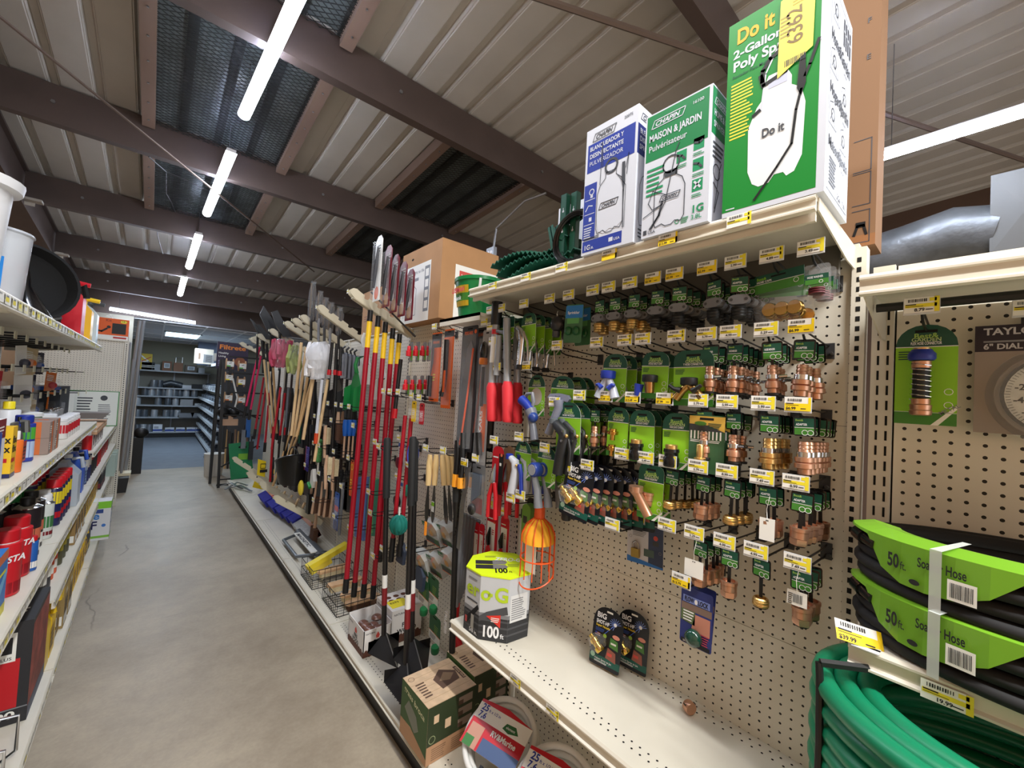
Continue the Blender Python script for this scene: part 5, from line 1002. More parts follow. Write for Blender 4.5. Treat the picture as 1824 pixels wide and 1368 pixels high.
for r_, (xs_, py) in enumerate((((733, 745, 757, 765), 612), ((727, 739, 752, 762), 672))):
    for k, px in enumerate(xs_):
        t = thing('spray_lure_pack'); mb = MB(); mb.prism([(x, y+.01) for x, y in rounded(.045, .12, .008, 3)], (0, 0, 0), YN, ZP, .001, M((110, 114, 118), .3, alpha=.6)); f = aisle(mb, 0, .022, -.11); f.q(.024, .01, .02, .06, M((90, 160, 50), .5)); f.greek(.003, .03, .018, .03, 4, PAPER); mb.build('card', t, False)
        MB().lathe([(.015, -.075), (.016, -.07), (.016, -.045), (.01, -.04), (.01, -.02), (.007, -.015)], M((206, 30, 44), .35), 12, (-.012, .004, 0)).build('red_bottle', t)
        p = at(px, py, 'X', 1.12+.05*k); t.location = p; tag(t, 'small red and green bottle pack in the %s row left of the orange saw packs' % ('upper', 'lower')[r_], 'bottle pack', 'small red and green packs, %s row' % ('upper', 'lower')[r_])
for px, py, m, lab in ((738, 718, M((244, 206, 30), .45), 'yellow card pack below the small red bottles'), (752, 722, M((190, 30, 44), .4), 'red and lime pack below the small red bottles')):
    t = blister('small_pack', .055, .12, m, lambda f, w, h: f.greek(.01, .04, .03, .03, 3, PAPER)); placed(t, px, py, 1.15, lab, 'pack', 'hook for the '+lab)
WH = M((226, 196, 140), .5)
for k, (px, b) in enumerate(((766, (760, 913)), (777, (771, 905)), (788, (783, 912)), (796, (792, 905)), (804, (800, 900)))):
    p = at(px, 810, 'X', 1.12+.03*k); t = thing('hand_weeder', p); MB().tube([(0, 0, 0), (0, 0, -.05), (0, 0, -.16)], [.012, .017, .014], WH, 10).build('wooden_handle', t)
    MB().prism([(-.006, -.16), (.006, -.16), (.02, -.27), (.016, -.33), (.0, -.37), (-.016, -.33), (-.02, -.27)], (-.0, 0, 0), YN, ZP, .002, M((120, 122, 124), .3, .9) if k else M((90, 92, 92), .3, .9)).build('blade', t, False)
    if k == 1: mb = MB(); f = aisle(mb, -.002, .014, -.30); f.q(0, 0, .028, .055, PAPER); f.q(0, .03, .028, .02, LIME, 2); mb.build('sticker', t, False)
    if k == 0: MB().tube([(0, 0, -.35), (0, 0, -.42)], .008, M((230, 140, 40), .4), 6).build('orange_tip', t)
    t.rotation_euler = (-.22*(k > 1), 0, 0); tag(t, ['wooden-handled garden knife with an orange tip, leftmost of five', 'wooden-handled trowel with green sticker, second of five', 'wooden-handled trowel, third of the five below the saw packs', 'wooden-handled trowel, fourth of the five below the saw packs', 'wooden-handled trowel nearest the black handle, last of five'][k], 'trowel')
for p_, lab in (((766, 807), 'hook holding the leftmost wooden trowels'), ((797, 812), 'hook holding the right wooden trowels')): p = at(*p_, 'X', 1.12); hook(p.y, p.z+.03, '', False, lab, blank=True)
p = at(836, 822, 'X', 1.12); t = thing('pruning_saw', p); MB().prism([(-.02, 0), (.02, 0), (.012, -.2), (.03, -.42), (.004, -.42), (-.022, -.2)], (0, 0, 0), YN, ZP, .002, M((176, 178, 180), .25, .9)).build('blade', t, False); mb = MB()
for k in range(20): mb.add([(-.0005, .021-.001*(k > 9), -.02-.018*k), (-.0005, .027, -.027-.018*k), (-.0005, .021, -.034-.018*k)], [(0, 1, 2), (2, 1, 0)], STEEL)
mb.build('teeth', t, False); t.rotation_euler = (.16, 0, 0); tag(t, 'bare steel pruning saw blade with sale tag beside the thick black handle', 'saw'); hook(p.y, p.z-.0, '9.99', True, 'hook with sale tag in front of the steel saw blade')
t = blister('knife_pack', .10, .24, M((150, 156, 164), .3, alpha=.55), lambda f, w, h: (f.q(.01, .02, w-.02, .07, M((140, 24, 40), .5)), f.greek(.02, .1, .05, .06, 4, DKGREY)))
MB().prism([(-.03, -.03), (.03, -.03), (.03, -.12), (-.03, -.16)], (-.012, 0, 0), YN, ZP, .01, M((60, 76, 96), .4)).build('blue_grey_tool', t, False); MB().sphere((-.02, .01, -.19), .022, BLACK, 8, 6, (.8, 1, 1.2)).build('black_head', t)
placed(t, 853, 832, 1.14, 'clear pack with blue-grey folding tools left of the red pruners', 'tool pack', 'hook for the clear pack left of the red pruners')
for k, X in enumerate((1.12, 1.17, 1.22)):
    t = thing('pruner_pack'); mb = MB(); mb.prism([(x, y+.012) for x, y in rounded(.075, .20, .03, 4)], (0, 0, 0), YN, ZP, .001, RED if k == 0 else M((150, 120, 90), .6)); f = aisle(mb, 0, .037, -.188)
    if k == 0: f.q(.045, 0, .03, .17, BLACK); f.c(.06, .165, .007, M((226, 120, 80), .5), 2, 10); f.q(.006, .15, .034, .006, WHITE, 2); f.q(.05, .12, .012, .012, PAPER, 2)
    mb.build('card', t, False); MB().tube([(-.012, .0, -.06), (-.014, .006, -.10), (-.014, .01, -.14)], [.003, .012, .016], CHROME, 8).build('blades', t)
    for s in (0, 1): MB().tube([(-.014, .008-.012*s, -.14), (-.014, .028-.045*s, -.2), (-.014, .03-.05*s, -.29)], [.008, .01, .009], RED, 8).build('red_grip', t)
    p = at(888, 800, 'X', 1.12); t.location = (X, p.y-.012*k, p.z); tag(t, ['red-handled hand pruners on red and black card, front one', 'red-handled pruners on card, behind the front red one', 'red-handled pruners on card, nearest the pegboard'][k], 'pruners')
for k, (px, py, w, h, lab) in enumerate(((878, 912, .085, .235, 'white and red pack of curved black garden snips with red grips'), (900, 925, .06, .20, 'narrow white and red pack of small snips beside the larger one'), (850, 935, .04, .21, 'slim red and white blister pack left of the garden snips'), (859, 938, .04, .2, 'slim red and white pack right behind another slim one'))):
    t = thing('snips_pack'); mb = MB(); mb.prism([(x, y+.012) for x, y in rounded(w, h, w*.3, 4)], (0, 0, 0), YN, ZP, .001, M((196, 24, 40), .4)); f = aisle(mb, 0, w/2, -h+.012); f.q(w*.06, h*.12, w*.72, h*.62, PAPER); f.q(w*.1, h*.8, w*.5, w*.07, WHITE, 2); f.greek(w*.5, h*.5, w*.22, h*.12, 3, RED, 3, k); f.c(w*.7, h*.75, w*.07, M((214, 90, 40), .5), 3, 8); mb.build('card', t, False)
    if k < 2:
        MB().tube([(-.012, -.0, -h*.3), (-.014, .008, -h*.5), (-.014, .004, -h*.65)], [.004, .011, .009], BLACKG, 8).build('blades', t)
        for s in (-1, 1): MB().tube([(-.016, .003, -h*.66), (-.016, .012*s+.002, -h*.8), (-.016, .016*s, -h*.97)], [.006, .009, .008], RED, 8).build('red_grip', t)
    placed(t, px, py, 1.26, lab, 'snips pack', ['hook for the larger snips pack', 'hook for the narrow snips pack', None, None][k])
for k in range(6):
    a, b = (822+6*k, 912+3*k), (812+3.5*k, 1080-8*k); X = 1.16+.025*k; p, q = at(*a, 'X', X), at(*b, 'X', X)
    tag(MB().tube([p, q], .0135, M((98, 100, 104), .45), 8).build('plastic_pipe', None, True), 'dark grey plastic tube in the leaning bunch behind the lime-lidded box', 'tube', 'dark grey tubes bunched behind the hose box')
t = thing('moisture_meter'); MB().prism([(x, y) for x, y in rounded(.05, .16, .022, 5)], (0, 0, 0), YN, ZP, .03, M((110, 160, 70), .4)).build('body', t, False); mb = MB(); f = aisle(mb, 0, .025, -.16); f.q(.008, .08, .024, .03, DKGREY); mb.build('screen', t, False); MB().prism([(x, y) for x, y in rounded(.075, .24, .02, 4)], (.035, -.004, .02), YN, ZP, .002, M((40, 44, 44), .4)).build('card', t, False)
placed(t, 938, 898, 1.20, 'light green hand-held meter on a dark card, left of the fruit picker', 'meter')
# fruit picker basket
p = at(962, 900, 'X', 1.16); t = thing('fruit_picker', p); OR = M((228, 88, 30), .4)
MB().lathe([(.02, .02), (.022, -.045), (.018, -.05)], OR, 12).build('socket', t); n = 12
for i in range(n):
    a = 2*PI*i/n; R_ = .066; pts = [(.018*math.cos(a), .018*math.sin(a), .0), (.02*math.cos(a), .02*math.sin(a), -.05), (.05*math.cos(a), .05*math.sin(a), -.075), (R_*math.cos(a), R_*math.sin(a), -.11), (R_*math.cos(a), R_*math.sin(a), -.27)]
    MB().tube(pts, .0022, OR, 5).build('wire', t)
for z, R_ in ((-.20, .067), (-.27, .066)): MB().tube([(R_*math.cos(a), R_*math.sin(a), z+.03*math.cos(a)*(z < -.25)) for a in [2*PI*i/24 for i in range(24)]], .0028, OR, 6, closed=True).build('ring', t)
MB().lathe([(.02, -.05), (.046, -.075), (.06, -.11), (.062, -.14), (.056, -.142), (.054, -.11)], M((244, 176, 40), .8), 16).build('foam_cushion', t); MB().prism([(-.045, -.26), (.01, -.26), (.01, -.12), (-.045, -.12)], (-.02, .0, 0), YN, ZP, .002, PAPER).build('paper_sleeve', t, False)
tag(t, 'orange wire fruit picker basket with yellow foam cushion', 'fruit picker')
# twine, spools, netting, green packs
def place_thing(t, p, label, cat): t.location = p; return tag(t, label, cat)
t = thing('twine_ball'); TW = M((20, 124, 112), .8); 
for k in range(8):
    a = k*.8; c, s_ = math.cos(a), math.sin(a); MB().tube([(.046*(math.cos(b)*c), .046*(math.cos(b)*s_), .05*math.sin(b)) for b in [2*PI*i/20 for i in range(20)]], .009, TW, 6, closed=True).build('strand', t)
MB().sphere((0, 0, 0), .048, TW, 14, 8).build('core', t); MB().tube([(0, 0, .045), (.0, 0, .1)], .006, PAPER, 6).build('neck_of_net', t)
place_thing(t, at(710, 935, 'X', 1.12), 'ball of teal green twine beside the left black spade handle', 'twine')
for k, (px, py, w, h, a_, b_, lab) in enumerate(((762, 930, .14, .13, 'g', 1, 'clear box of orange and green hose parts, upper left of the stack'), (785, 935, .13, .12, 'g', 1, 'clear box of hose parts with white lid, upper right of the stack'), (742, 985, .14, .13, 'g', 1, 'green and white boxed sprinkler pack, left in the second layer'), (768, 990, .12, .12, 'g', 1, 'clear octagonal sprinkler pack, middle of the second layer'), (790, 985, .12, .12, 'g', 1, 'clear octagonal sprinkler pack, right of the second layer'))):
    t = thing('sprinkler_pack'); mb = MB(); mb.prism([(x, y) for x, y in [(-w/2, -h), (w/2, -h), (w/2, -.03), (w/2-.03, 0), (-w/2+.03, 0), (-w/2, -.03)]], (0, 0, 0), YN, ZP, .05, M((200, 206, 206), .15, alpha=.5, coat=.5)); mb.build('clear_case', t, False)
    mb = MB(); f = Face(mb, (-.0015, w/2, -h), YN, ZP); f.q(0, 0, w, h*.3, M((54, 100, 60), .5)); f.q(0, 0, w, .004, ORANGE, 2); f.q(w*.05, h*.05, w*.6, h*.2, DKGREY, 2); f.q(0, h*.75, w*.4, h*.2, M((10, 110, 70), .5)); f.t(w*.1, h*.8, .01, 'Best&', PAPER, 3); mb.build('label_card', t, False)
    MB().sphere((.02, 0, -h*.5), .028, M((176, 140, 90), .4)).sphere((.02, .03, -h*.45), .018, ORANGE).build('contents', t); t.rotation_euler = (0, -.35, 0)
    place_thing(t, at(px, py, 'X', 1.14+.02*(k % 2)), lab, 'sprinkler pack')
for k, (px, py, lab) in enumerate(((755, 1035, 'upper green netting pack with green cap, left'), (772, 1030, 'upper green netting pack with green cap, right'), (775, 1100, 'lower green netting pack with white label on the deck'))):
    t = blister('netting_pack', .11, .15, M((30, 92, 50), .5), lambda f, w, h: (f.greek(.05, .05, .04, .05, 5, M((120, 160, 60), .5)), f.q(0, 0, w, .045, PAPER, 2), f.greek(.01, .008, .06, .03, 4, OUT, 3), f.q(0, .045, w, .003, ORANGE, 3)), False); MB().lathe([(.02, -.17), (.022, -.165), (.022, -.14), (.02, -.135)], M((20, 110, 60), .4), 12, (-.015, -.035, 0)).build('green_cap', t)
    t.rotation_euler = (.12, -.1, 0); place_thing(t, at(px, py, 'X', 1.18), lab, 'netting pack')
for k, (px, py, m1, lab) in enumerate(((716, 812, M((90, 20, 40), .3), 'white card with a dark red round reel, upper of two'), (712, 880, M((24, 24, 30), .3), 'white card with a black round reel, below the dark red one'), (731, 860, M((40, 130, 110), .4), 'white card pack with teal reel near the trowels'))):
    t = blister('reel_pack', .09, .18, M((222, 224, 222), .5), lambda f, w, h: (f.greek(.01, h*.6, .06, .04, 3, OUT), f.q(.0, h*.85, w, h*.12, M((60, 110, 190), .5), 2)), False); MB().lathe([(.03, -.022), (.034, -.02), (.034, -.004), (.03, -.002)], m1, 18, (0, 0, -.11), 'x').build('reel', t)
    placed(t, px, py-20, 1.18, lab, 'reel pack', 'hook for the '+lab[:40].strip())
for k, (px, py, lab) in enumerate(((741, 805, 'coil of blue cord hanging right of the black handle'), )):
    t = thing('cord_coil'); 
    for j in range(4): MB().tube([(-.01*j, .035*math.cos(a), -.06+.06*math.sin(a)) for a in [2*PI*i/20 for i in range(20)]], .004, M((50, 80, 180), .5), 6, closed=True).build('loop', t)
    place_thing(t, at(px, py-15, 'X', 1.16), lab, 'cord')
# wire shelf basket with dark blue packs
for k, (px, py) in enumerate(((712, 985), (745, 1030))):
    p = at(px, py, 'X', 1.16); t = thing('dark_pouch', p); MB().prism([(-.04, -.06), (.04, -.06), (.05, .02), (.02, .06), (-.02, .06), (-.05, .02)], (0, 0, 0), YN, ZP, .02, M((50, 60, 78), .5)).build('pouch', t, False); tag(t, ['dark blue pouch with tag hanging left of the netting packs', 'dark grey pouch hanging between the black spade handles'][k], 'pouch')

# the dark mass of black tools hanging behind the handles, and more tagged hooks
DK = [M((24, 25, 28), .4), M((36, 34, 36), .5), M((18, 18, 20), .3), M((44, 30, 28), .5)]
for k, (px, py, h) in enumerate([(x, y, hh) for y, hh in ((652, .45), (716, .4), (775, .5)) for x in range(488, 642, 11)]):
    t = thing('dark_tool'); X = 1.27; w = rnd.uniform(.05, .11)
    MB().tube([(0, 0, 0), (0, 0, -h)], .013, DK[k % 4], 6).build('shaft', t); MB().prism([(-w, -h*1.25), (w, -h*1.25), (w*.8, -h*.8), (.02, -h*.6), (-.02, -h*.6), (-w*.8, -h*.8)], (-.01, 0, 0), YN, ZP, .03, DK[(k+1) % 4]).build('head', t, False)
    t.location = at(px+rnd.uniform(-3, 3), py, 'X', X); r_ = k//14; tag(t, 'dark tool hanging against the pegboard behind the pale handles, %s tier' % ('upper', 'middle', 'lower')[r_], 'tool', 'dark tools behind the pale handles, %s tier' % ('upper', 'middle', 'lower')[r_])
for r_, (z, ys) in enumerate(((1.50, (2.85, 3.0, 3.12, 3.3)), (1.38, (2.75, 3.2, 3.5, 3.62)), (1.16, (2.8, 3.1, 3.45, 3.6)), (.95, (2.9, 3.15, 3.4, 3.8)), (.72, (2.7, 3.0, 3.5)))):
    for y in ys: hook(y, z, '', False, 'small tagged hook between the hanging brushes and poles, %s tier' % ordn[r_], L=.33, blank=True, group='tagged hooks among the brushes, %s tier' % ordn[r_])
for z, y in ((.98, 2.55), (.86, 2.5), (.62, 2.42), (.9, 2.28), (.70, 2.3), (.8, 1.98), (1.62, 2.42), (1.62, 2.33), (1.62, 2.22), (1.3, 2.5), (1.28, 2.44)): hook(y, z, '', False, 'small tagged hook behind the black spade handles', L=.28, blank=True, group='tagged hooks behind the black spades')

for a, b, g, lab in (((824, 1005), (818, 1040), (811, 1098), 'red plastic grip hanging beside the thick black lettered shaft, upper one'), ((812, 1100), (812, 1125), (821, 1162), 'red curved grip below it, half behind the empty shelf edge')):
    p, q, r_ = at(*a, 'X', 1.28), at(*b, 'X', 1.28), at(*g, 'X', 1.28); t = thing('hedge_shears', p); MB().tube([Vector(), q-p], .012, BLACK, 8).build('steel_shaft', t); MB().tube([q-p, (q+r_)/2-p+Vector((0, .01, 0)), r_-p], [.018, .022, .02], M((190, 18, 30), .4), 10).build('red_grip', t); tag(t, lab, 'shears')
# ================================================================ hanging goods of bays three to six
def hb(px, py, Y=None, X=None): return at(px, py, 'Y', Y) if X is None else at(px, py, 'X', X)
def dustpan(px, py, X, w, h, m, label, m2=None, name='dustpan'):
    p = hb(px, py, X=X); t = thing(name, p)
    mb = MB(); mb.prism([(-.02, 0), (.02, 0), (w/2*.8, -h*.35), (w/2, -h), (-w/2, -h), (-w/2*.8, -h*.35)][::-1], (0, 0, 0), YN, ZP, -.006, m); mb.f[0] = mb.f[0]; mb.build('pan', t, False)
    for s in (-1, 1): MB().prism([(0, 0), (-.05, -.03), (-.05, -h*.65), (0, -h*.65)], (0, s*w*.45, -h*.35), XP, ZP, .004, m).build('side_wall', t, False)
    MB().tube([(0, 0, -.02), (-.015, 0, .04), (0, 0, .10)], [.016, .014, .012], m2 or m, 8).build('handle', t)
    mb = MB(); f = aisle(mb, -.004, w*.1, -h*.8); f.q(0, 0, w*.2, h*.35, M((190, 60, 70), .5)); f.greek(.004, .01, w*.16, h*.1, 2, PAPER, 2); mb.build('label', t, False)
    return tag(t, label, 'dustpan')
dustpan(604, 672, 1.12, .26, .27, M((34, 34, 36), .4), 'wide black dustpan with a red label below the squeegee packs')
dustpan(636, 660, 1.14, .22, .30, M((18, 130, 62), .4), 'green dustpan half hidden by the red poles')
for px, py, X, lab in ((655, 628, 1.24, 'white and green dustpan set behind the leftmost red pole'), (683, 652, 1.25, 'white and green dustpan set between the right red poles'), (648, 615, 1.28, 'white dustpan set with green brush high behind the red poles')):
    t = dustpan(px, py, X, .17, .25, M((226, 226, 220), .4), lab)
    mb = MB(); f = aisle(mb, -.012, .05, -.22)
    for k in range(9): f.q(.002+.0105*k, 0, .004, .12, M((16, 96, 50), .7))
    mb.box((-.011, -.055, -.225), (-.002, .055, -.09), M((14, 84, 44), .7)); mb.build('green_brush', t, False)
for k, (px, py) in enumerate(((612, 628), (619, 630), (626, 632), (633, 634))):
    p = hb(px, py, X=1.10+.03*k); t = thing('squeegee_pack', p); MB().prism([(x, y) for x, y in rounded(.085, .2, .02, 3)], (0, 0, 0), YN, ZP, .016, M((124, 130, 140), .25, coat=.6)).build('pack', t, False); MB().tube([(0, 0, -.01), (-.01, 0, .03), (.01, 0, .05)], .008, BLACK, 8).build('black_hook', t)
    tag(t, 'grey shrink-wrapped pack with black hook above the black dustpan, one of four', 'pack', 'grey shrink-wrapped packs above the dustpan')
BRI = M((92, 64, 48), .9, var=.3, scale=200); CRE = M((226, 210, 170), .8, var=.1, scale=120); TWD = M((206, 170, 140), .6)
def brush(px, py, X, kind, label, rx=0, s=1):
    p = hb(px, py, X=X); t = thing('hand_brush', p)
    if kind == 'block': MB().prism([(-.03, 0), (.03, 0), (.034, -.05), (.03, -.13), (-.03, -.13), (-.034, -.05)][::-1], (0, 0, 0), YN, ZP, -.03, CRE).build('bristles', t, False); MB().tube([(-.034, 0, .02), (-.036, 0, -.08), (-.03, -.01, -.24)], [.011, .014, .011], TWD, 8).build('wooden_handle', t)
    elif kind == 'dark': MB().box((-.04, -.05, -.18), (.0, .05, -.05), BRI).build('bristles', t, False); MB().tube([(-.02, 0, .08), (-.02, 0, -.05)], [.010, .016], TWD, 8).build('wooden_handle', t)
    elif kind == 'long': MB().tube([(0, 0, 0), (0, 0, -.1), (-.01, 0, -.28)], [.011, .015, .018], TWD, 8, flat=.6).build('wooden_handle', t); MB().box((-.0, -.018, -.28), (.035, .018, -.14), BRI).build('bristles', t, False)
    elif kind == 'blackb': MB().box((-.03, -.035, -.22), (.02, .035, -.04), BLACK).build('bristles', t, False); MB().tube([(0, 0, .06), (0, 0, -.04)], .012, TWD, 8).build('wooden_handle', t)
    t.scale = (s, s, s); t.rotation_euler = (rx, 0, 0); return tag(t, label, 'brush')
brush(588, 762, 1.10, 'block', 'cream bristle scrub brush, upper left of the brush group'); brush(607, 742, 1.12, 'dark', 'brush with dark brown bristles and pale handle above the blue grips'); brush(614, 750, 1.2, 'dark', 'dark bristle brush tucked behind the pale-handled one')
brush(590, 815, 1.08, 'block', 'cream bristle scrub brush, lower one with a worn block'); brush(602, 818, 1.14, 'block', 'cream scrub brush right behind the lower worn one')
for k, (px, py, kd, lab) in enumerate(((564, 858, 'long', 'tilted wooden brush handle above the push broom heads'), (574, 858, 'long', 'long pale wooden brush in front, ending above the silver broom'), (583, 860, 'long', 'wooden brush with grey pad behind the longest one'), (594, 860, 'long', 'pale wooden brush left of the blue brush pack'), (555, 872, 'blackb', 'square black brush left of the wooden ones'), (566, 930, 'dark', 'brown bristle brush block low beside the silver broom'))):
    brush(px, py, 1.10+.02*k, kd, lab, [.15, 0, 0, 0, 0, .2][k])
for k, px in enumerate((616, 624, 631)):
    p = hb(px, 748, X=1.1+.03*k); t = thing('scrub_brush', p); MB().tube([(0, 0, 0), (0, 0, -.05), (0, 0, -.12)], [.018, .022, .014], M((24, 96, 190), .35), 10).build('blue_handle', t); MB().tube([(0, 0, -.12), (0, 0, -.28)], .007, TWD, 6).build('shaft', t); tag(t, 'blue-handled tool hanging left of the red poles, one of three', 'brush', 'blue-handled tools left of the red poles')
t = blister('brush_pack', .10, .28, M((30, 90, 180), .4), lambda f, w, h: (f.q(.01, h*.5, w-.02, h*.14, M((220, 90, 80), .5)), f.bars(.012, h*.42, w*.75, .02, WHITE, 2, 7), f.p([(0, 0), (w, 0), (w*.8, h*.25), (w*.2, h*.25)], M((30, 40, 100), .5), 1))); placed(t, 601, 880, 1.10, 'blue brush pack with white lettering beside the wooden brushes', 'brush pack')
t = blister('orange_pack', .06, .26, ORANGE, lambda f, w, h: (f.ring(.03, h*.8, .022, .006, YEL), f.greek(.01, .05, .03, .08, 4, YEL, 2)), False); placed(t, 628, 822, 1.12, 'orange and yellow card pack left of the leftmost red pole', 'pack')
tag(MB().tube([hb(611, 860, X=1.1), hb(610, 880, X=1.1), hb(604, 953, X=1.1)], [.013, .011, .011], M((110, 114, 118), .4), 8).build('paint_stirrer'), 'grey metal rod hanging left of the blue cleaning cloths', 'rod')
for k, (a, b, c_, d_, m, lab) in enumerate(((((634, 850), (649, 850), (646, 964), (631, 955)), 0, 0, 0, M((92, 120, 176), .8), 'long blue mop sleeve hanging between the red poles'), (((658, 852), (664, 852), (664, 950), (651, 950)), 0, 0, 0, M((110, 170, 110), .8), 'light green boxed sponge mop between the red poles'), (((668, 855), (679, 852), (669, 955), (661, 955)), 0, 0, 0, M((60, 140, 110), .8), 'teal green sleeve right of the light green box'))):
    P = [hb(*q, X=1.2) for q in a]; c = sum(P, Vector())/4; F = [p-c for p in P]; Bk = [p-c+Vector((.04, 0, 0)) for p in P]
    mb = MB().add(F+Bk, [(0, 1, 2, 3), (7, 6, 5, 4), (0, 4, 5, 1), (1, 5, 6, 2), (2, 6, 7, 3), (3, 7, 4, 0)], m); tag(mb.build('mop_sleeve', None, False, c), lab, 'cleaning pack')
t = blister('dustpan_pack', .12, .22, M((70, 60, 150), .4), lambda f, w, h: (f.greek(.02, .08, .08, .08, 5, M((150, 160, 220), .5)), f.line([(0, 0), (.02, h)], .012, ORANGE)), False); placed(t, 548, 798, 1.1, 'purple and orange package behind the black bucket', 'package')
t = thing('bottle_brush'); MB().lathe([(.01, -.2), (.022, -.19), (.026, -.1), (.022, -.01), (.01, 0)], M((90, 160, 90), .8, var=.3, scale=90), 10).build('bristles', t); MB().tube([(0, 0, -.2), (0, 0, -.3)], .008, PAPER, 6).build('handle', t); placed(t, 570, 782, 1.1, 'green bristle brush in clear wrap right of the purple package', 'brush')
t = thing('spray_pack'); MB().prism([(-.05, -.16), (.03, -.16), (.06, -.1), (.01, 0), (-.03, -.02)], (0, 0, 0), YN, ZP, .03, PAPER).build('white_bottle', t, False); MB().tube([(-.01, .05, -.13), (-.01, -.01, -.16)], .014, M((30, 140, 60), .5), 6).build('green_strip', t); placed(t, 556, 835, 1.08, 'white and green plastic bottle pack beside the black bucket', 'bottle pack')
t = thing('glove_pack'); MB().sphere((0, 0, -.07), .05, M((236, 210, 60), .6), 10, 8, (.5, .8, 1.4)).build('gloves', t); placed(t, 537, 855, 1.06, 'yellow rubber gloves bundled beside the black bucket', 'gloves')
# black bucket on the rack
p = hb(522, 830, X=1.05); t = thing('bucket', p+Vector((0, 0, -.16))); 
mb = MB(); mb.lathe([(.11, 0), (.115, .01), (.15, .22), (.158, .225), (.152, .232), (.14, .215), (.105, .02)], M((22, 22, 24), .3), 20, sy=1.35); mb.v = [(x, y, z+(.07*(-y/.2) if z > .15 else 0)) for x, y, z in mb.v]; mb.build('body', t)
mb = MB(); f = aisle(mb, -.150, .06, .09); f.q(0, 0, .045, .04, M((220, 180, 40), .5)); f.q(.005, -.03, .035, .016, M((200, 40, 50), .5)); mb.build('sticker', t, False); MB().tube([(.0, .19*math.cos(a), .22+.12*math.sin(a)) for a in [PI*i/10 for i in range(11)]], .006, BLACK, 6).build('handle', t)
tag(t, 'black plastic bucket with yellow and red sticker hanging over the low cream bars', 'bucket')
# yellow scraper / floor sign
P = [(464, 790), (474, 812), (473, 850), (459, 846)]; 
t = thing('caution_sign', hb(464, 830, Y=5.9)); o0 = t.location.copy(); mb = MB()
for Y_, q in ((5.9, [(460, 818), (474, 822), (472, 850), (458, 846)]), (5.95, [(455, 853), (464, 856), (468, 872), (450, 868)])):
    Q = [at(*a, 'Y', Y_)-o0 for a in q]; mb.add(Q+[a+Vector((0, .02, 0)) for a in Q], [(3, 2, 1, 0), (4, 5, 6, 7), (0, 4, 7, 3), (1, 2, 6, 5), (0, 1, 5, 4), (3, 7, 6, 2)], M((240, 210, 20), .4))
mb.build('body', t, False); mb = MB(); f = Face(mb, at(461, 842, 'Y', 5.88)-o0, XP, ZP); f.q(.01, .0, .08, .035, BLACK); f.q(.012, .05, .06, .06, BLACK); f.q(.018, .056, .048, .045, M((240, 210, 20), .4), 2); mb.build('print', t, False); tag(t, 'yellow plastic wedge with black print standing behind the broom heads', 'caution sign')
# green board at the end of the deck
P = [hb(407, 791, Y=7.38), hb(446, 786, Y=7.38), hb(452, 848, Y=7.38), hb(411, 855, Y=7.38)]; c = sum(P, Vector())/4
mb = MB(); Q = [p-c for p in P]; mb.add(Q+[a+Vector((0, .012, 0)) for a in Q], [(3, 2, 1, 0), (4, 5, 6, 7), (0, 4, 7, 3), (1, 2, 6, 5), (0, 1, 5, 4), (3, 7, 6, 2)], M((10, 122, 74), .5)); t = thing('kneeling_board', c); mb.build('board', t, False)
mb = MB(); f = Face(mb, hb(425, 798, Y=7.375)-c, XP, ZP); f.q(0, 0, .1, .025, HOLE); mb.build('handle_slot', t, False); mb = MB(); f = Face(mb, hb(424, 819, Y=7.375)-c, XP, ZP); f.q(0, 0, .12, .09, M((120, 180, 50), .5)); mb.build('sticker', t, False); tag(t, 'green plastic board with a handle slot standing at the far deck end', 'board')
# push brooms lying in a row on the deck
def broom(px, py, z, L, m, label, tilt=0):
    p = at(px, py, 'Z', z); t = thing('push_broom', p+Vector((0, 0, .0))); mb = MB()
    mb.box((-.035, -L/2, .045), (.035, L/2, .075), M((210, 150, 120), .6)); mb.build('block', t, False); mb = MB(); mb.box((-.03, -L/2+.01, -.05), (.05, L/2-.01, .045), m); mb.build('bristles', t, False)
    mb = MB(); mb.box((-.037, -L/2, .043), (.037, -L/2+.06, .077), M((186, 40, 36), .5)); mb.build('red_end', t, False); MB().tube([(0, 0, .07), (-.05, .05, .16)], .014, WD, 8).build('handle', t)
    t.rotation_euler = (0, 1.1, .0); return tag(t, label, 'broom')
BB = M((40, 44, 150), .8, var=.35, scale=150)
for k, (px, py) in enumerate(((474, 893), (488, 903), (500, 911), (511, 918), (522, 926))):
    broom(px, py-6, .24, .42, BB, ['farthest blue push broom head of the row on the deck', 'second farthest blue push broom head', 'middle blue push broom head', 'second nearest blue push broom head', 'nearest blue push broom head, next to the silver one'][k])
broom(541, 942, .22, .55, M((180, 182, 184), .6, var=.4, scale=180), 'push broom head with silver grey bristles lying on the deck')
# magnetic sweeper
p = at(547, 975, 'Z', .17); t = thing('magnetic_sweeper', p); GM = M((92, 98, 104), .35, .2)
MB().tube([(.02, -.36, .03), (.02, .36, .03)], .045, GM, 14, flat=.8).build('bar', t); mb = MB(); mb.box((-.052, -.30, .052), (.0, .26, .062), PAPER); f = Face(mb, (-.052, .24, .063), YN, XP); f.t(.02, .01, .03, 'MAGNETIC', OUT, 1, bold=.03, fit=.38); mb.build('label', t, False)
MB().tube([(-.02, .30, .03), (-.14, .24, .02), (-.14, -.22, .02), (-.02, -.28, .03)], .014, GM, 8).build('loop_handle', t); MB().sphere((.03, -.37, .03), .05, DKGREY, 10, 6).build('end_cap', t)
tag(t, 'grey magnetic sweeper bar with loop handle lying on the deck', 'magnetic sweeper')
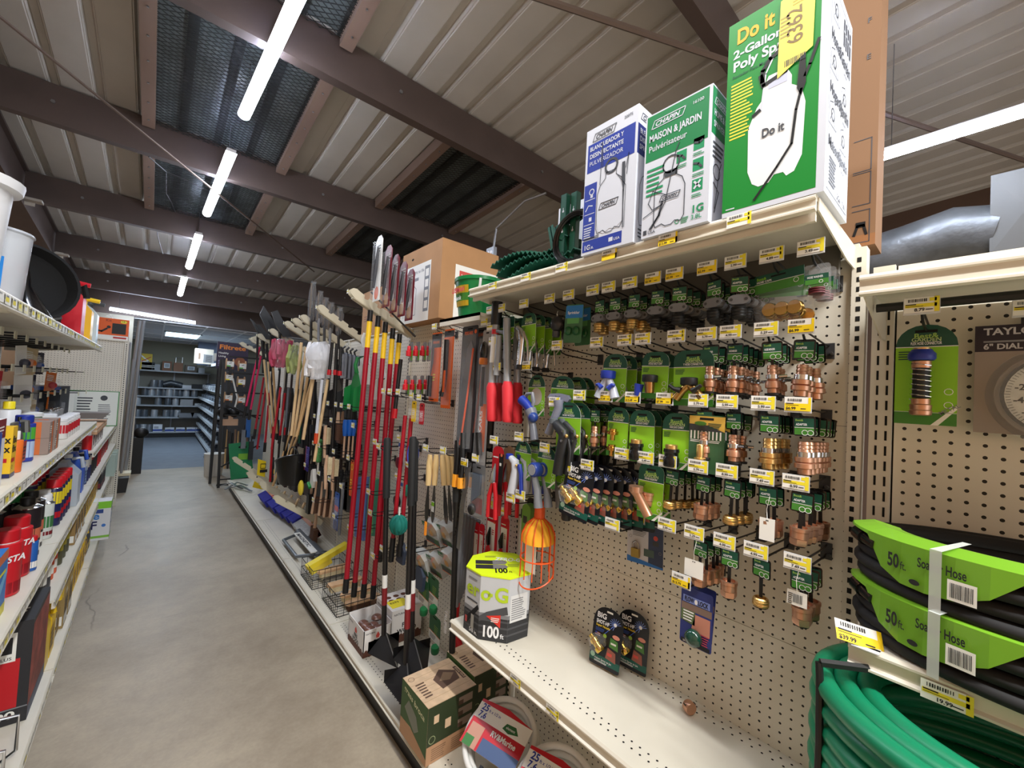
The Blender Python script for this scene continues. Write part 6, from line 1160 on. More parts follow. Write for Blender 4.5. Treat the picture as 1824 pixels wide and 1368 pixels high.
# metal brackets at far end
for k, (px, py, lab) in enumerate(((412, 868, 'flat grey metal brackets lying at the far end of the deck'), (428, 872, 'bent grey metal handle lying near the blue broom heads'))):
    p = at(px, py, 'Z', .16); mb = MB(); mb.tube([(-.1, .15, .0), (0, .05, .05), (.1, -.2, .01)], .018, STEEL, 6, flat=.4); 
    if k == 0: mb.tube([(-.08, -.1, 0), (.08, .1, .04), (.18, -.05, .02)], .018, STEEL, 6, flat=.4)
    tag(mb.build('metal_bracket', None, True, p), lab, 'bracket')
# wire baskets with brushes
def wire_basket(c, a, b, h, label):
    t = thing('wire_basket', c)
    for z in (0, h*.5, h): MB().tube([(-a, -b, z), (a, -b, z), (a, b, z), (-a, b, z)], .0028, BLACK, 5, closed=True).build('rim', t)
    for s in (-1, 1):
        for (n, L, ax) in ((9, b, 1), (7, a, 0)):
            for i in range(n+1):
                v = -L+2*L*i/n; q = (s*a, v) if ax else (v, s*b); MB().tube([(q[0], q[1], 0), (q[0], q[1], h)], .0017, BLACK, 4).build('wire', t, False)
    for i in range(10): MB().tube([(-a, -b+2*b*i/9, 0), (a, -b+2*b*i/9, 0)], .0017, BLACK, 4).build('floor_wire', t, False)
    return tag(t, label, 'wire basket')
c1 = at(598, 1030, 'Z', .15); c1 = Vector((1.10, 3.33, .15)); wire_basket(c1, .145, .15, .13, 'farther black wire basket with the yellow brush in it')
c2 = Vector((1.13, 2.86, .15)); wire_basket(c2, .155, .15, .13, 'nearer black wire basket with wood-backed brushes in it')
t = thing('scrub_brush', c1+Vector((-.01, .0, .16))); mb = MB(); mb.box((-.15, -.03, -.018), (.17, .03, .02), M((236, 214, 50), .5)).box((-.14, -.026, -.06), (.02, .026, -.018), M((226, 208, 70), .8)); mb.build('body', t); t.rotation_euler = (0, -.35, .1); tag(t, 'yellow plastic scrub brush sticking out of the farther wire basket', 'brush')
for k, (c, dz, rz, lab) in enumerate(((c1+Vector((.03, -.06, 0)), .07, .1, 'wood-backed brush lying in front inside the farther basket'), (c2+Vector((-.03, .08, 0)), .10, .0, 'wood-backed brush with a dark sticker on top of the nearer basket'), (c2+Vector((.02, -.03, 0)), .065, .1, 'wood-backed brush lower in the nearer basket'), (c2+Vector((.03, -.1, 0)), .035, .0, 'wood-backed brush with dark bristles at the bottom of the nearer basket'))):
    t = thing('scrub_brush', c+Vector((0, 0, dz))); MB().prism([(x*1, y+.04) for x, y in [(-.12, -.04), (-.10, -.07), (.10, -.07), (.12, -.05), (.12, -.02), (.10, -.005), (-.10, -.005), (-.12, -.03)]][::-1], (0, 0, 0), XP, (0, 1, 0), -.016, M((222, 182, 140), .5)).build('wooden_back', t, False)
    MB().box((-.10, -.028, -.035), (.10, .028, 0), CRE if k < 3 else BRI).build('bristles', t, False)
    if k == 1: mb = MB(); f = top(mb, .0165, -.0, -.015); f.q(0, 0, .06, .03, BLACK); f.q(.005, .012, .02, .006, RED, 2); mb.build('sticker', t, False)
    t.rotation_euler = (0, 0, rz); tag(t, lab, 'brush')
# white printed cartons of brown packets
def fire_box(x0, x1, y0, y1, z1, opened, label):
    zb = .1465; c = Vector(((x0+x1)/2, (y0+y1)/2, zb)); t = thing('printed_carton', c); M0 = Matrix.Translation(-c); mb = MB(M0); W = M((228, 226, 224), .6); BR = M((96, 58, 44), .7)
    if opened:
        for a, b in (((x0, y0, zb), (x0+.004, y1, z1)), ((x1-.004, y0, zb), (x1, y1, z1+.015)), ((x0, y0, zb), (x1, y0+.004, z1)), ((x0, y1-.004, zb), (x1, y1, z1+.01)), ((x0, y0, zb), (x1, y1, zb+.004))): mb.box(a, b, W)
    else: mb.box((x0, y0, zb), (x1, y1, z1), W)
    for f, L in ((aisle(mb, x0, y1, zb), y1-y0), (near(mb, y0, x0, zb), x1-x0)):
        H = z1-zb; f.q(0, 0, L, H*.2, BR); [f.c(L*(.1+.11*k), H*.2, L*.06, BR, 2, 8, H*.07) for k in range(8)]
        f.t(L*.5, H*.28, H*.13, 'WOOD', INK, 3, 'c', .03); f.t(L*.5, H*.45, H*.13, 'FIRE', INK, 3, 'c', .03); f.p([(L*.45, H*.62), (L*.55, H*.62), (L*.57, H*.72), (L*.5, H*.86), (L*.43, H*.72)], M((200, 70, 60), .5), 3); f.t(L*.06, H*.84, H*.06, 'NATURAL', INK, 3)
    if not opened:
        f = top(mb, z1, x0, y0); [f.c(.05+.05*(k % 3), .12+.045*(k//3), .018, BR, 1, 10) for k in range(6)]
    mb.build('box', t, False)
    if opened:
        for k in range(9): MB(M0).sphere((x0+.05+.04*(k % 4), y0+.04+.05*(k//3), z1-.02-.006*(k % 3)), .032, M((110, 74, 62), .35, var=.3, scale=40, coat=.5), 8, 6, (1, 1, .6)).build('brown_packet', t)
    return tag(t, label, 'carton')
fire_box(.955, 1.115, 2.22, 2.45, .29, True, 'open white carton full of shiny brown packets on the base deck')
fire_box(1.125, 1.32, 2.24, 2.46, .34, False, 'closed white carton with pictures of logs and a yellow tag on top')
mb = MB(); mb.box((1.14, 2.27, .3405), (1.25, 2.36, .3415), YEL); f = top(mb, .342, 1.15, 2.31); f.t(0, .01, .02, '6293', INK, 1); tag(mb.build('yellow_sticker', None, False), 'yellow price sticker lying on the closed white carton', 'sticker')
# hose box with eight sides
ZB = [(831.6, 1008.7), (857.3, 1024), (908.7, 1031), (945, 1021.6), (947.3, 1001.7), (917, 986.5), (876, 982), (843, 990)]
T = [at(*p, 'Z', .94) for p in ZB]; c = sum(T, Vector())/8; c.z = .6985; H = .94-.6985; t = thing('hose_box', c); R8 = [Vector((p.x-c.x, p.y-c.y, 0)) for p in T]
LG = M((216, 240, 30), .45); SV = M((190, 194, 198), .45); mb = MB(); n = 8
mb.add([p+Vector((0, 0, .001)) for p in R8]+[p+Vector((0, 0, H)) for p in R8], [tuple(range(n)), tuple(range(n, 2*n))]+[(i, (i+1) % n, n+(i+1) % n, n+i) for i in range(n)], SV)
Nn = (R8[1]-R8[0]).cross(R8[2]-R8[1]).z
def side8(i):
    a, b = R8[i], R8[(i+1) % 8]; U = (b-a).normalized(); f = Face(mb, a, U, ZP)
    if f.N.dot(a+b) < 0: f = Face(mb, b, -U, ZP)
    return f, (b-a).length
HB = M((40, 42, 46), .5); HB2 = M((70, 72, 76), .5)
for i in range(8):
    f, L = side8(i); f.q(0, 0, L, H*.36, HB, 1)
    for k in range(3): f.q(0, H*(.10+.10*k), L, H*.03, HB2, 2)
    f.q(0, H*.36, L, H*.06, M((120, 122, 126), .5), 1)
f, L = side8(1); GL = M((176, 204, 40), .5)
f.t(L*.5, H*.62, H*.22, 'G', GL, 4, bold=.07); f.q(L*.28, H*.68, L*.16, H*.05, GL, 4); f.t(L*.02, H*.62, H*.22, 'o', GL, 4, bold=.07)
f.t(L*.10, H*.06, H*.17, '100', WHITE, 4, bold=.06, fit=L*.62); f.t(L*.76, H*.06, H*.07, 'ft', WHITE, 4); f.p([(L*.25, H*.38), (L*.75, H*.42), (L*.75, H*.22)], M((210, 50, 40), .5), 5); f.greek(L*.42, H*.30, L*.3, H*.08, 3, PAPER, 6)
f.p([(0, H*.36), (L*.25, H*.44), (L*.6, H*.5), (L*.95, H*.56), (L*1, H*.44), (L*.5, H*.38), (0, H*.28)], HB2, 3)
f, L = side8(0); f.t(L*.12, H*.63, H*.20, 'er', GL, 4, bold=.06, fit=L*.85); f.greek(L*.2, H*.86, L*.6, H*.06, 1, GREY, 3); f.greek(L*.15, H*.52, L*.75, H*.05, 1, OUT, 3); f.p([(L*.1, H*.2), (L*.9, H*.52), (L*.98, H*.46), (L*.2, H*.12)], HOLE, 5); f.t(L*.4, H*.04, H*.06, '5/8 in.', WHITE, 4); f.q(L*.1, H*.14, L*.14, H*.1, M((190, 80, 80), .5), 5); f.q(L*.5, H*.1, L*.2, H*.22, CHROME, 6)
f, L = side8(2); f.q(L*.08, H*.30, L*.82, H*.42, M((214, 216, 216), .5), 3); f.greek(L*.14, H*.34, L*.7, H*.34, 10, GREY, 4, 4)
f, L = side8(7); f.t(L*.1, H*.62, H*.2, 'Z', GL, 4, bold=.06)
mb.add([p*1.015+Vector((0, 0, H*.985)) for p in R8]+[p*1.015+Vector((0, 0, H+.0015)) for p in R8], [tuple(range(n)), tuple(range(n, 2*n))]+[(i, (i+1) % n, n+(i+1) % n, n+i) for i in range(n)], LG)
mb.build('box', t, False)
mb = MB(); f = Face(mb, (0, 0, H+.0016), (math.cos(.62), -math.sin(.62), 0), (math.sin(.62), math.cos(.62), 0))
f.t(-.02, .030, .034, 'ZERO-G', WHITE, 3, bold=.05, fit=.11, rot=-.1, shear=.2); f.t(-.03, -.088, .042, '100', BLACK, 3, bold=.05, fit=.055); f.t(.03, -.086, .016, 'ft', BLACK, 3); f.greek(-.06, .062, .05, .02, 3, M((150, 160, 60), .5)); f.greek(.03, -.03, .05, .03, 3, M((150, 160, 60), .5))
for y in (.012, -.032): f.p([(-.1, y-.018), (-.03, y-.02), (-.03, y+.018), (-.1, y+.02)], HB, 2); f.p([(-.03, y-.022), (.02, y-.02), (.03, y), (.02, y+.018), (-.03, y+.02)], M((150, 150, 150), .35, .4), 3)
mb.build('lid_print', t, False)
tag(t, 'eight-sided hose box with bright lime lid, lettered 100 ft', 'hose box')
# firewood-look boxes "grass broca"
KW2 = M((206, 178, 146), .6, var=.1, scale=30); DKB = M((92, 70, 58), .6); GRN = M((52, 84, 38), .5); KR = M((178, 138, 104), .7)
def gb_box(x0, x1, y0, y1, z1, label):
    zb = .1465; c = Vector(((x0+x1)/2, (y0+y1)/2, zb)); mb = MB(Matrix.Translation(-c)); mb.box((x0, y0, zb), (x1, y1, z1), KW2); H = z1-zb; W = y1-y0; D = x1-x0
    f = aisle(mb, x0, y1, zb); f.q(0, 0, W, H*.3, KR); f.p([(0, H*.3), (W*.4, H*.32), (W, H*.12), (W, H), (0, H)], GRN, 2); f.p([(W*.15, H*.55), (W*.55, H*.3), (W*.7, H*.42), (W*.6, H*.62), (W*.3, H*.75)], M((120, 124, 110), .6), 3); f.t(W*.1, H*.85, H*.1, 'grass broca', M((200, 200, 160), .5), 3, fit=W*.8, rot=-.18, bold=.02)
    n = near(mb, y0, x0, zb); n.q(0, 0, D, H*.32, KR); n.greek(D*.1, H*.05, D*.3, H*.22, 6, M((130, 100, 76), .6)); n.greek(D*.5, H*.05, D*.4, H*.22, 6, M((130, 100, 76), .6)); n.q(0, H*.32, D, H*.68, M((44, 56, 32), .5), 1)
    for k in range(3): n.q(D*.62, H*(.38+.2*k), D*.3, H*.14, M((150, 134, 122), .5), 2); n.q(D*.62, H*(.38+.2*k), D*.1, H*.08, DKB, 3)
    n.q(D*.12, H*.68, D*.1, H*.14, KW2, 2); n.q(D*.35, H*.5, D*.12, H*.16, KW2, 2); n.ring(D*.1, H*.42, H*.07, H*.012, M((150, 160, 120), .5))
    f = top(mb, z1, x0, y0)
    for k in range(6): f.q(0, W*k/6, D, W*.01, M((176, 146, 112), .6), 1)
    f.p([(D*.45, W*.28), (D*.85, W*.35), (D*.9, W*.6), (D*.65, W*.8), (D*.42, W*.6)], DKB, 2); f.p([(D*.5, W*.5), (D*.68, W*.68), (D*.84, W*.55), (D*.68, W*.42)], M((140, 116, 92), .6), 3); f.ring(D*.1, W*.85, .014, .002, DKB); f.greek(D*.08, W*.25, D*.18, W*.45, 6, DKB, 3); f.q(D*.9, W*.3, D*.07, W*.4, M((84, 62, 50), .6), 3); f.t(D*.955, W*.32, .012, 'grass broca', KW2, 4, rot=PI/2, fit=W*.34)
    return tag(mb.build('printed_carton', None, False, c), label, 'carton')
gb_box(.900, 1.135, 1.43, 1.655, .372, 'green-sided carton with wood-print top, front one on the base deck')
gb_box(1.142, 1.345, 1.455, 1.68, .388, 'second green-sided carton behind the front one, in the shade')
# white hose packs on the base deck
HW = M((224, 224, 220), .35)
def hose_ring(t, R_, r, z, m, n=40, nm='hose_loop', e=1, cx=0, cy=0, a0=0):
    MB().tube([(cx+R_*math.cos(2*PI*i/n), cy+R_*e*math.sin(2*PI*i/n), z) for i in range(n)], r, m, 12, closed=True).build(nm, t)
for k, (c, lab) in enumerate(((Vector((1.12, 1.20, .16)), 'left coil of white hose with a red and white card reading 25'), (Vector((1.12, .92, .16)), 'right coil of white hose with a card, half under the shelf edge'))):
    t = thing('hose_coil', c); t.rotation_euler = (0, -.5, .25); 
    for j in range(5): hose_ring(t, .135-.012*(j % 2), .0105, .03+.0215*j, HW)
    MB().box((-.15, -.006, .02), (-.105, .006, .14), BLACK).build('strap', t, False)
    mb = MB(); w, h = .24, .17; mb.prism([(-w/2, -h/2), (w/2, -h/2), (w/2, h/2-.02), (0, h/2), (-w/2, h/2-.01)], (0, 0, .15), YN, XP, .002, RED, back=PAPER); f = Face(mb, (-h/2, w/2, .1505), YN, XP)
    f.q(0, h*.55, w, h*.33, PAPER); f.t(.015, h*.74, .022, '25', KB, 3, bold=.03); f.t(.05, h*.75, .010, 'ft x 1/2 in', KB, 3); f.t(.015, h*.59, .02, '7,6', KB, 3, bold=.03); f.p([(.13, h*.62), (.16, h*.58), (.2, h*.64), (.18, h*.76), (.14, h*.74)], M((40, 100, 50), .5), 3); f.t(.143, h*.65, .009, 'element', PAPER, 4, fit=.04)
    f.t(.10, h*.38, .018, 'RV&Marine', PAPER, 3, bold=.03, fit=.11); f.q(.01, .0, .06, h*.45, M((190, 140, 120), .5), 2); f.q(.08, 0, .16, h*.28, M((70, 90, 130), .5), 2); f.q(.01, 0, .04, h*.2, M((60, 120, 60), .5), 3); mb.build('card', t, False)
    t.location = c+Vector((0, 0, .075)); tag(t, lab, 'hose')
# ---------------------------------------------------------------- right bay: soaker hoses, green hose, connector, thermometer
BH = M((22, 22, 24), .75); GH_ = M((14, 122, 84), .35)
for k, (z0, lab) in enumerate(((1.196, 'lower coil of black soaker hose with lime green 50 ft band'), (1.300, 'upper coil of black soaker hose with lime green 50 ft band'))):
    cx, cy = 1.175+.004*k, -.075; t = thing('hose_coil', (cx, cy, z0)); RX, RY = .155, .245
    for j in range(4):
        for i_ in range(2): MB().tube([((RX-.024*i_-.004*(j % 2))*math.cos(2*PI*i/44), (RY-.024*i_-.006*((j+1) % 2))*math.sin(2*PI*i/44), .013+.0245*j+.004*math.sin(3*PI*i/44+j)) for i in range(44)], .0125, BH, 10, closed=True).build('hose_loop', t)
    # band around the front of the coil
    mb = MB(); LM = M((108, 160, 36), .4, coat=.3); GRASS = M((96, 128, 40), .5, var=.4, scale=90)
    def P_(a, r, z): return Vector(((RX+r)*math.cos(PI*a), (RY+r)*math.sin(PI*a), z))
    aa = [.52+.05*i for i in range(15)]; lo = [.098, .098, .098, .096, .045, .028, .026, .03, .05, .094, .096, .096, .096, .096, .096]
    for i in range(14):
        a, b = aa[i], aa[i+1]; mb.add([P_(a, .016, lo[i]), P_(b, .016, lo[i+1]), P_(b, .014, .102), P_(a, .014, .102)], [(0, 1, 2, 3)], LM); mb.add([P_(a, .014, .102), P_(b, .014, .102), P_(b, -.02, .112), P_(a, -.02, .112)], [(0, 1, 2, 3)], LM); mb.add([P_(a, -.02, .112), P_(b, -.02, .112), P_(b, -.06, .104), P_(a, -.06, .104)], [(0, 1, 2, 3)], GRASS if i > 4 else LM)
    mb.build('lime_band', t)
    def onarc(a, b, z): O, O2 = P_(a, .02, z), P_(b, .02, z); return Face(mb, O, O2-O, ZP), (O2-O).length
    mb = MB(); f, L_ = onarc(.745, .79, .055); f.t(0, 0, .024, '50', INK, 1, bold=.03, fit=L_*.6); f.t(L_*.66, 0, .014, 'ft.', INK, 1, fit=L_*.3)
    f, L_ = onarc(.81, .89, .07); f.t(0, 0, .016, 'Soaker Hose', INK, 1, bold=.02, fit=L_); f, L_ = onarc(.795, .815, .04); f.c(L_/2, 0, .008, INK, 1, 12, .005); mb.build('lettering', t, False)
    mb = MB(); f, L_ = onarc(.862, .905, .032); f.q(0, 0, L_, .034, PAPER, 3); f.bars(L_*.1, .005, L_*.8, .024, INK, 5, 16); mb.build('barcode_label', t, False)
    mb = MB(); a, b = .835, .855; T_ = M((206, 212, 208), .25, alpha=.75); mb.add([P_(a, .024, .0), P_(b, .024, .0), P_(b, .024, .108), P_(a, .024, .108)], [(0, 1, 2, 3)], T_); mb.add([P_(a, .024, .108), P_(b, .024, .108), P_(b, -.05, .118), P_(a, -.05, .118)], [(0, 1, 2, 3)], T_); mb.build('clear_strap', t, False)
    q = P_(.58, .008, .085); U = (P_(.66, .008, .08)-q).normalized(); MB().tube([q, q+U*.03], .015, BLACKG, 12).tube([q+U*.03, q+U*.065], [.012, .009], BLACKG, 12).build('coupling', t)
    tag(t, lab, 'hose')
t = thing('hose_coil', (1.112, -.12, .704)); RX, RY = .235, .335
for j in range(12):
    for i_ in range(3 if j > 9 else 1): MB().tube([((RX-.036*i_+.004*(j % 2)+(.03*(j > 10)))*math.cos(2*PI*i/56)*(1-.018*(11-j)*0), (RY-.036*i_+.004*((j+1) % 2)-.0*j)*math.sin(2*PI*i/56), .018+.0345*j+.008*math.sin(2*PI*i/56+j)) for i in range(56)], .0185, GH_, 12, closed=True).build('hose_loop', t)
MB().tube([((RX+.022)*math.cos(a), (RY+.022)*math.sin(a), z) for a, z in [(PI*.64, .445), (PI*.645, .42), (PI*.652, .3), (PI*.65, .2), (PI*.642, .13)]], .0065, BLACK, 8).tube([((RX+.02)*math.cos(PI*.64), (RY+.02)*math.sin(PI*.64), .445), ((RX-.05)*math.cos(PI*.62), (RY-.06)*math.sin(PI*.62), .452)], .008, BLACK, 6).build('black_strap', t)
tag(t, 'tall coil of bright green garden hose with a black strap under the shelf', 'hose')
# connector card
t = thing('hose_connector'); bgcard(.095, .215, .045, 'FLEX HOSE CONNECTOR', top=.22).build('card', t, False)
mb = MB(); f = aisle(mb, 0, .0475, -.2); f.t(.072, .02, .008, 'METAL', GREY, 4, rot=.6); mb.build('corner_print', t, False)
MB().lathe([(.019, -.066), (.022, -.062), (.022, -.052), (.018, -.047), (.016, -.043)], M((26, 44, 140), .4), 12, (-.028, .004, 0)).build('blue_nut', t); MB().lathe([(.011, -.045), (.014, -.044), (.014, -.040), (.011, -.039)], BRASS, 12, (-.028, .004, 0)).lathe([(.0155, -.082), (.016, -.078), (.015, -.07), (.016, -.068)], COPPER, 12, (-.028, .004, 0)).build('brass_top', t)
MB().lathe([(.0135, -.145), (.0135, -.08)], M((30, 32, 34), .6), 12, (-.028, .004, 0)).build('rubber_core', t)
MB().tube([(-.028+.0165*math.cos(i*.7), .004+.0165*math.sin(i*.7), -.07-.0012*i) for i in range(66)], .0013, CHROME, 6).build('spring', t)
MB().lathe([(.013, -.182), (.017, -.18), (.018, -.172), (.0165, -.17), (.0175, -.16), (.015, -.158), (.015, -.147)], COPPER, 12, (-.028, .004, 0)).build('copper_end', t)
p = at(1650, 590, 'X', 1.245); t.location = p; tag(t, 'green card with blue-nutted hose connector wrapped in a steel spring', 'hose connector')
hook(p.y, 1.855, '8.79', False, 'hook with price tag holding the spring hose connector card', L=.21)
# thermometer
t = thing('dial_thermometer', at(1737, 590, 'X', 1.315)); w, h = .28, .225; PNK = M((150, 140, 134), .45)
mb = MB(); mb.box((0, -w, -h+.01), (.02, .0, .01), PNK); f = aisle(mb, 0, 0, -h+.01); f.q(0, h-.055, w, .055, M((26, 22, 40), .4)); f.t(.012, h-.02, .014, 'TAYLOR', M((190, 190, 196), .5), 3, bold=.04, fit=.08); f.greek(.012, h-.036, .08, .008, 1, GREY, 2); f.t(.012, h-.05, .011, '6" DIAL THERMOMETER', M((190, 190, 196), .5), 3, bold=.04, fit=.17); mb.build('card', t, False)
cx, cz = -.115, -.135; mb = MB(); 
MB().lathe([(.10, -.018), (.10, 0), (.088, 0), (.088, -.018)], CLEAR, 36, (0, cx, cz), 'x').build('clear_rim', t)
mb = MB(); f = Face(mb, (-.012, cx, cz), YN, ZP); f.c(0, 0, .078, M((206, 208, 204), .35, var=.12, scale=30), 1, 36); f.ring(0, 0, .08, .006, DKGREY, 2, 36)
for k in range(60): a = PI*1.25-1.5*PI*k/59; f.line([(.066*math.cos(a), .066*math.sin(a)), ((.072 if k % 5 else .076)*math.cos(a), (.072 if k % 5 else .076)*math.sin(a))], .0009, INK, 3)
for k, s in enumerate(('-60', '-40', '-20', '0', '20', '40', '60', '80', '100', '120')): a = PI*1.22-1.44*PI*k/9; f.t(.052*math.cos(a), .052*math.sin(a)-.006, .012, s, INK, 4, 'c', .02)
f.line([(0, 0), (-.045, .005)], .006, M((190, 40, 40), .5), 5); f.c(0, 0, .008, INK, 6); mb.build('dial', t, False)
tag(t, 'round dial thermometer in clear packaging, cut off by the right edge', 'thermometer')
hook(.0-.06, 1.862, '', False, 'hook holding the dial thermometer', L=.05)
mb = MB(); mb.box((1.03, .12, 1.1925), (1.06, .16, 1.194), CLR); f = Face(mb, (1.02, .180, 1.2), (.45, -.8, -.15), (.2, .1, .4)); tagface(f, .075, .036, '39.99', True); tag(mb.build('price_card', None, False), 'loose yellow price card leaning under the lower black hose coil', 'price card')
# ================================================================ left run of shelving
XL, XLB = -.32, -.80
def lface(mb, x, y0, z): return Face(mb, (x, y0, z), (0, 1, 0), ZP)       # a side that looks into the aisle from the left
def left_shelf(t, L0, y0, y1, z, xf=XL, name='shelf', seed=0, tags=True):
    mb = MB(Matrix.Translation(-L0)); shelf_mesh(mb, xf, XLB, y0+.004, y1-.004, z, .036, False, sgn=-1); s = mb.build(name, t, False)
    if tags:
        mb = MB(Matrix.Translation(-L0)); f = lface(mb, xf+.0135, y0+.01, z-.034); r = random.Random(seed); y = .0
        while y < y1-y0-.07:
            w = r.uniform(.045, .06); f.q(y, .001, w, .027, r.choice([TAGW, TAGW, M((238, 232, 180), .5)]), 1); f.q(y+.004, .008, w*.6, .012, r.choice([YT, YT, TAGW]), 2); f.q(y+w+.003, .001, .002, .027, INK, 1); f.bars(y+.006, .02, w*.5, .005, INK, 3, 6, int(y*100)); y += w+r.uniform(.008, .03)
        mb.build('price_strip', s, False)
    return s
BL = [.80, 2.02, 3.02, 4.45, 5.68, 7.05]
for i in range(5):
    y0, y1 = BL[i], BL[i+1]; L0 = Vector((XLB, (y0+y1)/2, 0)); t = thing('gondola_shelving', L0); hi = i < 3
    pm = pegmat('pegboard_left_%d' % i, y0+.02, .03, PEGC)
    MB(Matrix.Translation(-L0)).box((XLB-.02, y0+.016, .12), (XLB, y1-.016, 2.0 if hi else 1.5), pm).build('back_panel', t, False)
    mb = MB(Matrix.Translation(-L0)); mb.box((XLB-.03, y0-.0, 0), (XLB+.012, y0+.03, 2.0 if hi else 1.5), BEIGE); mb.build('upright', t, False)
    MB(Matrix.Translation(-L0)).box((-.335, y0+.001, 0), (-.322, y1-.001, .11), BLACK).build('kick_plate', t, False)
    left_shelf(t, L0, y0, y1, .15, -.297, 'base_deck', i)
    left_shelf(t, L0, y0, y1, .775, XL, 'shelf', 10+i)
    if i > 1: left_shelf(t, L0, y0, y1, .49, XL+.005, 'shelf', 20+i)
    if hi: left_shelf(t, L0, y0, y1, 1.262, XL, 'shelf', 30+i); left_shelf(t, L0, y0, y1, 1.835, XL-.005, 'shelf', 40+i)
    else: left_shelf(t, L0, y0, y1, 1.03, XL, 'shelf', 50+i)
    if hi:
        for y in (y0+.02, y1-.02): mb = MB(Matrix.Translation(-L0)); mb.prism([(0, -.004), (-.03, -.03), (-.40, -.08), (-.46, -.08), (-.46, -.004)][::-1], (XL-.01, y, 1.835), XP, ZP, .003, BEIGE2); mb.build('bracket', t, False)
    tag(t, ['left shelf bay closest to the camera', 'left shelf bay with the red and black box at its foot', 'left shelf bay with the red spray cans', 'left shelf bay beyond the end of the upper shelf', 'last left shelf bay, before the end pegboard'][i], 'gondola shelving')
# end pegboard facing the near end
L0 = Vector((-.65, 7.08, 0)); t = thing('end_panel', L0); pm = pegmat('pegboard_end', -.3, .03, PEGC, 'X', .13)
MB(Matrix.Translation(-L0)).box((-1.1, 7.07, .1), (-.305, 7.09, 2.04), pm).build('pegboard', t, False)
mb = MB(Matrix.Translation(-L0)); mb.box((-.303, 7.055, 0), (-.265, 7.1, 2.06), BEIGE); z = .1
while z < 2.03: mb.add([(-.284+a*.004, 7.0543, z+b*.007) for a, b in ((-1, -1), (1, -1), (1, 1), (-1, 1))], [(0, 1, 2, 3)], HOLE); z += .0254
mb.build('upright', t, False); MB(Matrix.Translation(-L0)).box((-1.1, 7.05, 2.04), (-.27, 7.3, 2.055), BEIGE).build('top_shelf', t, False)
tag(t, 'pegboard end panel facing the camera at the end of the left shelves', 'end panel')
# ---------------------------------------------------------------- product builders
def can(r, h, m, capm, caph=.03, capr=.8, lab=None, dome=True, name='spray_can', m2=None, txt=None):
    t = thing(name); mb = MB(); mb.lathe([(r*.94, 0), (r, .004), (r, h*.93), (r*.96, h*.94)], m, 16)
    mb.build('body', t)
    if dome: MB().lathe([(r*1.03, h*.93), (r*1.03, h*.945), (r*.8, h*.97), (r*.6, h), (r*.5, h)], CHROME, 16).build('metal_dome', t)
    MB().lathe([(r*capr, h*.96), (r*capr, h*.96+caph*.9), (r*capr*.9, h*.96+caph)], capm, 14).build('cap', t)
    if lab or txt:
        mb = MB(); a0, a1 = PI*1.35, PI*2.2; n = 8
        for z0, z1, mm in (lab or []):
            for k in range(n):
                a, b = a0+(a1-a0)*k/n, a0+(a1-a0)*(k+1)/n; q = r*1.006; mb.add([(q*math.cos(a), q*math.sin(a), z0*h), (q*math.cos(b), q*math.sin(b), z0*h), (q*math.cos(b), q*math.sin(b), z1*h), (q*math.cos(a), q*math.sin(a), z1*h)], [(0, 1, 2, 3)], mm)
        if txt: f = Face(mb, Vector((math.cos(-.75), math.sin(-.75), 0))*r*1.03-Vector((math.sin(.75), math.cos(.75), 0))*r*.62+Vector((0, 0, h*.62)), (math.sin(.75), math.cos(.75), 0), ZP); f.t(0, 0, r*.5, txt, WHITE, 1, bold=.04, fit=r*1.25, shear=.2)
        mb.build('label', t) if lab and len(lab) == 1 else mb.build('label_art', t)
    return t
def jug(w, d, h, m, capm, name='jug', label=None):
    t = thing(name); mb = MB(); mb.prism([(-w/2, 0), (w/2, 0), (w/2, h*.68), (w*.15, h*.9), (w*.12, h*.96), (-w*.12, h*.96), (-w*.15, h*.9), (-w/2, h*.7)], (0, -d/2, 0), XP, ZP, -d, m)
    mb.build('body', t); MB().lathe([(w*.14, h*.95), (w*.14, h*1.03), (w*.12, h*1.04)], capm, 12).build('cap', t)
    MB().tube([(w*.12, 0, h*.93), (w*.42, 0, h*.95), (w*.5, 0, h*.72)], .012, m, 8).build('handle', t)
    if label: mb = MB(); f = lface(mb, w/2+.001, -d*.4, h*.12); f.q(0, 0, d*.8, h*.42, label); f.greek(d*.08, h*.05, d*.6, h*.3, 4, BLACK, 2); mb.build('label', t, False)
    return t
def pack(w, d, h, m, art=None, name='box', nearart=None):
    """w along the shelf (y), d deep (x); art(face, w, h) on the aisle side"""
    t = thing(name); mb = MB(); mb.box((-d/2, -w/2, 0), (d/2, w/2, h), m); f = lface(mb, d/2, -w/2, 0)
    if art: art(f, w, h)
    n = near(mb, -w/2, -d/2, 0)
    (nearart or art or (lambda f, a, b: None))(n, d, h); mb.build('box_body', t, False); return t
def G(n, a, b, seed=0):     # loose printed art: bands and text lines
    def art(f, w, h):
        f.q(w*.04, h*.68, w*.92, h*.24, a, 1); f.q(w*.04, h*.06, w*.92, h*.2, b, 1); f.greek(w*.12, h*.3, w*.7, h*.32, n, INK, 2, seed); f.greek(w*.12, h*.73, w*.6, h*.12, 2, PAPER, 2, seed+1)
    return art
def put(t, y, z, label, cat, x=-.40, rz=0, grp=None): t.location = (x, y, z); t.rotation_euler = (0, 0, rz); return tag(t, label, cat, grp)
def row(t, ys, z, label, cat, x=-.40, xs=None, rz=0):
    P = Proto(t, cat)
    for k, y in enumerate(ys): P.place((x if xs is None else xs[k], y, z), label, label if len(ys) > 1 else None, rz=rz)
Z1, Z2, Z3, Z0, ZT, Z4 = 1.2635, .7765, .4915, .1515, 1.8365, 1.0315
NAVY = M((24, 30, 84), .4); MAR = M((120, 24, 34), .45); SPB = M((60, 64, 70), .4)
